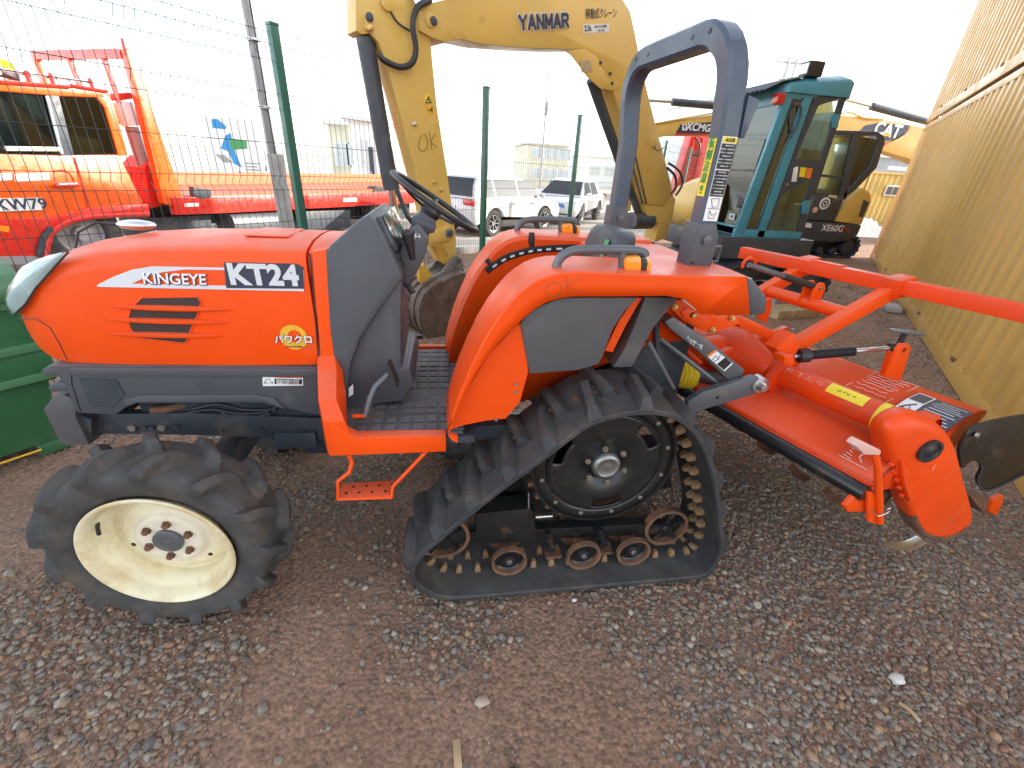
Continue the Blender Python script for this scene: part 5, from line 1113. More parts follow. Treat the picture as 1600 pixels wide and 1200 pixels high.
E(eplate([(905, 96), (922, 94), (926, 112), (909, 114)], -.014, .003), 'work_lamp', 'steel', boom)
def epin(x, y, o, r, m='exc_dark', par=None, name='pin'): return E(MB().lathe(PE(x, y, o), tuple(-en), [(r, -.004), (r, .012), (r * .7, .016), (.0, .016)], 18), name, m, par)
for x, y in ((953, 115), (956, 130), (938, 98)): epin(x, y, -.012, .016, 'exc_dark', boom)
epin(672, 32, -.0, .045, 'exc_yellow', boom, 'pin_boss'); epin(677, 33, -.012, .030, 'exc_dark', boom)
epin(1022, 222, 0, .065, 'exc_yellow', boom, 'pin_boss')
E(MB().tube(spline([PE(1022, 228, -.03), PE(1028, 236, -.04), PE(1038, 230, -.02)], 4), .006, 6), 'grease_hose', 'black_plastic', boom)
# boom cylinder
bc = E(MB().cyl(PE(924, 124, .12), PE(972, 262, .12), .058, 18), 'boom_cylinder', 'exc_dark'); E(MB().cyl(PE(972, 262, .12), PE(998, 335, .12), .045, 16), 'cylinder_rod', 'exc_dark', bc)
E(MB().cyl(PE(982, 235, -.03), PE(1004, 318, -.03), .012, 8), 'hydraulic_pipe', 'exc_dark', boom)
E(MB().cyl(PE(990, 230, -.03), PE(1010, 318, -.03), .010, 8), 'hydraulic_pipe', 'exc_dark', boom)
E(MB().tube(spline([PE(1045, 255, -.02), PE(1062, 268, -.02), PE(1066, 288, -.02), PE(1056, 305, -.02)], 4), .016, 8), 'hydraulic_hose', 'black_plastic', boom)
E(MB().tube(spline([PE(1042, 262, -.0), PE(1054, 274, -.0), PE(1056, 290, 0), PE(1048, 304, 0)], 4), .016, 8), 'hydraulic_hose', 'black_plastic', boom)
for o in (.0,): E(MB().tube([PE(640, -4, -.01), PE(720, -12, -.01), PE(850, -20, -.01)], .014, 8), 'hydraulic_pipe', 'exc_dark', boom)
# lettering on the boom
def boom_dir(x0, y0, x1, y1): return tuple(np.array(PE(x1, y1)) - np.array(PE(x0, y0)))
bx_ = boom_dir(806, 36, 893, 32)
GL = {'Y': [((0, 1), (.5, .5)), ((1, 1), (.5, .5)), ((.5, .55), (.5, 0))], 'A': [((0, 0), (.5, 1)), ((.5, 1), (1, 0)), ((.22, .32), (.78, .32))], 'N': [((.05, 0), (.05, 1)), ((.05, 1), (.95, 0)), ((.95, 0), (.95, 1))],
      'M': [((.02, 0), (.02, 1)), ((.02, 1), (.5, .25)), ((.5, .25), (.98, 1)), ((.98, 1), (.98, 0))], 'R': [((.05, 0), (.05, 1)), ((.05, 1), (.75, 1)), ((.75, 1), (.97, .85)), ((.97, .85), (.97, .65)), ((.97, .65), (.75, .48)), ((.75, .48), (.05, .48)), ((.5, .48), (1, 0))]}
def block_letters(word, c, xd, w, h, gap, th, m, lift, par):
    x = Vector(xd).normalized(); z = Vector((0, 0, 1)); z = (z - x * z.dot(x)).normalized(); n = x.cross(z); tot = len(word) * w + (len(word) - 1) * gap; mb = MB(); k = 0
    for i, ch in enumerate(word):
        for a, b in GL[ch]:
            p = Vector((-tot / 2 + i * (w + gap) + a[0] * w, (a[1] - .5) * h)); q = Vector((-tot / 2 + i * (w + gap) + b[0] * w, (b[1] - .5) * h)); d = (q - p).normalized(); s_ = Vector((-d.y, d.x)); p = p - d * th * .45; q = q + d * th * .45; o = Vector(c) + n * (lift + k * .00025); k += 1
            mb.add([tuple(o + x * v.x + z * v.y) for v in (p + s_ * th / 2, q + s_ * th / 2, q - s_ * th / 2, p - s_ * th / 2)], [(0, 1, 2, 3)])
    return E(mb, 'lettering', m, par, smooth=0)
block_letters('YANMAR', PE(849.5, 34, 0), bx_, .076, .088, .026, .040, 'white_decal', .003, boom)
block_letters('YANMAR', PE(849.5, 34, 0), bx_, .076, .088, .026, .025, 'navy_decal', .012, boom)
bx2 = boom_dir(910, 24, 972, 22)
text('移動式クレーン', .085, 'navy_decal', PE(940, 22, -.003), bx2, (0, 0, 1), boom, stretch=.76)
E(eplate([(911, 38), (952, 37), (952, 50), (911, 52)], -.002, .001), 'load_plate', 'white_decal', boom)
text('2.5t', .062, 'navy_decal', PE(918.5, 44.5, -.004), bx2, (0, 0, 1), boom, bold=.02)
for k in range(2): text('最大つり上げ荷重 ' if k == 0 else '1.8m  3.0m', .022, 'navy_decal', PE(939, 41.5 + k * 6, -.004), bx2, (0, 0, 1), boom)
# stick
stick_px = [(556, -12), (556, 48), (566, 54), (578, 52), (592, 66), (602, 92), (622, 166), (646, 258), (668, 342), (680, 384), (690, 410), (702, 414), (713, 400), (712, 368), (706, 320), (694, 240), (682, 160), (673, 66), (664, 30), (648, 2), (640, -14)]
stick = E(eplate(stick_px, .03, .18), 'stick', 'exc_yellow', bevel=.006)
E(eplate([(570, 24), (577, 15), (583, 24), (586, 44), (578, 52), (570, 46)], .018, .012), 'pin_plate', 'exc_yellow', stick, .003)
epin(577, 27, .018, .028, 'exc_dark', stick); epin(577, 44, .018, .022, 'brass', stick); epin(647, 194, .03, .018, 'steel', stick)
epin(678, 285, .03, .016, 'brass', stick); epin(689, 297, .03, .016, 'brass', stick); epin(605, 4, .02, .05, 'exc_yellow', stick, 'pin_boss')
E(MB().tube(spline([PE(672, 0, -.01), PE(652, 12, -.04), PE(645, 40, -.04), PE(650, 75, -.04), PE(644, 98, -.04), PE(625, 105, -.04), PE(600, 94, -.03), PE(592, 84, -.02)], 5), .022, 10), 'stick_hose', 'black_plastic', stick)
E(MB().tube(spline([PE(610, 18, .01), PE(622, 36, .0), PE(640, 48, .0)], 4), .008, 6), 'grease_hose', 'black_plastic', stick)
E(eplate([(664, 149), (671, 147), (675, 161), (664, 162)], .028, .002), 'warning_sticker', 'yellow_decal', stick); E(eplate([(665, 165), (676, 164), (677, 178), (667, 179)], .028, .002), 'warning_sticker', 'gold_decal', stick)
strokes([[(665.5, 160.5), (669.5, 150), (674, 160), (665.5, 160.5)], [(669, 154), (671, 158)], [(669, 172), (675, 171)], [(675, 167), (675, 176)]], .004, 'black_decal', lambda x, y: PE(x, y, .025), stick, 'pictogram')
strokes([[(660, 210), (655, 218), (654, 232), (660, 237), (667, 232), (668, 218), (663, 209)], [(671, 206), (675, 234)], [(680, 208), (673, 222), (683, 230)]], .0026, 'pencil', lambda x, y: PE(x, y, .027), stick)
# bucket cylinder on the outside of the stick
bk = E(MB().cyl(PE(570, 58, .12), PE(610, 288, .12), .066, 20), 'bucket_cylinder', 'exc_dark', smooth=40)
E(MB().cyl(PE(606, 264, .12), PE(612, 296, .12), .070, 20), 'cylinder_gland', 'exc_dark', bk); E(MB().cyl(PE(611, 290, .12), PE(622, 372, .12), .036, 16), 'cylinder_rod', 'chrome', bk)
E(MB().cyl(PE(622, 350, .12), PE(627, 385, .12), .05, 14), 'rod_eye', 'exc_dark', bk)
lnk = E(eplate([(700, 352), (708, 357), (709, 370), (702, 376), (668, 382), (650, 392), (640, 384), (648, 374), (680, 362)], .01, .05), 'bucket_link', 'exc_yellow', bevel=.006)
epin(702, 364, .008, .042, 'bucket_grey', lnk, 'pin_boss'); epin(702, 364, -.006, .022, 'exc_dark', lnk)
lk2 = E(eplate([(655, 418), (664, 412), (682, 440), (678, 452), (668, 452), (656, 440)], .0, .06), 'tipping_link', 'exc_yellow_worn', bevel=.006)
epin(674, 443, -.004, .045, 'rust', lk2, 'pin_boss'); epin(674, 443, -.018, .024, 'brass', lk2)
E(eplate([(676, 385), (689, 410), (702, 416), (700, 398), (692, 380)], .026, .03), 'worn_stick_end', 'exc_yellow_worn', stick)
# bucket: curved shell with ribs, ears and a side plate
bkp = [(712, 420), (690, 428), (668, 440), (654, 452), (646, 470), (645, 492), (652, 512), (668, 527), (690, 534), (716, 533), (740, 526)]
sp = spline([(*PE(x, y, 0),) for x, y in bkp], 4); mb = MB(); mb.sheet([[tuple(np.array(p) + en * d) for d in (-.17, -.05, .1, .25, .40)] for p in sp]); bu = E(mb, 'bucket', 'bucket_steel', smooth=60)
q = bu.modifiers.new('thickness', 'SOLIDIFY'); q.thickness = .018
for d in (-.168, .385): E(MB().prism([tuple(np.array(p) + en * d) for p in sp] , tuple(en * .016)), 'bucket_side', 'bucket_steel', bu)
for d in (-.14, -.02, .10, .22, .34):
    mb = MB(); g = []
    for p in sp[6:-4]:
        c = np.array(PE(700, 480, 0)); u = np.array(p) - c; u /= np.linalg.norm(u); g.append([tuple(np.array(p) + en * (d + e) + u * .014) for e in (-.02, .02)])
    E(mb.sheet(g), 'wear_strip', 'bucket_steel', bu).modifiers.new('thickness', 'SOLIDIFY').thickness = .014
for d in (-.02, .20):
    E(MB().prism([tuple(np.array(PE(x, y, 0)) + en * d) for x, y in [(704, 404), (712, 398), (720, 404), (724, 424), (726, 440), (700, 438), (672, 452), (662, 446), (668, 436), (690, 424)]], tuple(en * .03)), 'bucket_ear', 'bucket_grey', bu, .004)
E(MB().lathe(tuple(np.array(PE(712, 410, 0)) - en * .02), tuple(-en), [(.046, -.01), (.046, .02), (.028, .02), (.026, .004), (.0, .004)], 20), 'ear_boss', 'bucket_grey', bu)
# swing post
E(MB().prism([PE(x, y, .02) for x, y in [(1004, 312), (1030, 318), (1050, 302), (1056, 312), (1050, 345), (1040, 372), (1022, 380), (1030, 350), (1012, 338)]], tuple(en * .2)), 'swing_post', 'exc_yellow', bevel=.01)
E(MB().cyl(PE(985, 345, .1), PE(1015, 345, .1), .11, 20), 'swing_cylinder', 'exc_dark')
# ---- house
mb = MB().prism([(3.62, 5.46, .60), (5.0, 5.46, .60), (5.0, 5.46, .88), (3.62, 5.46, .88)], (0, 1.75, 0)); E(mb, 'house_frame', 'exc_dark', bevel=.02)
g = []
for y in np.linspace(6.42, 7.2, 6):
    k = math.cos((y - 6.42) / .78 * 1.15); g.append([(3.70, y, .88), (3.68, y, 1.15 + .05 * k), (3.76, y, 1.36 + .12 * k), (3.98, y, 1.46 + .15 * k), (4.6, y, 1.5 + .15 * k), (5.1, y, 1.45 + .12 * k), (5.2, y, .88)])
E(MB().sheet(g), 'engine_cover', 'exc_yellow', smooth=60).modifiers.new('thickness', 'SOLIDIFY').thickness = .02
E(MB().box((4.98, 6.22, 1.12), (.34, .50, .46)), 'rear_cover', 'exc_yellow', bevel=.06)
E(MB().box((3.60, 5.75, .74), (.03, .07, .05)), 'front_label', 'white_paint')
# ---- cab
CX0, CX1, CY0, CY1, CZ0, CZ1 = 3.95, 4.80, 5.5, 6.42, .90, 2.52
def cs(px): return [PV(x, y, CY0) for x, y in px]
def side_poly(px, m, name, par=None, d=.03, o=0.0, bevel=0): return E(MB().prism([(p[0], p[1] + o, p[2]) for p in cs(px)], (0, d, 0)), name, m, par, bevel)
cabf = E(MB().box(((CX0 + CX1) / 2, (CY0 + CY1) / 2, CZ0 + .03), (CX1 - CX0, CY1 - CY0, .10)), 'cab_floor', 'teal', bevel=.01)
# pillars
side_poly([(1226, 152), (1239, 152), (1163, 366), (1148, 366)], 'teal', 'front_pillar', cabf, .05, 0, .006)
side_poly([(1257, 152), (1271, 150), (1193, 372), (1182, 370)], 'teal', 'door_pillar', cabf, .05, 0, .006)
side_poly([(1150, 358), (1194, 364), (1193, 375), (1146, 370)], 'teal', 'sill', cabf, .05, .002, .004)
side_poly([(1223, 142), (1326, 130), (1326, 142), (1270, 152), (1226, 156)], 'teal', 'roof_rail', cabf, .05, .001, .006)
side_poly([(1322, 134), (1329, 134), (1252, 374), (1245, 374)], 'exc_dark', 'rear_pillar', cabf, .05, .003)
side_poly([(1239, 155), (1257, 156), (1183, 362), (1163, 360)], 'exc_dark', 'quarter_frame', cabf, .02, .02)
q1 = side_poly([(1243, 160), (1253, 161), (1183, 356), (1168, 355)], 'glass_teal', 'quarter_pane', cabf, .004, .012)
E(MB().tube(spline([PV(1236, 208, CY0 - .01), PV(1240, 170, CY0 - .02), PV(1251, 166, CY0 - .02), PV(1248, 190, CY0 - .02), PV(1231, 222, CY0 - .01)], 5), .010, 8), 'grab_rail', 'exc_dark', cabf)
# door: dark frame ring, windows, handle
ring_o = [(1272, 153), (1324, 140), (1249, 373), (1194, 371)]; win = [(1279, 165), (1316, 152), (1282, 251), (1243, 248)]; low = [(1222, 303), (1268, 280), (1244, 367), (1198, 366)]
dr = side_poly([(1272, 153), (1324, 140), (1316, 152), (1279, 165)], 'exc_dark', 'door', cabf, .03)
for pl_ in ([(1272, 153), (1279, 165), (1243, 248), (1222, 303), (1198, 366), (1194, 371)], [(1324, 140), (1249, 373), (1244, 367), (1268, 280), (1282, 251), (1316, 152)], [(1243, 248), (1282, 251), (1268, 280), (1222, 303)], [(1198, 366), (1244, 367), (1249, 373), (1194, 371)]):
    side_poly(pl_, 'exc_dark', 'door_frame', dr, .03, .001)
side_poly(win, 'glass_teal', 'door_window', dr, .004, .012); side_poly(low, 'glass_teal', 'door_window', dr, .004, .012)
side_poly([(1240, 262), (1246, 260), (1243, 284), (1236, 284)], 'white_paint', 'door_handle', dr, .02, -.02, .004)
side_poly([(1251, 261), (1260, 262), (1257, 277), (1248, 276)], 'yellow_decal', 'door_sticker', dr, .002, -.003); side_poly([(1261, 262), (1270, 263), (1266, 279), (1258, 278)], 'orange_decal', 'door_sticker', dr, .002, -.003)
side_poly([(1254, 315), (1267, 312), (1262, 334), (1252, 334)], 'teal', 'door_hinge', dr, .02, -.01, .003); side_poly([(1301, 180), (1312, 178), (1308, 200), (1299, 200)], 'teal', 'door_hinge', dr, .02, -.01, .003)
E(MB().lathe(PV(1230, 288, CY0 - .002), (0, -1, 0), [(.018, 0), (.018, .008), (.0, .01)], 14), 'door_lock', 'bolt', dr)
# front: windshield with teal surround
def ff(px): return [PX(x, y, CX0) for x, y in px]
def fr(y0, y1, z0, z1, m, name, d=.03, o=0, bevel=.004): return E(MB().box((CX0 + d / 2 + o, (y0 + y1) / 2, (z0 + z1) / 2), (d, y1 - y0, z1 - z0)), name, m, cabf, bevel)
fr(CY0 + .052, CY1, .86, 1.0, 'teal', 'front_sill'); fr(CY0 + .052, CY1, 2.38, CZ1, 'teal', 'front_header'); fr(CY1 - .06, CY1, 1.001, 2.379, 'teal', 'front_pillar')
fr(CY0 + .055, CY1 - .062, 1.66, 1.69, 'exc_dark', 'glass_rail', .02, .004, 0)
fr(CY0 + .052, CY1 - .061, 1.692, 2.378, 'glass_teal', 'windshield', .005, .012, 0); fr(CY0 + .052, CY1 - .061, 1.002, 1.658, 'glass_teal', 'windshield', .005, .012, 0)
wp = E(MB().tube([(CX0 - .015, 5.62, 1.28), (CX0 - .025, 5.60, 1.75), (CX0 - .02, 5.58, 2.02)], .010, 6), 'wiper', 'black_plastic', cabf); E(MB().box((CX0 - .02, 5.68, 1.27), (.06, .16, .09)), 'wiper_motor', 'black_plastic', cabf, .01)
E(MB().box((CX0 - .002, 5.86, 1.10), (.004, .12, .07)), 'number_sticker', 'white_decal', cabf); text('268', .055, 'navy_decal', (CX0 - .005, 5.86, 1.10), (0, -1, 0), (0, 0, 1), cabf, bold=.02)
E(MB().box((CX0 + .03, (CY0 + CY1) / 2, 1.20), (.02, .70, .02)), 'hand_bar', 'exc_dark', cabf)
# far side and back of the cab
E(MB().box(((CX0 + CX1) / 2, CY1 - .015, 1.25), (CX1 - CX0 - .08, .03, .66)), 'side_panel', 'teal', cabf); E(MB().box(((CX0 + CX1) / 2, CY1 - .01, 1.98), (CX1 - CX0 - .08, .005, .78)), 'side_pane', 'glass_teal', cabf)
E(MB().box((CX1 - .02, (CY0 + CY1) / 2, 1.1), (.03, CY1 - CY0 - .12, .40)), 'rear_panel', 'teal', cabf); E(MB().box((CX1 - .02, (CY0 + CY1) / 2, 1.85), (.005, CY1 - CY0 - .16, 1.05)), 'rear_pane', 'glass_teal', cabf)
E(MB().box((CX1 - .03, CY1 - .03, 1.7), (.05, .05, 1.6)), 'rear_pillar', 'teal', cabf)
# roof: rounded shell, ribbed visor, lamps
rg = []
for z, k in ((2.50, 0.0), (2.56, .0), (2.60, .03), (2.635, .09), (2.65, .2)):
    x0, x1, y0, y1 = CX0 - .02 + k, CX1 + .05 - k, CY0 - .03 + k, CY1 + .02 - k; c = .10; r = []
    for cx, cy, a0 in ((x1 - c, y1 - c, 0), (x0 + c, y1 - c, 90), (x0 + c, y0 + c, 180), (x1 - c, y0 + c, 270)):
        r += [(cx + c * math.cos(rad(a0 + a)), cy + c * math.sin(rad(a0 + a)), z + (.10 * (cx - x0) / (x1 - x0) if z > 2.5 else 0)) for a in (0, 30, 60, 90)]
    rg.append(r)
roof = E(MB().loft(rg), 'cab_roof', 'teal', smooth=60)
g = []
for i in range(23):
    y = CY0 - .02 + i * .0435; b = .016 * (i % 2); g.append([(CX0 + .18, y, 2.66 + b), (CX0 - .08, y, 2.60 + b), (CX0 - .28, y, 2.50 + b)])
E(MB().sheet(g), 'sun_visor', 'exc_dark', roof, smooth=0).modifiers.new('thickness', 'SOLIDIFY').thickness = .012
E(MB().box((CX0 - .04, CY0 + .02, 2.43), (.10, .10, .11)), 'marker_lamp', 'tail_red', roof, .015)
wl = E(MB().box((4.25, 5.56, 2.745), (.20, .16, .15)), 'work_light', 'black_plastic', roof, .02); E(MB().box((4.148, 5.56, 2.745), (.004, .13, .10)), 'lamp_lens', 'lens_clear', wl)
# seat and levers inside
E(MB().box((4.45, 5.95, 1.25), (.45, .48, .14)), 'seat', 'black_plastic', bevel=.04); E(MB().box((4.66, 5.95, 1.62), (.14, .46, .70)), 'seat_back', 'black_plastic', bevel=.05)
for y in (5.65, 6.25): E(MB().tube([(4.25, y, 1.2), (4.2, y, 1.5)], .02, 8), 'control_lever', 'black_plastic')
# tracks
def crawler(y0, y1, xa, xb, h, root, mat_='exc_dark', n=40):
    mb = MB(); r = h / 2; L = xb - xa - h; per = 2 * L + 2 * PI * r
    def at(s):
        s %= per
        if s < L: return (xa + r + s, 0, 270)
        s -= L
        if s < PI * r: a = -90 + math.degrees(s / r); return (xb - r + r * math.cos(rad(a)), r + r * math.sin(rad(a)), a)
        s -= PI * r
        if s < L: return (xb - r - s, h, 90)
        s -= L; a = 90 + math.degrees(s / r); return (xa + r + r * math.cos(rad(a)), r + r * math.sin(rad(a)), a)
    ring = [at(per * i / 80) for i in range(80)]
    mb.loft([[(x, y0, z), (x, y1, z)] + [(x - .05 * math.cos(rad(a)), y1, z - .05 * math.sin(rad(a))), (x - .05 * math.cos(rad(a)), y0, z - .05 * math.sin(rad(a)))] for x, z, a in ring + ring[:1]], cap=False)
    belt_ = build(mb, 'crawler_belt', mat_, root, root=root)
    mb = MB()
    for k in range(n):
        x, z, a = at(per * k / n); u = Vector((math.cos(rad(a)), 0, math.sin(rad(a)))); t = Vector((-u.z, 0, u.x)); c = Vector((x, (y0 + y1) / 2, z)) + u * .012
        M = Matrix((t, (0, 1, 0), u)).transposed(); mb.box(tuple(c), (per / n * .5, y1 - y0 - .01, .03), M)
    build(mb, 'grousers', mat_, belt_, root=root)
    for k in range(5):
        x = xa + r + L * k / 4; rr = r - .06 if k in (0, 4) else r * .36; z = r if k in (0, 4) else r * .36 + .05
        build(MB().lathe((x, y0 + .03, z), (0, 1, 0), [(.0, 0), (rr * .5, .0), (rr, .03), (rr, y1 - y0 - .08), (.0, y1 - y0 - .06)], 20), 'road_wheel', mat_, belt_, root=root)
crawler(5.42, 5.80, 3.75, 5.45, .56, exc, 'chassis_dark'); crawler(6.78, 7.16, 3.75, 5.45, .56, exc, 'chassis_dark')
E(MB().box((4.85, 6.3, .42), (1.0, .98, .34)), 'undercarriage', 'exc_dark')
bl = E(MB().box((3.45, 6.3, .28), (.08, 1.7, .34)), 'dozer_blade', 'exc_yellow_worn', bevel=.02)
for y in (5.95, 6.65): E(MB().beam((3.47, y, .3), (4.4, y, .35), .12, .12), 'blade_arm', 'exc_dark', bl)
# ================================================================== XE60G midi excavator
x60 = empty('excavator', (9.3, 10.5, 0), 0, 'black and yellow excavator marked XE60G beside the tan containers', 'excavator')
def X6(mb, name, m, parent=None, bevel=0, smooth=40): return build(mb, name, m, parent or x60, bevel, smooth, root=x60)
XY = 9.6
def x6p(px, m, name, d, o=0.0, par=None, bevel=0): return X6(MB().prism([PV(x, y, XY + o) for x, y in px], (0, d, 0)), name, m, par, bevel)
cab6 = x6p([(1262, 300), (1318, 312), (1304, 346), (1252, 343)], 'exc_dark', 'cab_base', 1.0, 0, None, .02)
x6p([(1300, 203), (1370, 205), (1378, 212), (1340, 212), (1296, 210)], 'exc_dark', 'cab_roof', 1.0, 0, cab6, .02)
x6p([(1370, 205), (1381, 212), (1383, 222), (1370, 262), (1338, 296), (1318, 312), (1318, 302), (1334, 288), (1361, 258), (1374, 220)], 'exc_dark', 'rear_pillar', .06, 0, cab6, .01)
x6p([(1334, 210), (1342, 210), (1322, 312), (1310, 312)], 'exc_dark', 'door_pillar', .06, 0, cab6, .008)
x6p([(1296, 206), (1304, 206), (1264, 302), (1254, 300)], 'exc_dark', 'front_pillar', .06, 0, cab6, .008)
x6p([(1282, 272), (1318, 276), (1317, 280), (1281, 276)], 'exc_dark', 'window_bar', .02, .01, cab6)
x6p([(1303, 212), (1334, 212), (1312, 306), (1265, 301)], 'glass_teal', 'side_window', .006, .03, cab6)
x6p([(1342, 212), (1374, 219), (1360, 258), (1332, 289), (1320, 300)], 'glass_teal', 'side_window', .006, .03, cab6)
X6(MB().box((8.85, 10.15, 1.25), (.42, .42, .5)), 'seat', 'black_plastic', cab6, .05)
for x, y in ((1297, 304),): pass
X6(MB().lathe(PV(1289, 318, XY - .01), (0, -1, 0), [(.13, -.02), (.13, 0), (.0, .003)], 28), 'round_emblem', 'white_decal', cab6); X6(MB().tube([(PV(1289, 318, XY - .016)[0] + .075 * math.cos(a), XY - .016, PV(1289, 318, XY)[2] + .075 * math.sin(a)) for a in np.linspace(0, 6.28, 20, endpoint=False)], .012, 5, closed=True), 'emblem_ring', 'black_decal', cab6)
X6(MB().box(tuple(np.array(PV(1289, 318, XY - .016))), (.05, .004, .06)), 'emblem_mark', 'black_decal', cab6)
X6(MB().lathe(PV(1274, 328, XY - .01), (0, -1, 0), [(.065, -.02), (.065, 0), (.0, .003)], 20), 'red_sticker', 'pale_decal', cab6)
x6p([(1303, 346), (1330, 309), (1350, 293), (1361, 302), (1362, 316), (1346, 352)], 'exc_yellow', 'engine_cover', 1.8, .01, None, .04)
x6p([(1350, 312), (1358, 316), (1348, 340), (1342, 338)], 'exc_dark', 'cover_vent', .02, -.002)
x6p([(1250, 344), (1304, 348), (1347, 352), (1340, 368), (1326, 376), (1300, 379), (1246, 374)], 'exc_dark', 'counterweight', 1.8, -.02, None, .03)
text('XE60G', .20, 'white_decal', PV(1301, 357, XY - .025), (1, 0, 0), (0, 0, 1), x60, bold=.015); text('Max', .12, 'red_mark', PV(1322, 358, XY - .025), (1, 0, 0), (0, 0, 1), x60, bold=.01)
x6p([(1258, 348), (1268, 349), (1268, 356), (1257, 355)], 'white_decal', 'side_label', .004, -.026); x6p([(1262, 375), (1272, 375), (1271, 380), (1262, 380)], 'yellow_decal', 'side_label', .004, -.03)
crawler(9.62, 10.0, 8.1, 10.1, .5, x60, 'chassis_dark'); crawler(11.0, 11.4, 8.1, 10.1, .5, x60, 'chassis_dark'); X6(MB().box((9.1, 10.5, .42), (1.2, 1.1, .5)), 'undercarriage', 'exc_dark')
def bm6(px, o, d): return MB().prism([PV(x, y, 10.4 + o) for x, y in px], (0, d, 0))
b6 = X6(bm6([(985, 216), (1020, 194), (1110, 180), (1180, 172), (1215, 182), (1262, 250), (1290, 335), (1262, 335), (1235, 270), (1195, 224), (1110, 212), (1040, 212), (985, 232)], 0, .3), 'boom', 'exc_yellow', bevel=.01)
X6(bm6([(1056, 208), (1064, 194), (1120, 190), (1120, 209)], -.01, .008), 'boom_plate', 'navy_decal', b6); X6(bm6([(1056, 208), (1120, 209), (1120, 211), (1055, 211)], -.012, .008), 'boom_stripe', 'red_mark', b6)
text('XCMG', .20, 'white_decal', PV(1091, 199.5, 10.38), (1, 0, .0), (0, 0, 1), b6, bold=.03, shear=.15)
X6(bm6([(1066, 194), (1074, 194), (1074, 204), (1066, 204)], -.014, .004), 'logo_square', 'white_decal', b6); X6(bm6([(1067.5, 196), (1072.5, 196), (1070, 202)], -.02, .005), 'logo_triangle', 'navy_decal', b6)
X6(MB().tube([PV(1024, 193, 10.38), PV(1120, 176, 10.38)], .02, 6), 'boom_pipe', 'exc_yellow', b6)
c6 = X6(MB().cyl(PV(1050, 159, 10.5), PV(1150, 168, 10.5), .075, 14), 'stick_cylinder', 'exc_dark'); X6(MB().cyl(PV(985, 155, 10.5), PV(1050, 159, 10.5), .035, 10), 'cylinder_rod', 'steel', c6); X6(MB().cyl(PV(1150, 168, 10.5), PV(1180, 182, 10.5), .05, 10), 'cylinder_eye', 'exc_dark', c6)
X6(bm6([(978, 140), (992, 150), (1000, 215), (985, 330), (975, 330), (970, 200)], .02, .25), 'stick', 'exc_yellow')

# ================================================================== large excavator behind the containers, only its boom shows
cat_ = empty('excavator', (18, 14.2, 0), 0, 'large excavator behind the containers, its yellow boom marked CAT', 'excavator')
def CT(mb, name, m, parent=None, bevel=0): return build(mb, name, m, parent or cat_, bevel, root=cat_)
def ct(px, o, d): return MB().prism([PV(x, y, 14 + o) for x, y in px], (0, d, 0))
cb_ = CT(ct([(1288, 190), (1310, 180), (1345, 182), (1400, 190), (1450, 200), (1530, 230), (1570, 300), (1540, 310), (1470, 270), (1420, 248), (1380, 236), (1340, 226), (1296, 222)], 0, .5), 'boom', 'exc_yellow', None, .02)
CT(ct([(1342, 206), (1352, 196), (1372, 192), (1422, 196), (1414, 210), (1400, 218), (1372, 222)], -.015, .01), 'boom_plate', 'navy_decal', cb_)
CT(ct([(1424, 197), (1418, 206), (1386, 224), (1380, 231), (1376, 226), (1404, 216), (1416, 206)], -.018, .01), 'boom_stripe', 'red_mark', cb_)
text('CAT', .50, 'white_decal', PV(1387, 204, 13.97), (1, 0, -.06), (0, 0, 1), cb_, bold=.035); CT(ct([(1379, 213), (1393, 213), (1386, 206.5)], -.05, .01), 'logo_triangle', 'gold_decal', cb_)
k_ = CT(MB().cyl(PV(1362, 166, 14.2), PV(1450, 190, 14.2), .11, 14), 'stick_cylinder', 'exc_dark'); CT(MB().cyl(PV(1300, 150, 14.2), PV(1362, 166, 14.2), .05, 10), 'cylinder_rod', 'steel', k_)
CT(MB().tube(spline([PV(1312, 178, 13.95), PV(1330, 176, 13.95), PV(1350, 184, 13.95), PV(1380, 186, 13.95)], 4), .03, 6), 'hydraulic_hose', 'exc_yellow', cb_)
CT(ct([(1286, 150), (1300, 150), (1306, 220), (1290, 350), (1278, 350), (1280, 220)], .05, .4), 'stick', 'exc_yellow')
CT(MB().box((20.5, 14.6, 1.7), (3.0, 2.6, 1.3)), 'house', 'exc_yellow', None, .1); CT(MB().box((19.3, 13.6, 2.5), (1.5, 1.0, 1.6)), 'cab', 'exc_dark', None, .08)
crawler(13.3, 13.9, 18.2, 22.2, .9, cat_, 'chassis_dark'); crawler(15.2, 15.8, 18.2, 22.2, .9, cat_, 'chassis_dark'); CT(MB().box((20.2, 14.5, .75), (2, 1.6, .7)), 'undercarriage', 'exc_dark')

# ================================================================== flatbed truck behind the fence
TKA = 62.0; tq = PZ(300, 300, .92); tn_ = np.array([-math.sin(rad(TKA)), math.cos(rad(TKA)), 0]); td_ = np.array([math.cos(rad(TKA)), math.sin(rad(TKA)), 0])
trk = empty('flatbed_truck', (tq[0] + tn_[0] * 1.1, tq[1] + tn_[1] * 1.1, 0), rad(TKA), 'flatbed truck with cab coloured orange where sunlit and red where shaded, parked behind the wire fence', 'truck')
def K(mb, name, m, parent=None, bevel=0, smooth=40): return build(mb, name, m, parent or trk, bevel, smooth, root=trk)
def PT(x, y, o=0.0): return PA(x, y, (tq[0] + tn_[0] * o, tq[1] + tn_[1] * o), TKA)
def kp(px, m, name, d, o=0.0, par=None, bevel=0): return K(MB().prism([PT(x, y, o) for x, y in px], tuple(tn_ * d)), name, m, par, bevel)
cabT = kp([(-160, 236), (90, 243), (186, 242), (222, 312), (226, 330), (140, 334), (110, 338), (90, 346), (75, 362), (-160, 362)], 'truck_orange', 'cab_body', 2.0, .02, None, .02)  # orange stands for the sunlit upper cab, above the container's shadow line
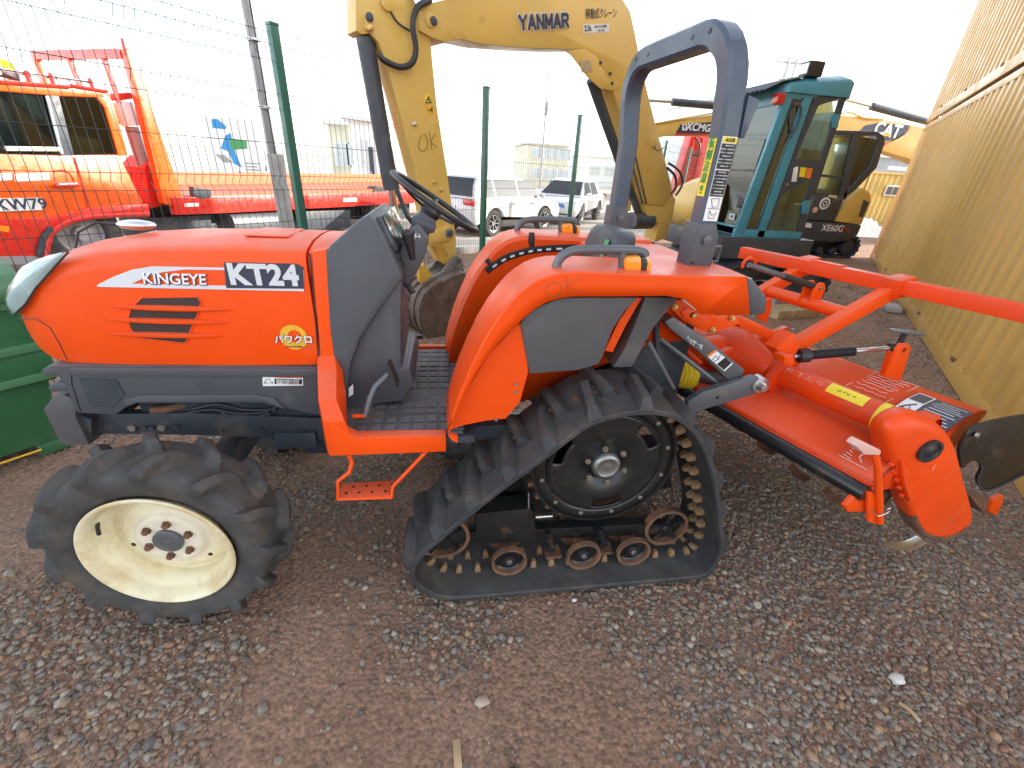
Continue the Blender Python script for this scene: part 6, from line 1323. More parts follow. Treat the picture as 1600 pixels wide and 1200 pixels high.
kp([(-160, 96), (0, 124), (110, 133), (168, 142), (176, 152), (165, 156), (150, 152), (92, 150), (0, 142), (-160, 120)], 'truck_orange', 'cab_roof', 2.0, .02, cabT, .02)
kp([(150, 150), (168, 146), (178, 162), (200, 242), (186, 244), (164, 168)], 'truck_orange', 'rear_pillar', 2.0, .02, cabT, .01)
kp([(72, 148), (92, 150), (116, 243), (96, 243)], 'chassis_dark', 'door_pillar', .08, .025, cabT, .004)
kp([(-160, 120), (0, 143), (72, 149), (96, 242), (-160, 238)], 'glass_dark', 'door_window', .01, .05, cabT); kp([(92, 151), (148, 153), (163, 168), (184, 240), (116, 242)], 'glass_dark', 'rear_window', .01, .05, cabT)
kp([(118, 165), (140, 168), (152, 228), (135, 230)], 'curtain', 'curtain', .02, .25, cabT)
K(MB().tube([PT(73, 150, .018), PT(97, 241, .018)], .018, 6), 'window_trim', 'steel', cabT); K(MB().tube([PT(8, 232, .018), PT(92, 233, .018)], .025, 6), 'window_trim', 'wall_cream', cabT)
K(MB().tube([PT(110, 133, 0), PT(168, 143, 0)], .018, 6), 'rain_gutter', 'truck_red', cabT); K(MB().tube([PT(0, 128, 0), PT(110, 136, 0)], .018, 6), 'rain_gutter', 'truck_red', cabT)
K(MB().tube([PT(116, 245, .018), PT(128, 285, .018), PT(140, 333, .018)], .010, 5), 'door_gap', 'truck_red', cabT)
hd = K(MB().tube([PT(86, 290, -.02), PT(122, 289, -.02)], .022, 8), 'door_handle', 'truck_red', cabT); K(MB().tube([PT(92, 288, -.03), PT(120, 287, -.03)], .012, 8), 'handle_bar', 'chrome', hd)
K(MB().tube(spline([PT(85, 268, .018), PT(100, 266, .018), PT(112, 276, .018), PT(118, 292, .018)], 4), .008, 5), 'door_crease', 'truck_red', cabT)
# white lettering band, too blurred to read: plain white rounded blocks
mb = MB()
for a, b in ((-90, -20), (-14, 20), (22, 78)): mb.prism([PT(x, y, .012) for x, y in [(a, 272), (b - 2, 270), (b, 281), (a + 2, 284)]], tuple(tn_ * .01))
K(mb, 'lettering_band', 'white_paint', cabT, .004)
pl8 = kp([(-60, 311), (65, 309), (69, 328), (-60, 333)], 'white_paint', 'side_number_panel', .02, -.004, cabT)
xd_ = tuple(np.array(PT(66, 319, 0)) - np.array(PT(0, 321, 0))); text('XW79', .165, 'navy_decal', PT(33, 320, -.006), xd_, (0, 0, 1), cabT, bold=.012, stretch=1.05)
low = kp([(-160, 345), (75, 340), (140, 325), (232, 318), (236, 336), (150, 340), (110, 348), (88, 362), (74, 380), (72, 404), (-160, 410)], 'truck_red', 'lower_body', 2.04, -.005, None, .02)  # shade on the lower cab is put into this deeper red
K(MB().tube(spline([PT(72, 405, -.02), PT(76, 375, -.02), (PT(90, 356, -.02)), PT(120, 343, -.02), PT(170, 337, -.02), PT(232, 335, -.02)], 5), .03, 8), 'fender_flare', 'truck_red', low); K(MB().tube(spline([PT(62, 400, -.02), PT(66, 376, -.02), PT(80, 356, -.02)], 5), .03, 8), 'fender_trim', 'chassis_dark', low)
kp([(0, 352), (14, 354), (14, 363), (0, 361)], 'amber', 'side_marker', .02, -.012, low); kp([(-160, 402), (60, 400), (66, 412), (-160, 418)], 'pole_grey', 'bumper_step', .3, -.01, low)
def twheel(px, py, r, o=.1):
    c = np.array(PT(px, py, o)); c[2] = r
    w = K(MB().lathe(tuple(c), tuple(-tn_), [(r * .55, .0), (r * .62, .04), (r * .9, .05), (r, .02), (r, -.22), (r * .6, -.24)], 36), 'tyre', 'rubber_tyre'); K(MB().lathe(tuple(c), tuple(-tn_), [(r * .56, .0), (r * .45, -.05), (r * .2, -.04), (r * .18, .03), (.0, .03)], 28), 'rim', 'pole_grey', w)
twheel(140, 400, .46); twheel(598, 372, .46); twheel(690, 352, .46)
kp([(230, 318), (640, 318), (640, 340), (235, 352)], 'chassis_dark', 'chassis_rail', .12, .5)
K(MB().cyl(PT(352, 350, .25), PT(432, 346, .25), .22, 24), 'fuel_tank', 'grey_metal'); kp([(478, 330), (548, 328), (548, 356), (480, 360)], 'chassis_dark', 'tool_box', .5, .12, None, .02)
kp([(240, 340), (330, 336), (330, 370), (250, 376)], 'chassis_dark', 'suspension', .8, .3)
bed = kp([(268, 309), (330, 307), (640, 299), (720, 289), (722, 300), (700, 312), (640, 318), (560, 322), (330, 334), (274, 336)], 'truck_red', 'bed_side', .10, .0, None, .01)
ba, bb = np.array(PT(268, 308, .1)), np.array(PT(716, 290, .1)); zt = (ba[2] + bb[2]) / 2; ba[2] = bb[2] = ba[2] if False else zt
K(MB().prism([tuple(ba), tuple(bb), tuple(bb + tn_ * 2.1), tuple(ba + tn_ * 2.1)], (0, 0, -.06)), 'bed_deck', 'truck_bed', bed)
K(MB().prism([tuple(ba + tn_ * 2.1), tuple(bb + tn_ * 2.1), tuple(bb + tn_ * 2.1 + np.array([0, 0, .22])), tuple(ba + tn_ * 2.1 + np.array([0, 0, .22]))], tuple(tn_ * .06)), 'bed_side', 'truck_bed')
for x, y in ((289, 321), (536, 313)): kp([(x, y - 3.5), (x + 22, y - 4), (x + 22, y + 1.5), (x, y + 2.5)], 'white_paint', 'reflector', .006, -.008, bed)
kp([(594, 326), (612, 325), (612, 329), (594, 330)], 'white_paint', 'rear_reflector', .006, .05, bed)
K(MB().prism([PT(x, y, -.02) for x, y in [(302, 292), (330, 297), (330, 308), (318, 310), (304, 306)]], tuple(tn_ * .1)), 'winch_hook', 'chassis_dark', bed)
hb = kp([(196, 78), (206, 74), (216, 100), (238, 170), (262, 240), (284, 305), (268, 322), (256, 318), (240, 250), (218, 160)], 'truck_orange', 'headboard_post', .12, .02, None, .01)
hb2 = K(MB().prism([tuple(np.array(PT(x, y, .02)) + tn_ * 1.86) for x, y in [(196, 78), (206, 74), (216, 100), (238, 170), (262, 240), (284, 305), (268, 322), (256, 318), (240, 250), (218, 160)]], tuple(tn_ * .12)), 'headboard_post', 'truck_orange', None, .01)
def PTn(x, y, o): return tuple(np.array(PT(x, y, .02)) + tn_ * o)
K(MB().beam(PTn(201, 84, .1), PTn(201, 84, 1.88), .08, .10), 'headboard_bar', 'truck_red', hb); K(MB().beam(PTn(236, 190, .1), PTn(236, 190, 1.88), .08, .10), 'headboard_bar', 'truck_red', hb)
for o in (.5, 1.2): K(MB().beam(PTn(203, 90, o), PTn(236, 190, o), .05, .05), 'headboard_rail', 'truck_red', hb)
K(MB().tube([PT(190, 60, .05), PT(196, 86, .05)], .018, 6), 'headboard_horn', 'truck_red', hb)
kp([(240, 245), (262, 320), (236, 325), (226, 262)], 'truck_red', 'headboard_panel', .5, .2, hb)
K(MB().cyl(PT(190, 160, .3), PT(206, 196, .3), .12, 18), 'air_intake', 'wall_white'); ex = K(MB().cyl(PT(206, 198, .35), PT(226, 262, .35), .085, 16), 'exhaust_stack', 'pole_grey'); K(MB().cyl(PT(226, 262, .35), PT(236, 290, .35), .03, 10), 'exhaust_pipe', 'pole_grey', ex)
kp([(180, 146), (216, 144), (216, 153), (184, 158)], 'truck_red', 'rack_bar', .2, .2)
# roof rack and beacons
for y0, y1 in ((112, 122),):
    K(MB().tube([PT(-60, 96, .2), PT(0, 108, .2), PT(40, 116, .2), PT(140, 128, .2)], .018, 6), 'roof_rack', 'pole_grey', cabT)
    K(MB().tube([PTn(-60, 96, 1.5), PTn(0, 108, 1.5), PTn(40, 116, 1.5), PTn(140, 128, 1.5)], .018, 6), 'roof_rack', 'pole_grey', cabT)
    for x, y in ((40, 118), (78, 122), (140, 130)): K(MB().tube([PT(x, y - 6, .2), PT(x + 6, y + 12, .1)], .022, 6), 'rack_foot', 'truck_red', cabT)
bcn = K(MB().cyl(PTn(62, 108, .7), PTn(60, 94, .7), .11, 18), 'beacon', 'amber', cabT); K(MB().cyl(PTn(63, 118, .7), PTn(62, 108, .7), .14, 16), 'beacon_base', 'chassis_dark', cabT)
K(MB().prism([PTn(x, y, .45) for x, y in [(22, 94), (36, 90), (44, 116), (26, 120)]], tuple(tn_ * .12)), 'roof_lamp', 'pole_grey', cabT)

# ================================================================== parked cars
def car(name, loc, heading, paint, label, style, scale=1.0):
    r = empty(name, loc, heading, label, 'car', 'cars parked beyond the fence')
    L_ = lambda mb, n, m, par=None, bevel=0, smooth=40: build(mb, n, m, par or r, bevel, smooth, local=True)
    H, Ln, W = (1.48, 4.12, 1.74) if style == 'suv' else (1.42, 4.3, 1.70)
    wb = 2.42; xr, xf = -wb / 2, wb / 2; R_ = .34
    def arch(cx): return [(cx + (R_ + .07) * math.cos(rad(a)), R_ + (R_ + .07) * math.sin(rad(a)) * .95) for a in range(172, 7, -15)]
    beltz = .93 if style == 'suv' else .88
    low = [(-Ln / 2 + .06, .32)] + arch(xr) + arch(xf) + [(Ln / 2 - .08, .30), (Ln / 2, .42), (Ln / 2 - .02, .66), (Ln / 2 - .12, .78), (Ln / 2 - .95, beltz), (.0, beltz + .02), (-Ln / 2 + .5, beltz + .04), (-Ln / 2 + .06, beltz - .02), (-Ln / 2, .62)]
    mb = MB(); ys = [(-W / 2 + .06, .97), (-W / 2, 1), (W / 2, 1), (W / 2 - .06, .97)]
    cz = .62
    mb.loft([[(x * (k if k < 1 else 1), y, cz + (z - cz) * k) for x, z in low] for y, k in ((-W / 2, .955), (-W / 2 + .05, 1.0), (W / 2 - .05, 1.0), (W / 2, .955))])
    body = L_(mb, 'body', paint, None, .02, 50)
    if style == 'suv': ro = [(-1.95, beltz), (-1.82, 1.22), (-1.62, H - .03), (-1.0, H), (.0, H - .02), (.45, H - .10), (1.25, beltz)]
    else: ro = [(-1.75, beltz), (-1.15, H - .10), (-.6, H), (.1, H), (.45, H - .07), (1.30, beltz)]
    wt = lambda z: W / 2 - .05 - .22 * max(0, (z - beltz)) / (H - beltz)
    mb = MB(); rings = [[(x, -wt(z), z) for x, z in ro], [(x, wt(z), z) for x, z in ro]]; mb.loft(rings); cabn = L_(mb, 'cabin', paint, None, .03, 50)
    def scale_poly(pts, k): c = np.mean(pts, 0); return [(c[0] + (x - c[0]) * k, c[1] + (z - c[1]) * k) for x, z in pts]
    # side windows
    top = H - .09; bz = beltz + .05
    def xs(z, f): p = sorted([(q[1], q[0]) for q in (ro[:3] if f < 0 else ro[-3:])]); return float(np.interp(z, [a for a, b in p], [b for a, b in p]))
    segs = [(-1.05, -.12), (-.04, .62)] + ([(-1.7, -1.13)] if style == 'suv' else [])
    for a, b in segs:
        w = [(a, bz), (b + (.38 if b > .5 else 0), bz), (b - (.08 if b > .5 else 0), top), (a + (.0 if a < -.5 else 0) + (.18 if (a < -.9 and style != 'suv') or a < -1.5 else 0), top)]
        for s in (-1, 1): L_(MB().add([(x, s * (wt(z) + .006), z) for x, z in w], [(0, 1, 2, 3)]), 'side_window', 'glass_car', cabn, smooth=0)
    f = [(xs(bz, 1), bz), (xs(top, 1), top)]; b = [(xs(bz, -1), bz), (xs(top, -1), top)]
    for (q, n, s) in ((f, 'windscreen', 1), (b, 'rear_window', -1)):
        seq = [p for p in (ro if s < 0 else ro[::-1])[:4] if bz < p[1] < top]; seq = [q[0]] + seq + [q[1]]
        L_(MB().sheet([[(x + s * .016, y * (wt(z) - .07), z + .014) for y in (-1, 1)] for x, z in seq]), n, 'glass_car', cabn, smooth=30)
    for x in (xr, xf):
        for s in (-1, 1):
            t = L_(MB().lathe((x, s * (W / 2 - .20), R_), (0, s, 0), [(.20, .0), (.21, .17), (.25, .19), (.31, .19), (R_, .15), (R_, .0)], 32), 'tyre', 'rubber_tyre')
            mb = MB()
            for k in range(7): a = 2 * PI * k / 7; mb.beam((x + .04 * math.cos(a), s * (W / 2 - .03), R_ + .04 * math.sin(a)), (x + .2 * math.cos(a), s * (W / 2 - .025), R_ + .2 * math.sin(a)), .02, .05, up=(0, 1, 0))
            mb.lathe((x, s * (W / 2 - .04), R_), (0, s, 0), [(.205, .0), (.215, .03), (.19, .02)], 28); mb.lathe((x, s * (W / 2 - .04), R_), (0, s, 0), [(.05, .0), (.05, .025), (.0, .025)], 14); L_(mb, 'alloy_wheel', 'alloy', t)
    for s in (-1, 1):
        L_(MB().prism([(-Ln / 2 - .012, s * .55, .80), (-Ln / 2 + .02, s * .86, .78), (-Ln / 2 + .04, s * .86, .92), (-Ln / 2 + .0, s * .50, .93)], (.05, 0, 0)), 'tail_light', 'tail_red', body, .01)
        L_(MB().prism([(Ln / 2 - .12, s * .50, .60), (Ln / 2 - .20, s * .84, .64), (Ln / 2 - .26, s * .84, .76), (Ln / 2 - .14, s * .52, .70)], (.06, 0, 0)), 'headlight', 'lens_clear', body, .01)
        L_(MB().sphere((.85, s * (W / 2 + .06), beltz + .08), .09, (.7, 1, .8), 10, 6), 'wing_mirror', paint, body)
        for x in (-.45, .45): L_(MB().box((x, s * (W / 2 - .002), beltz - .12), (.18, .02, .03)), 'door_handle', 'chrome', body)
    L_(MB().prism([(Ln / 2 - .05, -.50, .58), (Ln / 2 - .05, .50, .58), (Ln / 2 - .07, .42, .70), (Ln / 2 - .07, -.42, .70)], (.055, 0, 0)), 'grille', 'grille_shade_blue' if style != 'suv' else 'black_plastic', body, .01)  # sedan grille is painted blue for the shade on its front
    L_(MB().prism([(Ln / 2 - .06, -.6, .36), (Ln / 2 - .06, .6, .36), (Ln / 2 - .06, .5, .50), (Ln / 2 - .06, -.5, .50)], (.05, 0, 0)), 'lower_grille', 'black_plastic', body, .01)
    L_(MB().box((Ln / 2 + .002, 0, .64), (.01, .10, .05)), 'badge', 'chrome', body, .004); L_(MB().box((-Ln / 2 - .006, 0, .70), (.012, .5, .11)), 'number_plate', 'white_paint', body)
    L_(MB().box((0, 0, .3), (Ln - .5, W - .3, .16)), 'underbody', 'black_plastic', body)
    r.scale = (scale, scale, scale)
    return r
h1 = rad(44); c0 = (np.array([1.12, 10.75]) + np.array([2.86, 12.43])) / 2 + np.array([-math.sin(h1), math.cos(h1)]) * .80
car('parked_car', (c0[0], c0[1], 0), h1, 'car_silver', 'silver hatchback seen from behind between two green fence posts', 'suv', .90)
h2 = rad(238); c1 = np.array([4.2, 13.9]) - np.array([math.cos(h2), math.sin(h2)]) * 1.31 - np.array([-math.sin(h2), math.cos(h2)]) * .76
car('parked_car', (c1[0], c1[1], 0), h2, 'car_white', 'white sedan facing the fence behind the tractor roll bar', 'sedan', .92)

# ================================================================== green waste bin by the tractor's nose
binr = empty('waste_bin', (-2.36, 1.97, 0), rad(FA), 'green waste container behind the tractor nose at the left edge', 'bin')
def Bn(mb, name, m, par=None, bevel=.006): return build(mb, name, m, par or binr, bevel, 50, local=True)
def bring(z, e): return [(-1.2 - e, -.02 - e, z), (.48 + e, -.02 - e, z), (.48 + e, .42 + e * .3, z), (-1.2 - e, .42 + e * .3, z)]
bd = Bn(MB().loft([bring(.06, -.06), bring(.42, -.01)]), 'lower_body', 'bin_green'); Bn(MB().loft([bring(.42, .015), bring(.50, .03), bring(.60, .03), bring(.62, .02), bring(.83, .04)]), 'upper_body', 'bin_green', bd)
for z, e in ((.455, .035), (.61, .04), (.83, .052)): Bn(MB().loft([bring(z - .02, e), bring(z + .02, e)]), 'rim_band', 'bin_green_light', bd)
mb = MB(); g = []
for i in range(9): a = PI * i / 8; g.append([(x, .20 - .29 * math.cos(a), .85 + .15 * math.sin(a)) for x in (-1.25, .53)])
mb.sheet(g); Bn(mb, 'lid', 'bin_green_light', bd, 0).modifiers.new('thickness', 'SOLIDIFY').thickness = .02
mb = MB()
for x in (-1.25, .53): mb.add([(x, .20 - .29 * math.cos(PI * i / 8), .85 + .15 * math.sin(PI * i / 8)) for i in range(9)], [tuple(range(9))])
Bn(mb, 'lid_end', 'bin_green', bd, 0); Bn(MB().tube([(-1.0, -.10, .92), (.30, -.10, .92)], .02, 8), 'lid_bar', 'bin_green_light', bd, 0)
for x in (-1.0, -.4, .2): Bn(MB().box((x, -.055, .70), (.05, .03, .24)), 'body_rib', 'bin_green', bd)
for x in (-1.1, .38): Bn(MB().box((x, .2, .03), (.12, .36, .06)), 'foot', 'bin_green', bd)
Bn(MB().tube([(-1.05, -.0, .05), (.33, -.0, .05)], .006, 6), 'foot_rail', 'gold_decal', bd, 0)

# ================================================================== poles and street things
def solo_pts(mb, *a, **k): return solo(mb, *a, **k)
pb = PV(455, 362, 5.0); pt_ = PV(424, 240, 5.0); pz = PV(383, 0, 5.0); pxm = -1.61
lp = empty('lamp_pole', (pxm, 5.0, 0), 0, 'thin grey pole on a square concrete stub beside the nearest green post', 'pole')
build(MB().box((pxm, 5.0, .76), (.115, .115, 1.52)), 'concrete_stub', 'concrete', lp, .008); build(MB().cyl((pxm - .03, 5.0, 1.0), (pxm - .03, 5.0, 4.6), .035, 12), 'pole', 'pole_grey', lp); build(MB().cyl((pxm + .02, 4.955, 1.5), (pxm + .02, 4.955, 4.6), .008, 6), 'cable', 'black_plastic', lp)
for z in (1.9, 2.4, 3.0): build(MB().box((pxm - .01, 4.98, z), (.10, .08, .02)), 'cable_clamp', 'steel', lp)
def street_light(x, y, Y, h, label):
    b = PV(x, y, Y); r = empty('street_light', (b[0], Y, 0), 0, label, 'street light')
    build(MB().cyl((b[0], Y, 0), (b[0], Y, h), .09, 8, .05), 'pole', 'pole_grey', r); build(MB().tube(spline([(b[0], Y, h), (b[0] + .3, Y, h + .4), (b[0] + 1.3, Y, h + .5)], 4), .04, 6), 'arm', 'pole_grey', r); build(MB().box((b[0] + 1.5, Y, h + .48), (.6, .25, .12)), 'lamp_head', 'pole_grey', r)
    build(MB().box((b[0], Y - .1, h * .42), (.25, .2, .9)), 'equipment_box', 'pole_grey', r)
street_light(846, 260, 40, 14, 'tall thin street light rising above the white sedan')
# electricity poles right of the roll bar
for i, (x, Y) in enumerate(((1189, 60), (1200, 64))):
    b = PV(x, 250, Y); r = empty('power_pole', (b[0], Y, 0), 0, 'electricity pole with cross arms, the %s of the pair behind the roll bar' % ('left one' if i == 0 else 'right one'), 'power pole', 'electricity poles in the distance')
    top = PV(x, 84, Y)[2]; build(MB().cyl((b[0], Y, 0), (b[0], Y, top), .22, 8, .14), 'mast', 'pole_grey', r)
    for k in range(5):
        z = top - .6 - k * 1.7; build(MB().box((b[0] + .8, Y, z), (5.0 - (k % 2) * 1.2, .14, .14)), 'cross_arm', 'pole_grey', r)
        for dx in (-1.4, .2, 1.8, 2.9): build(MB().cyl((b[0] + dx, Y, z), (b[0] + dx, Y, z + .5), .09, 6), 'insulator', 'pole_grey', r)

# ================================================================== buildings and yard clutter
def house(name, label, x0, x1, Y, d, h, wall, wins, door=None, roofm='white_paint', cat='building'):
    r = empty(name, ((x0 + x1) / 2, Y + d / 2, 0), 0, label, cat)
    build(MB().box(((x0 + x1) / 2, Y + d / 2, h / 2), (x1 - x0, d, h)), 'wall', wall, r); build(MB().box(((x0 + x1) / 2, Y + d / 2, h + .08), (x1 - x0 + .5, d + .5, .16)), 'roof', roofm, r, .03)
    for (a, b, z0, z1) in wins:
        w = build(MB().box(((a + b) / 2, Y - .02, (z0 + z1) / 2), (b - a + .16, .06, z1 - z0 + .16)), 'window', 'white_paint', r, .01); build(MB().box(((a + b) / 2, Y - .055, (z0 + z1) / 2), (b - a, .02, z1 - z0)), 'pane', 'pane_pale', w); build(MB().box(((a + b) / 2, Y - .07, (z0 + z1) / 2), (.05, .02, z1 - z0)), 'mullion', 'white_paint', w)
    if door: a, b, z1 = door; dd_ = build(MB().box(((a + b) / 2, Y - .03, z1 / 2), (b - a, .08, z1)), 'door', 'exc_dark', r, .01); build(MB().box((b - .12, Y - .08, 1.0), (.05, .04, .14)), 'door_handle', 'steel', dd_)
    return r
k0, k1 = PV(552, 260, 19)[0], PV(590, 260, 19)[0]
house('kiosk', 'pale green kiosk with a barred window seen above the flatbed', k0, k1 + .3, 19, 3, 2.7, 'wall_white', [(PV(566, 250, 19)[0], PV(577, 250, 19)[0], 1.3, 2.1)], (PV(578, 260, 19)[0], PV(585, 260, 19)[0], 1.9))
k0, k1 = PV(519, 260, 22)[0], PV(550, 260, 22)[0]
house('guard_booth', 'cream open booth with a flat roof left of the pale kiosk', k0, k1, 22, 2.5, 2.7, 'wall_cream', [(k0 + .25, k0 + .75, 1.2, 2.0), (k0 + .95, k1 - .15, 1.2, 2.0)])
k0, k1 = PV(822, 280, 42)[0], PV(884, 280, 42)[0]
w_ = []
for i in range(5): a = k0 + .4 + i * (k1 - k0) / 5.2; w_ += [(a, a + .6, 2.4, 3.1), (a, a + .6, .8, 1.5)]
house('shop_building', 'low cream building with rows of windows behind the white sedan', k0, k1, 42, 8, 3.4, 'wall_cream', w_)
k0, k1 = PV(905, 285, 48)[0], PV(960, 285, 48)[0]
house('workshop', 'long pale workshop far behind the white sedan roof', k0, k1 + 6, 48, 10, 2.9, 'wall_white', [(k0 + 1 + i * 1.6, k0 + 2 + i * 1.6, 1.3, 2.1) for i in range(4)])
k0, k1 = PV(1165, 200, 30)[0], PV(1236, 200, 30)[0]
house('office_block', 'white office block with large windows seen through the teal cab', k0 - 2, k1 + 1, 30, 8, 6.2, 'wall_white', [(k0 + i * 1.5, k0 + 1.0 + i * 1.5, 3.8, 5.4) for i in range(3)] + [(k0 + i * 1.5, k0 + 1.0 + i * 1.5, 1.2, 2.6) for i in range(3)])
k0 = PV(1372, 260, 34)[0]
house('warehouse', 'dark grey warehouse above the yellow site cabin', k0 - 6, k0 + 22, 34, 12, PV(1390, 247, 34)[2], 'wall_grey', [(k0 - 3 + i * 4, k0 - .4 + i * 4, PV(1390, 264, 34)[2], PV(1390, 261, 34)[2]) for i in range(6)])
# yellow site cabin made from a container
yY = 19.8; ya, yb = PV(1338, 330, yY)[0], PV(1450, 330, yY)[0]; yc = empty('site_cabin', ((ya + yb) / 2, yY + 1.2, 0), 0, 'yellow corrugated site cabin with a small white window at far right', 'cabin')
pr_ = []; x = ya; zt_ = PV(1380, 270, yY)[2]
while x < yb: pr_ += [(x, yY), (x + .09, yY), (x + .15, yY + .05), (x + .24, yY + .05)]; x += .30
build(MB().sheet([[(a, b, .15) for a, b in pr_], [(a, b, zt_ - .05) for a, b in pr_]]), 'corrugated_wall', 'container_yellow', yc); build(MB().box(((ya + yb) / 2, yY + 1.25, zt_ / 2), (yb - ya, 2.3, zt_)), 'body', 'container_yellow', yc)
build(MB().box(((ya + yb) / 2, yY + 1.2, zt_), (yb - ya + .1, 2.5, .10)), 'roof', 'container_yellow', yc)
wc_ = PV(1393, 298, yY - .04); sw_ = build(MB().box(wc_, (.72, .08, .46)), 'window', 'white_paint', yc, .01)
for dx in (-.17, .17): build(MB().box((wc_[0] + dx, wc_[1] - .045, wc_[2]), (.28, .02, .34)), 'pane', 'glass_car', sw_)
# cloth covered heap
mb = MB(); hc = PZ(1356, 371, 0); g = []
for i in range(13):
    r = []
    for j in range(13):
        u, v = i / 6 - 1, j / 6 - 1; rr = max(abs(u), abs(v)); h = .62 * (1 - rr ** 2.2) + (.07 * math.sin(7 * u + 3 * v) + .05 * math.sin(11 * v)) * (1 - rr); r.append((hc[0] + u * .95, hc[1] + .7 + v * .7, max(h, 0)))
    g.append(r)
solo(mb.sheet(g), 'covered_heap', 'tarp_white', 'heap under a white sheet on the ground by the yellow cabin', 'heap', smooth=35)
# orange lorry cab seen through the excavator's glass
oY = 17; o0, o1 = PV(1172, 215, oY)[0], PV(1224, 215, oY)[0]; oz = PV(1195, 190, oY)[2]
ol = empty('orange_lorry', ((o0 + o1) / 2, oY + 1.2, 0), 0, 'orange lorry standing behind the teal cab', 'lorry')
b_ = build(MB().prism([(o0, oY, .5), (o1 + 1.5, oY, .5), (o1 + 1.5, oY, oz), (o0 + .5, oY, oz), (o0 + .1, oY, oz - .8)], (0, 2.2, 0)), 'cab_body', 'truck_orange', ol, .06)
build(MB().prism([(o0 + .35, oY - .02, oz - .75), (o0 + 1.2, oY - .02, oz - .75), (o0 + 1.2, oY - .02, oz - .15), (o0 + .65, oY - .02, oz - .15)], (0, .03, 0)), 'side_window', 'glass_car', b_)
for x in (o0 + .7, o1 + .9): t_ = build(MB().lathe((x, oY + .05, .48), (0, -1, 0), [(.25, 0), (.3, .06), (.48, .04), (.48, -.25)], 28), 'tyre', 'rubber_tyre', ol); build(MB().lathe((x, oY + .05, .48), (0, -1, 0), [(.26, .0), (.1, -.04), (.0, .02)], 20), 'rim', 'pole_grey', t_)
# red mast behind the boom
rY = 15; ra, rb_ = PV(1068, 240, rY)[0], PV(1116, 240, rY)[0]; rz = PV(1090, 212, rY)[2]
rm = empty('drilling_mast', ((ra + rb_) / 2, rY + .2, 0), 0, 'red machine mast standing behind the excavator booms', 'mast')
m_ = build(MB().prism([(ra - .15, rY, 0), (rb_, rY, 0), (rb_, rY, rz), (ra + .15, rY, rz)], (0, .5, 0)), 'mast_panel', 'truck_red', rm, .02)
for x in (ra + .25, ra + .55): build(MB().box((x, rY - .03, rz / 2), (.07, .06, rz - .1)), 'mast_rib', 'truck_red', m_, .01)
build(MB().tube(spline([PV(1086, 214, rY - .08), PV(1094, 226, rY - .1), PV(1090, 240, rY - .1), PV(1082, 243, rY - .08)], 5), .025, 6), 'hose', 'black_plastic', m_)
# advertising hoarding beyond the truck
aY = 16; q0, q1 = PV(330, 240, aY), PV(412, 240, aY); hz0, hz1 = PV(370, 300, aY)[2], PV(350, 184, aY)[2]
hd_ = empty('advertising_hoarding', ((q0[0] + q1[0]) / 2, aY, 0), 0, 'white and blue advertising hoarding rising behind the truck bed', 'hoarding')
bp_ = build(MB().box(((q0[0] + q1[0]) / 2, aY, (hz0 + hz1) / 2), (q1[0] - q0[0], .12, hz1 - hz0)), 'panel', 'white_paint', hd_, .01)
for x in (q0[0] + .3, q1[0] - .3): build(MB().box((x, aY + .12, hz1 / 2), (.12, .12, hz1)), 'support_post', 'pole_grey', hd_)
def ap(px, m, n='printed_shape', o=-.064): build(MB().prism([PV(x, y, aY + o) for x, y in px], (0, -.003, 0)), n, m, bp_)
ap([(330, 186), (340, 186), (354, 198), (352, 202), (332, 200)], 'blue_paint'); ap([(352, 212), (360, 208), (368, 240), (378, 262), (366, 256), (356, 236), (345, 232)], 'blue_paint'); ap([(358, 216), (385, 220), (386, 232), (362, 234)], 'green_decal', o=-.068)
ap([(336, 241), (350, 242), (364, 254), (350, 254)], 'pole_grey', o=-.068); ap([(374, 266), (380, 274), (378, 279), (370, 278)], 'red_mark'); ap([(413.5, 238), (414.5, 238), (417, 268), (415, 268)], 'blue_paint')
for k in range(5): ap([(384, 254 + k * 5), (406 - k % 2 * 4, 255 + k * 5), (406 - k % 2 * 4, 257 + k * 5), (384, 256 + k * 5)], 'wall_grey', 'printed_line')
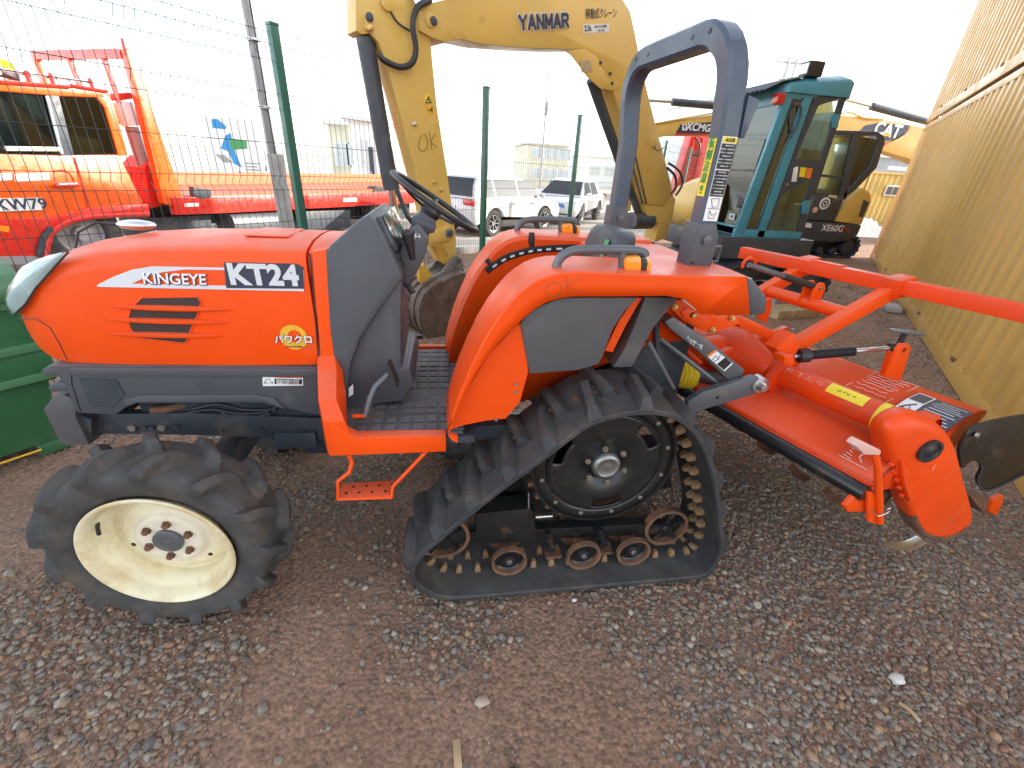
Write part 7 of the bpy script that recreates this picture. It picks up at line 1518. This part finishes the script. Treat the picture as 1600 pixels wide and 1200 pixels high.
# kerb beyond the fence, loose slabs by the excavator
ka, kb = np.array(PZ(560, 408)), np.array(PZ(1000, 372)); kerb = build(MB().beam((ka[0] - (kb - ka)[0] * .6, ka[1] - (kb - ka)[1] * .6, .05), (kb[0] + (kb - ka)[0], kb[1] + (kb - ka)[1], .05), .16, .14), 'kerb', 'concrete', None, .01); tag(kerb, 'low concrete kerb running along the street beyond the fence', None, kind='structure')
kd = (kb - ka) / np.linalg.norm(kb - ka); kn = np.array([-kd[1], kd[0], 0]); k0_ = ka - kd * 60 + kn * .09; k1_ = kb + kd * 400 + kn * .09
st_ = build(MB().add([(k0_[0], k0_[1], .006), (k1_[0], k1_[1], .006), (k1_[0] + kn[0] * 700, k1_[1] + kn[1] * 700, .006), (k0_[0] + kn[0] * 700 - 400, k0_[1] + kn[1] * 700, .006)], [(0, 1, 2, 3)]), 'street', 'street_dust', None, smooth=0); tag(st_, 'pale dusty street beyond the kerb where the cars are parked', None, kind='structure')
for i, (x, y, w, d, a, lab) in enumerate(((1232, 492, .75, .28, 12, 'long dusty timber lying flat beside the excavator track'), (1225, 470, .9, .35, 16, 'concrete slab lying under the excavator track'))):
    p = PZ(x, y, 0); o = solo(MB().box((0, 0, .05), (w, d, .12)), 'ground_slab', 'concrete' if i else 'wood', lab, 'slab', bevel=.01); o.location = (p[0], p[1], -.01); o.rotation_euler.z = rad(a)
p = PZ(1394, 484, 0); o = solo(MB().box((0, 0, .03), (.34, .16, .07)), 'concrete_block', 'concrete', 'small flat concrete block beside the container base', 'block', bevel=.008); o.location = (p[0], p[1], -.005); o.rotation_euler.z = rad(50)
# single stones and a stick in the foreground
for (x, y, s, m, lab) in ((1400, 1062, .020, 'white_stone', 'pale white pebble at lower right'), (897, 938, .008, 'white_stone', 'tiny white chip of stone below the crawler track'), (752, 1098, .017, 'grey_stone', 'pale buff pebble on the bare dirt at bottom centre')):
    p = PZ(x, y, 0); v, f = ico(2); rr = np.random.default_rng(int(x)); v = v * (1 + .12 * rr.standard_normal((len(v), 1))) * np.array([s * 1.3, s, s * .7]); mb = MB(); mb.v = [tuple(q + np.array([p[0], p[1], s * .35])) for q in v]; mb.f = [tuple(int(i) for i in q) for q in f]; solo(mb, 'pebble', m, lab, 'stone', smooth=80)
a, b = np.array(PZ(713, 1156, .006)), np.array(PZ(716, 1200, .006)); mb = MB(); mb.beam(tuple(a), tuple(b), .022, .008); solo(mb, 'wood_splinter', 'wood', 'pale wood splinter at the bottom edge of the picture', 'stick', bevel=.001)
a, b = np.array(PZ(1405, 1098, .012)), np.array(PZ(1438, 1128, .012)); mb = MB(); mb.tube([tuple(a), tuple((a + b) / 2 + np.array([.004, .004, .004])), tuple(b)], .006, 7); solo(mb, 'twig', 'wood', 'short brown twig among the gravel at lower right', 'stick')
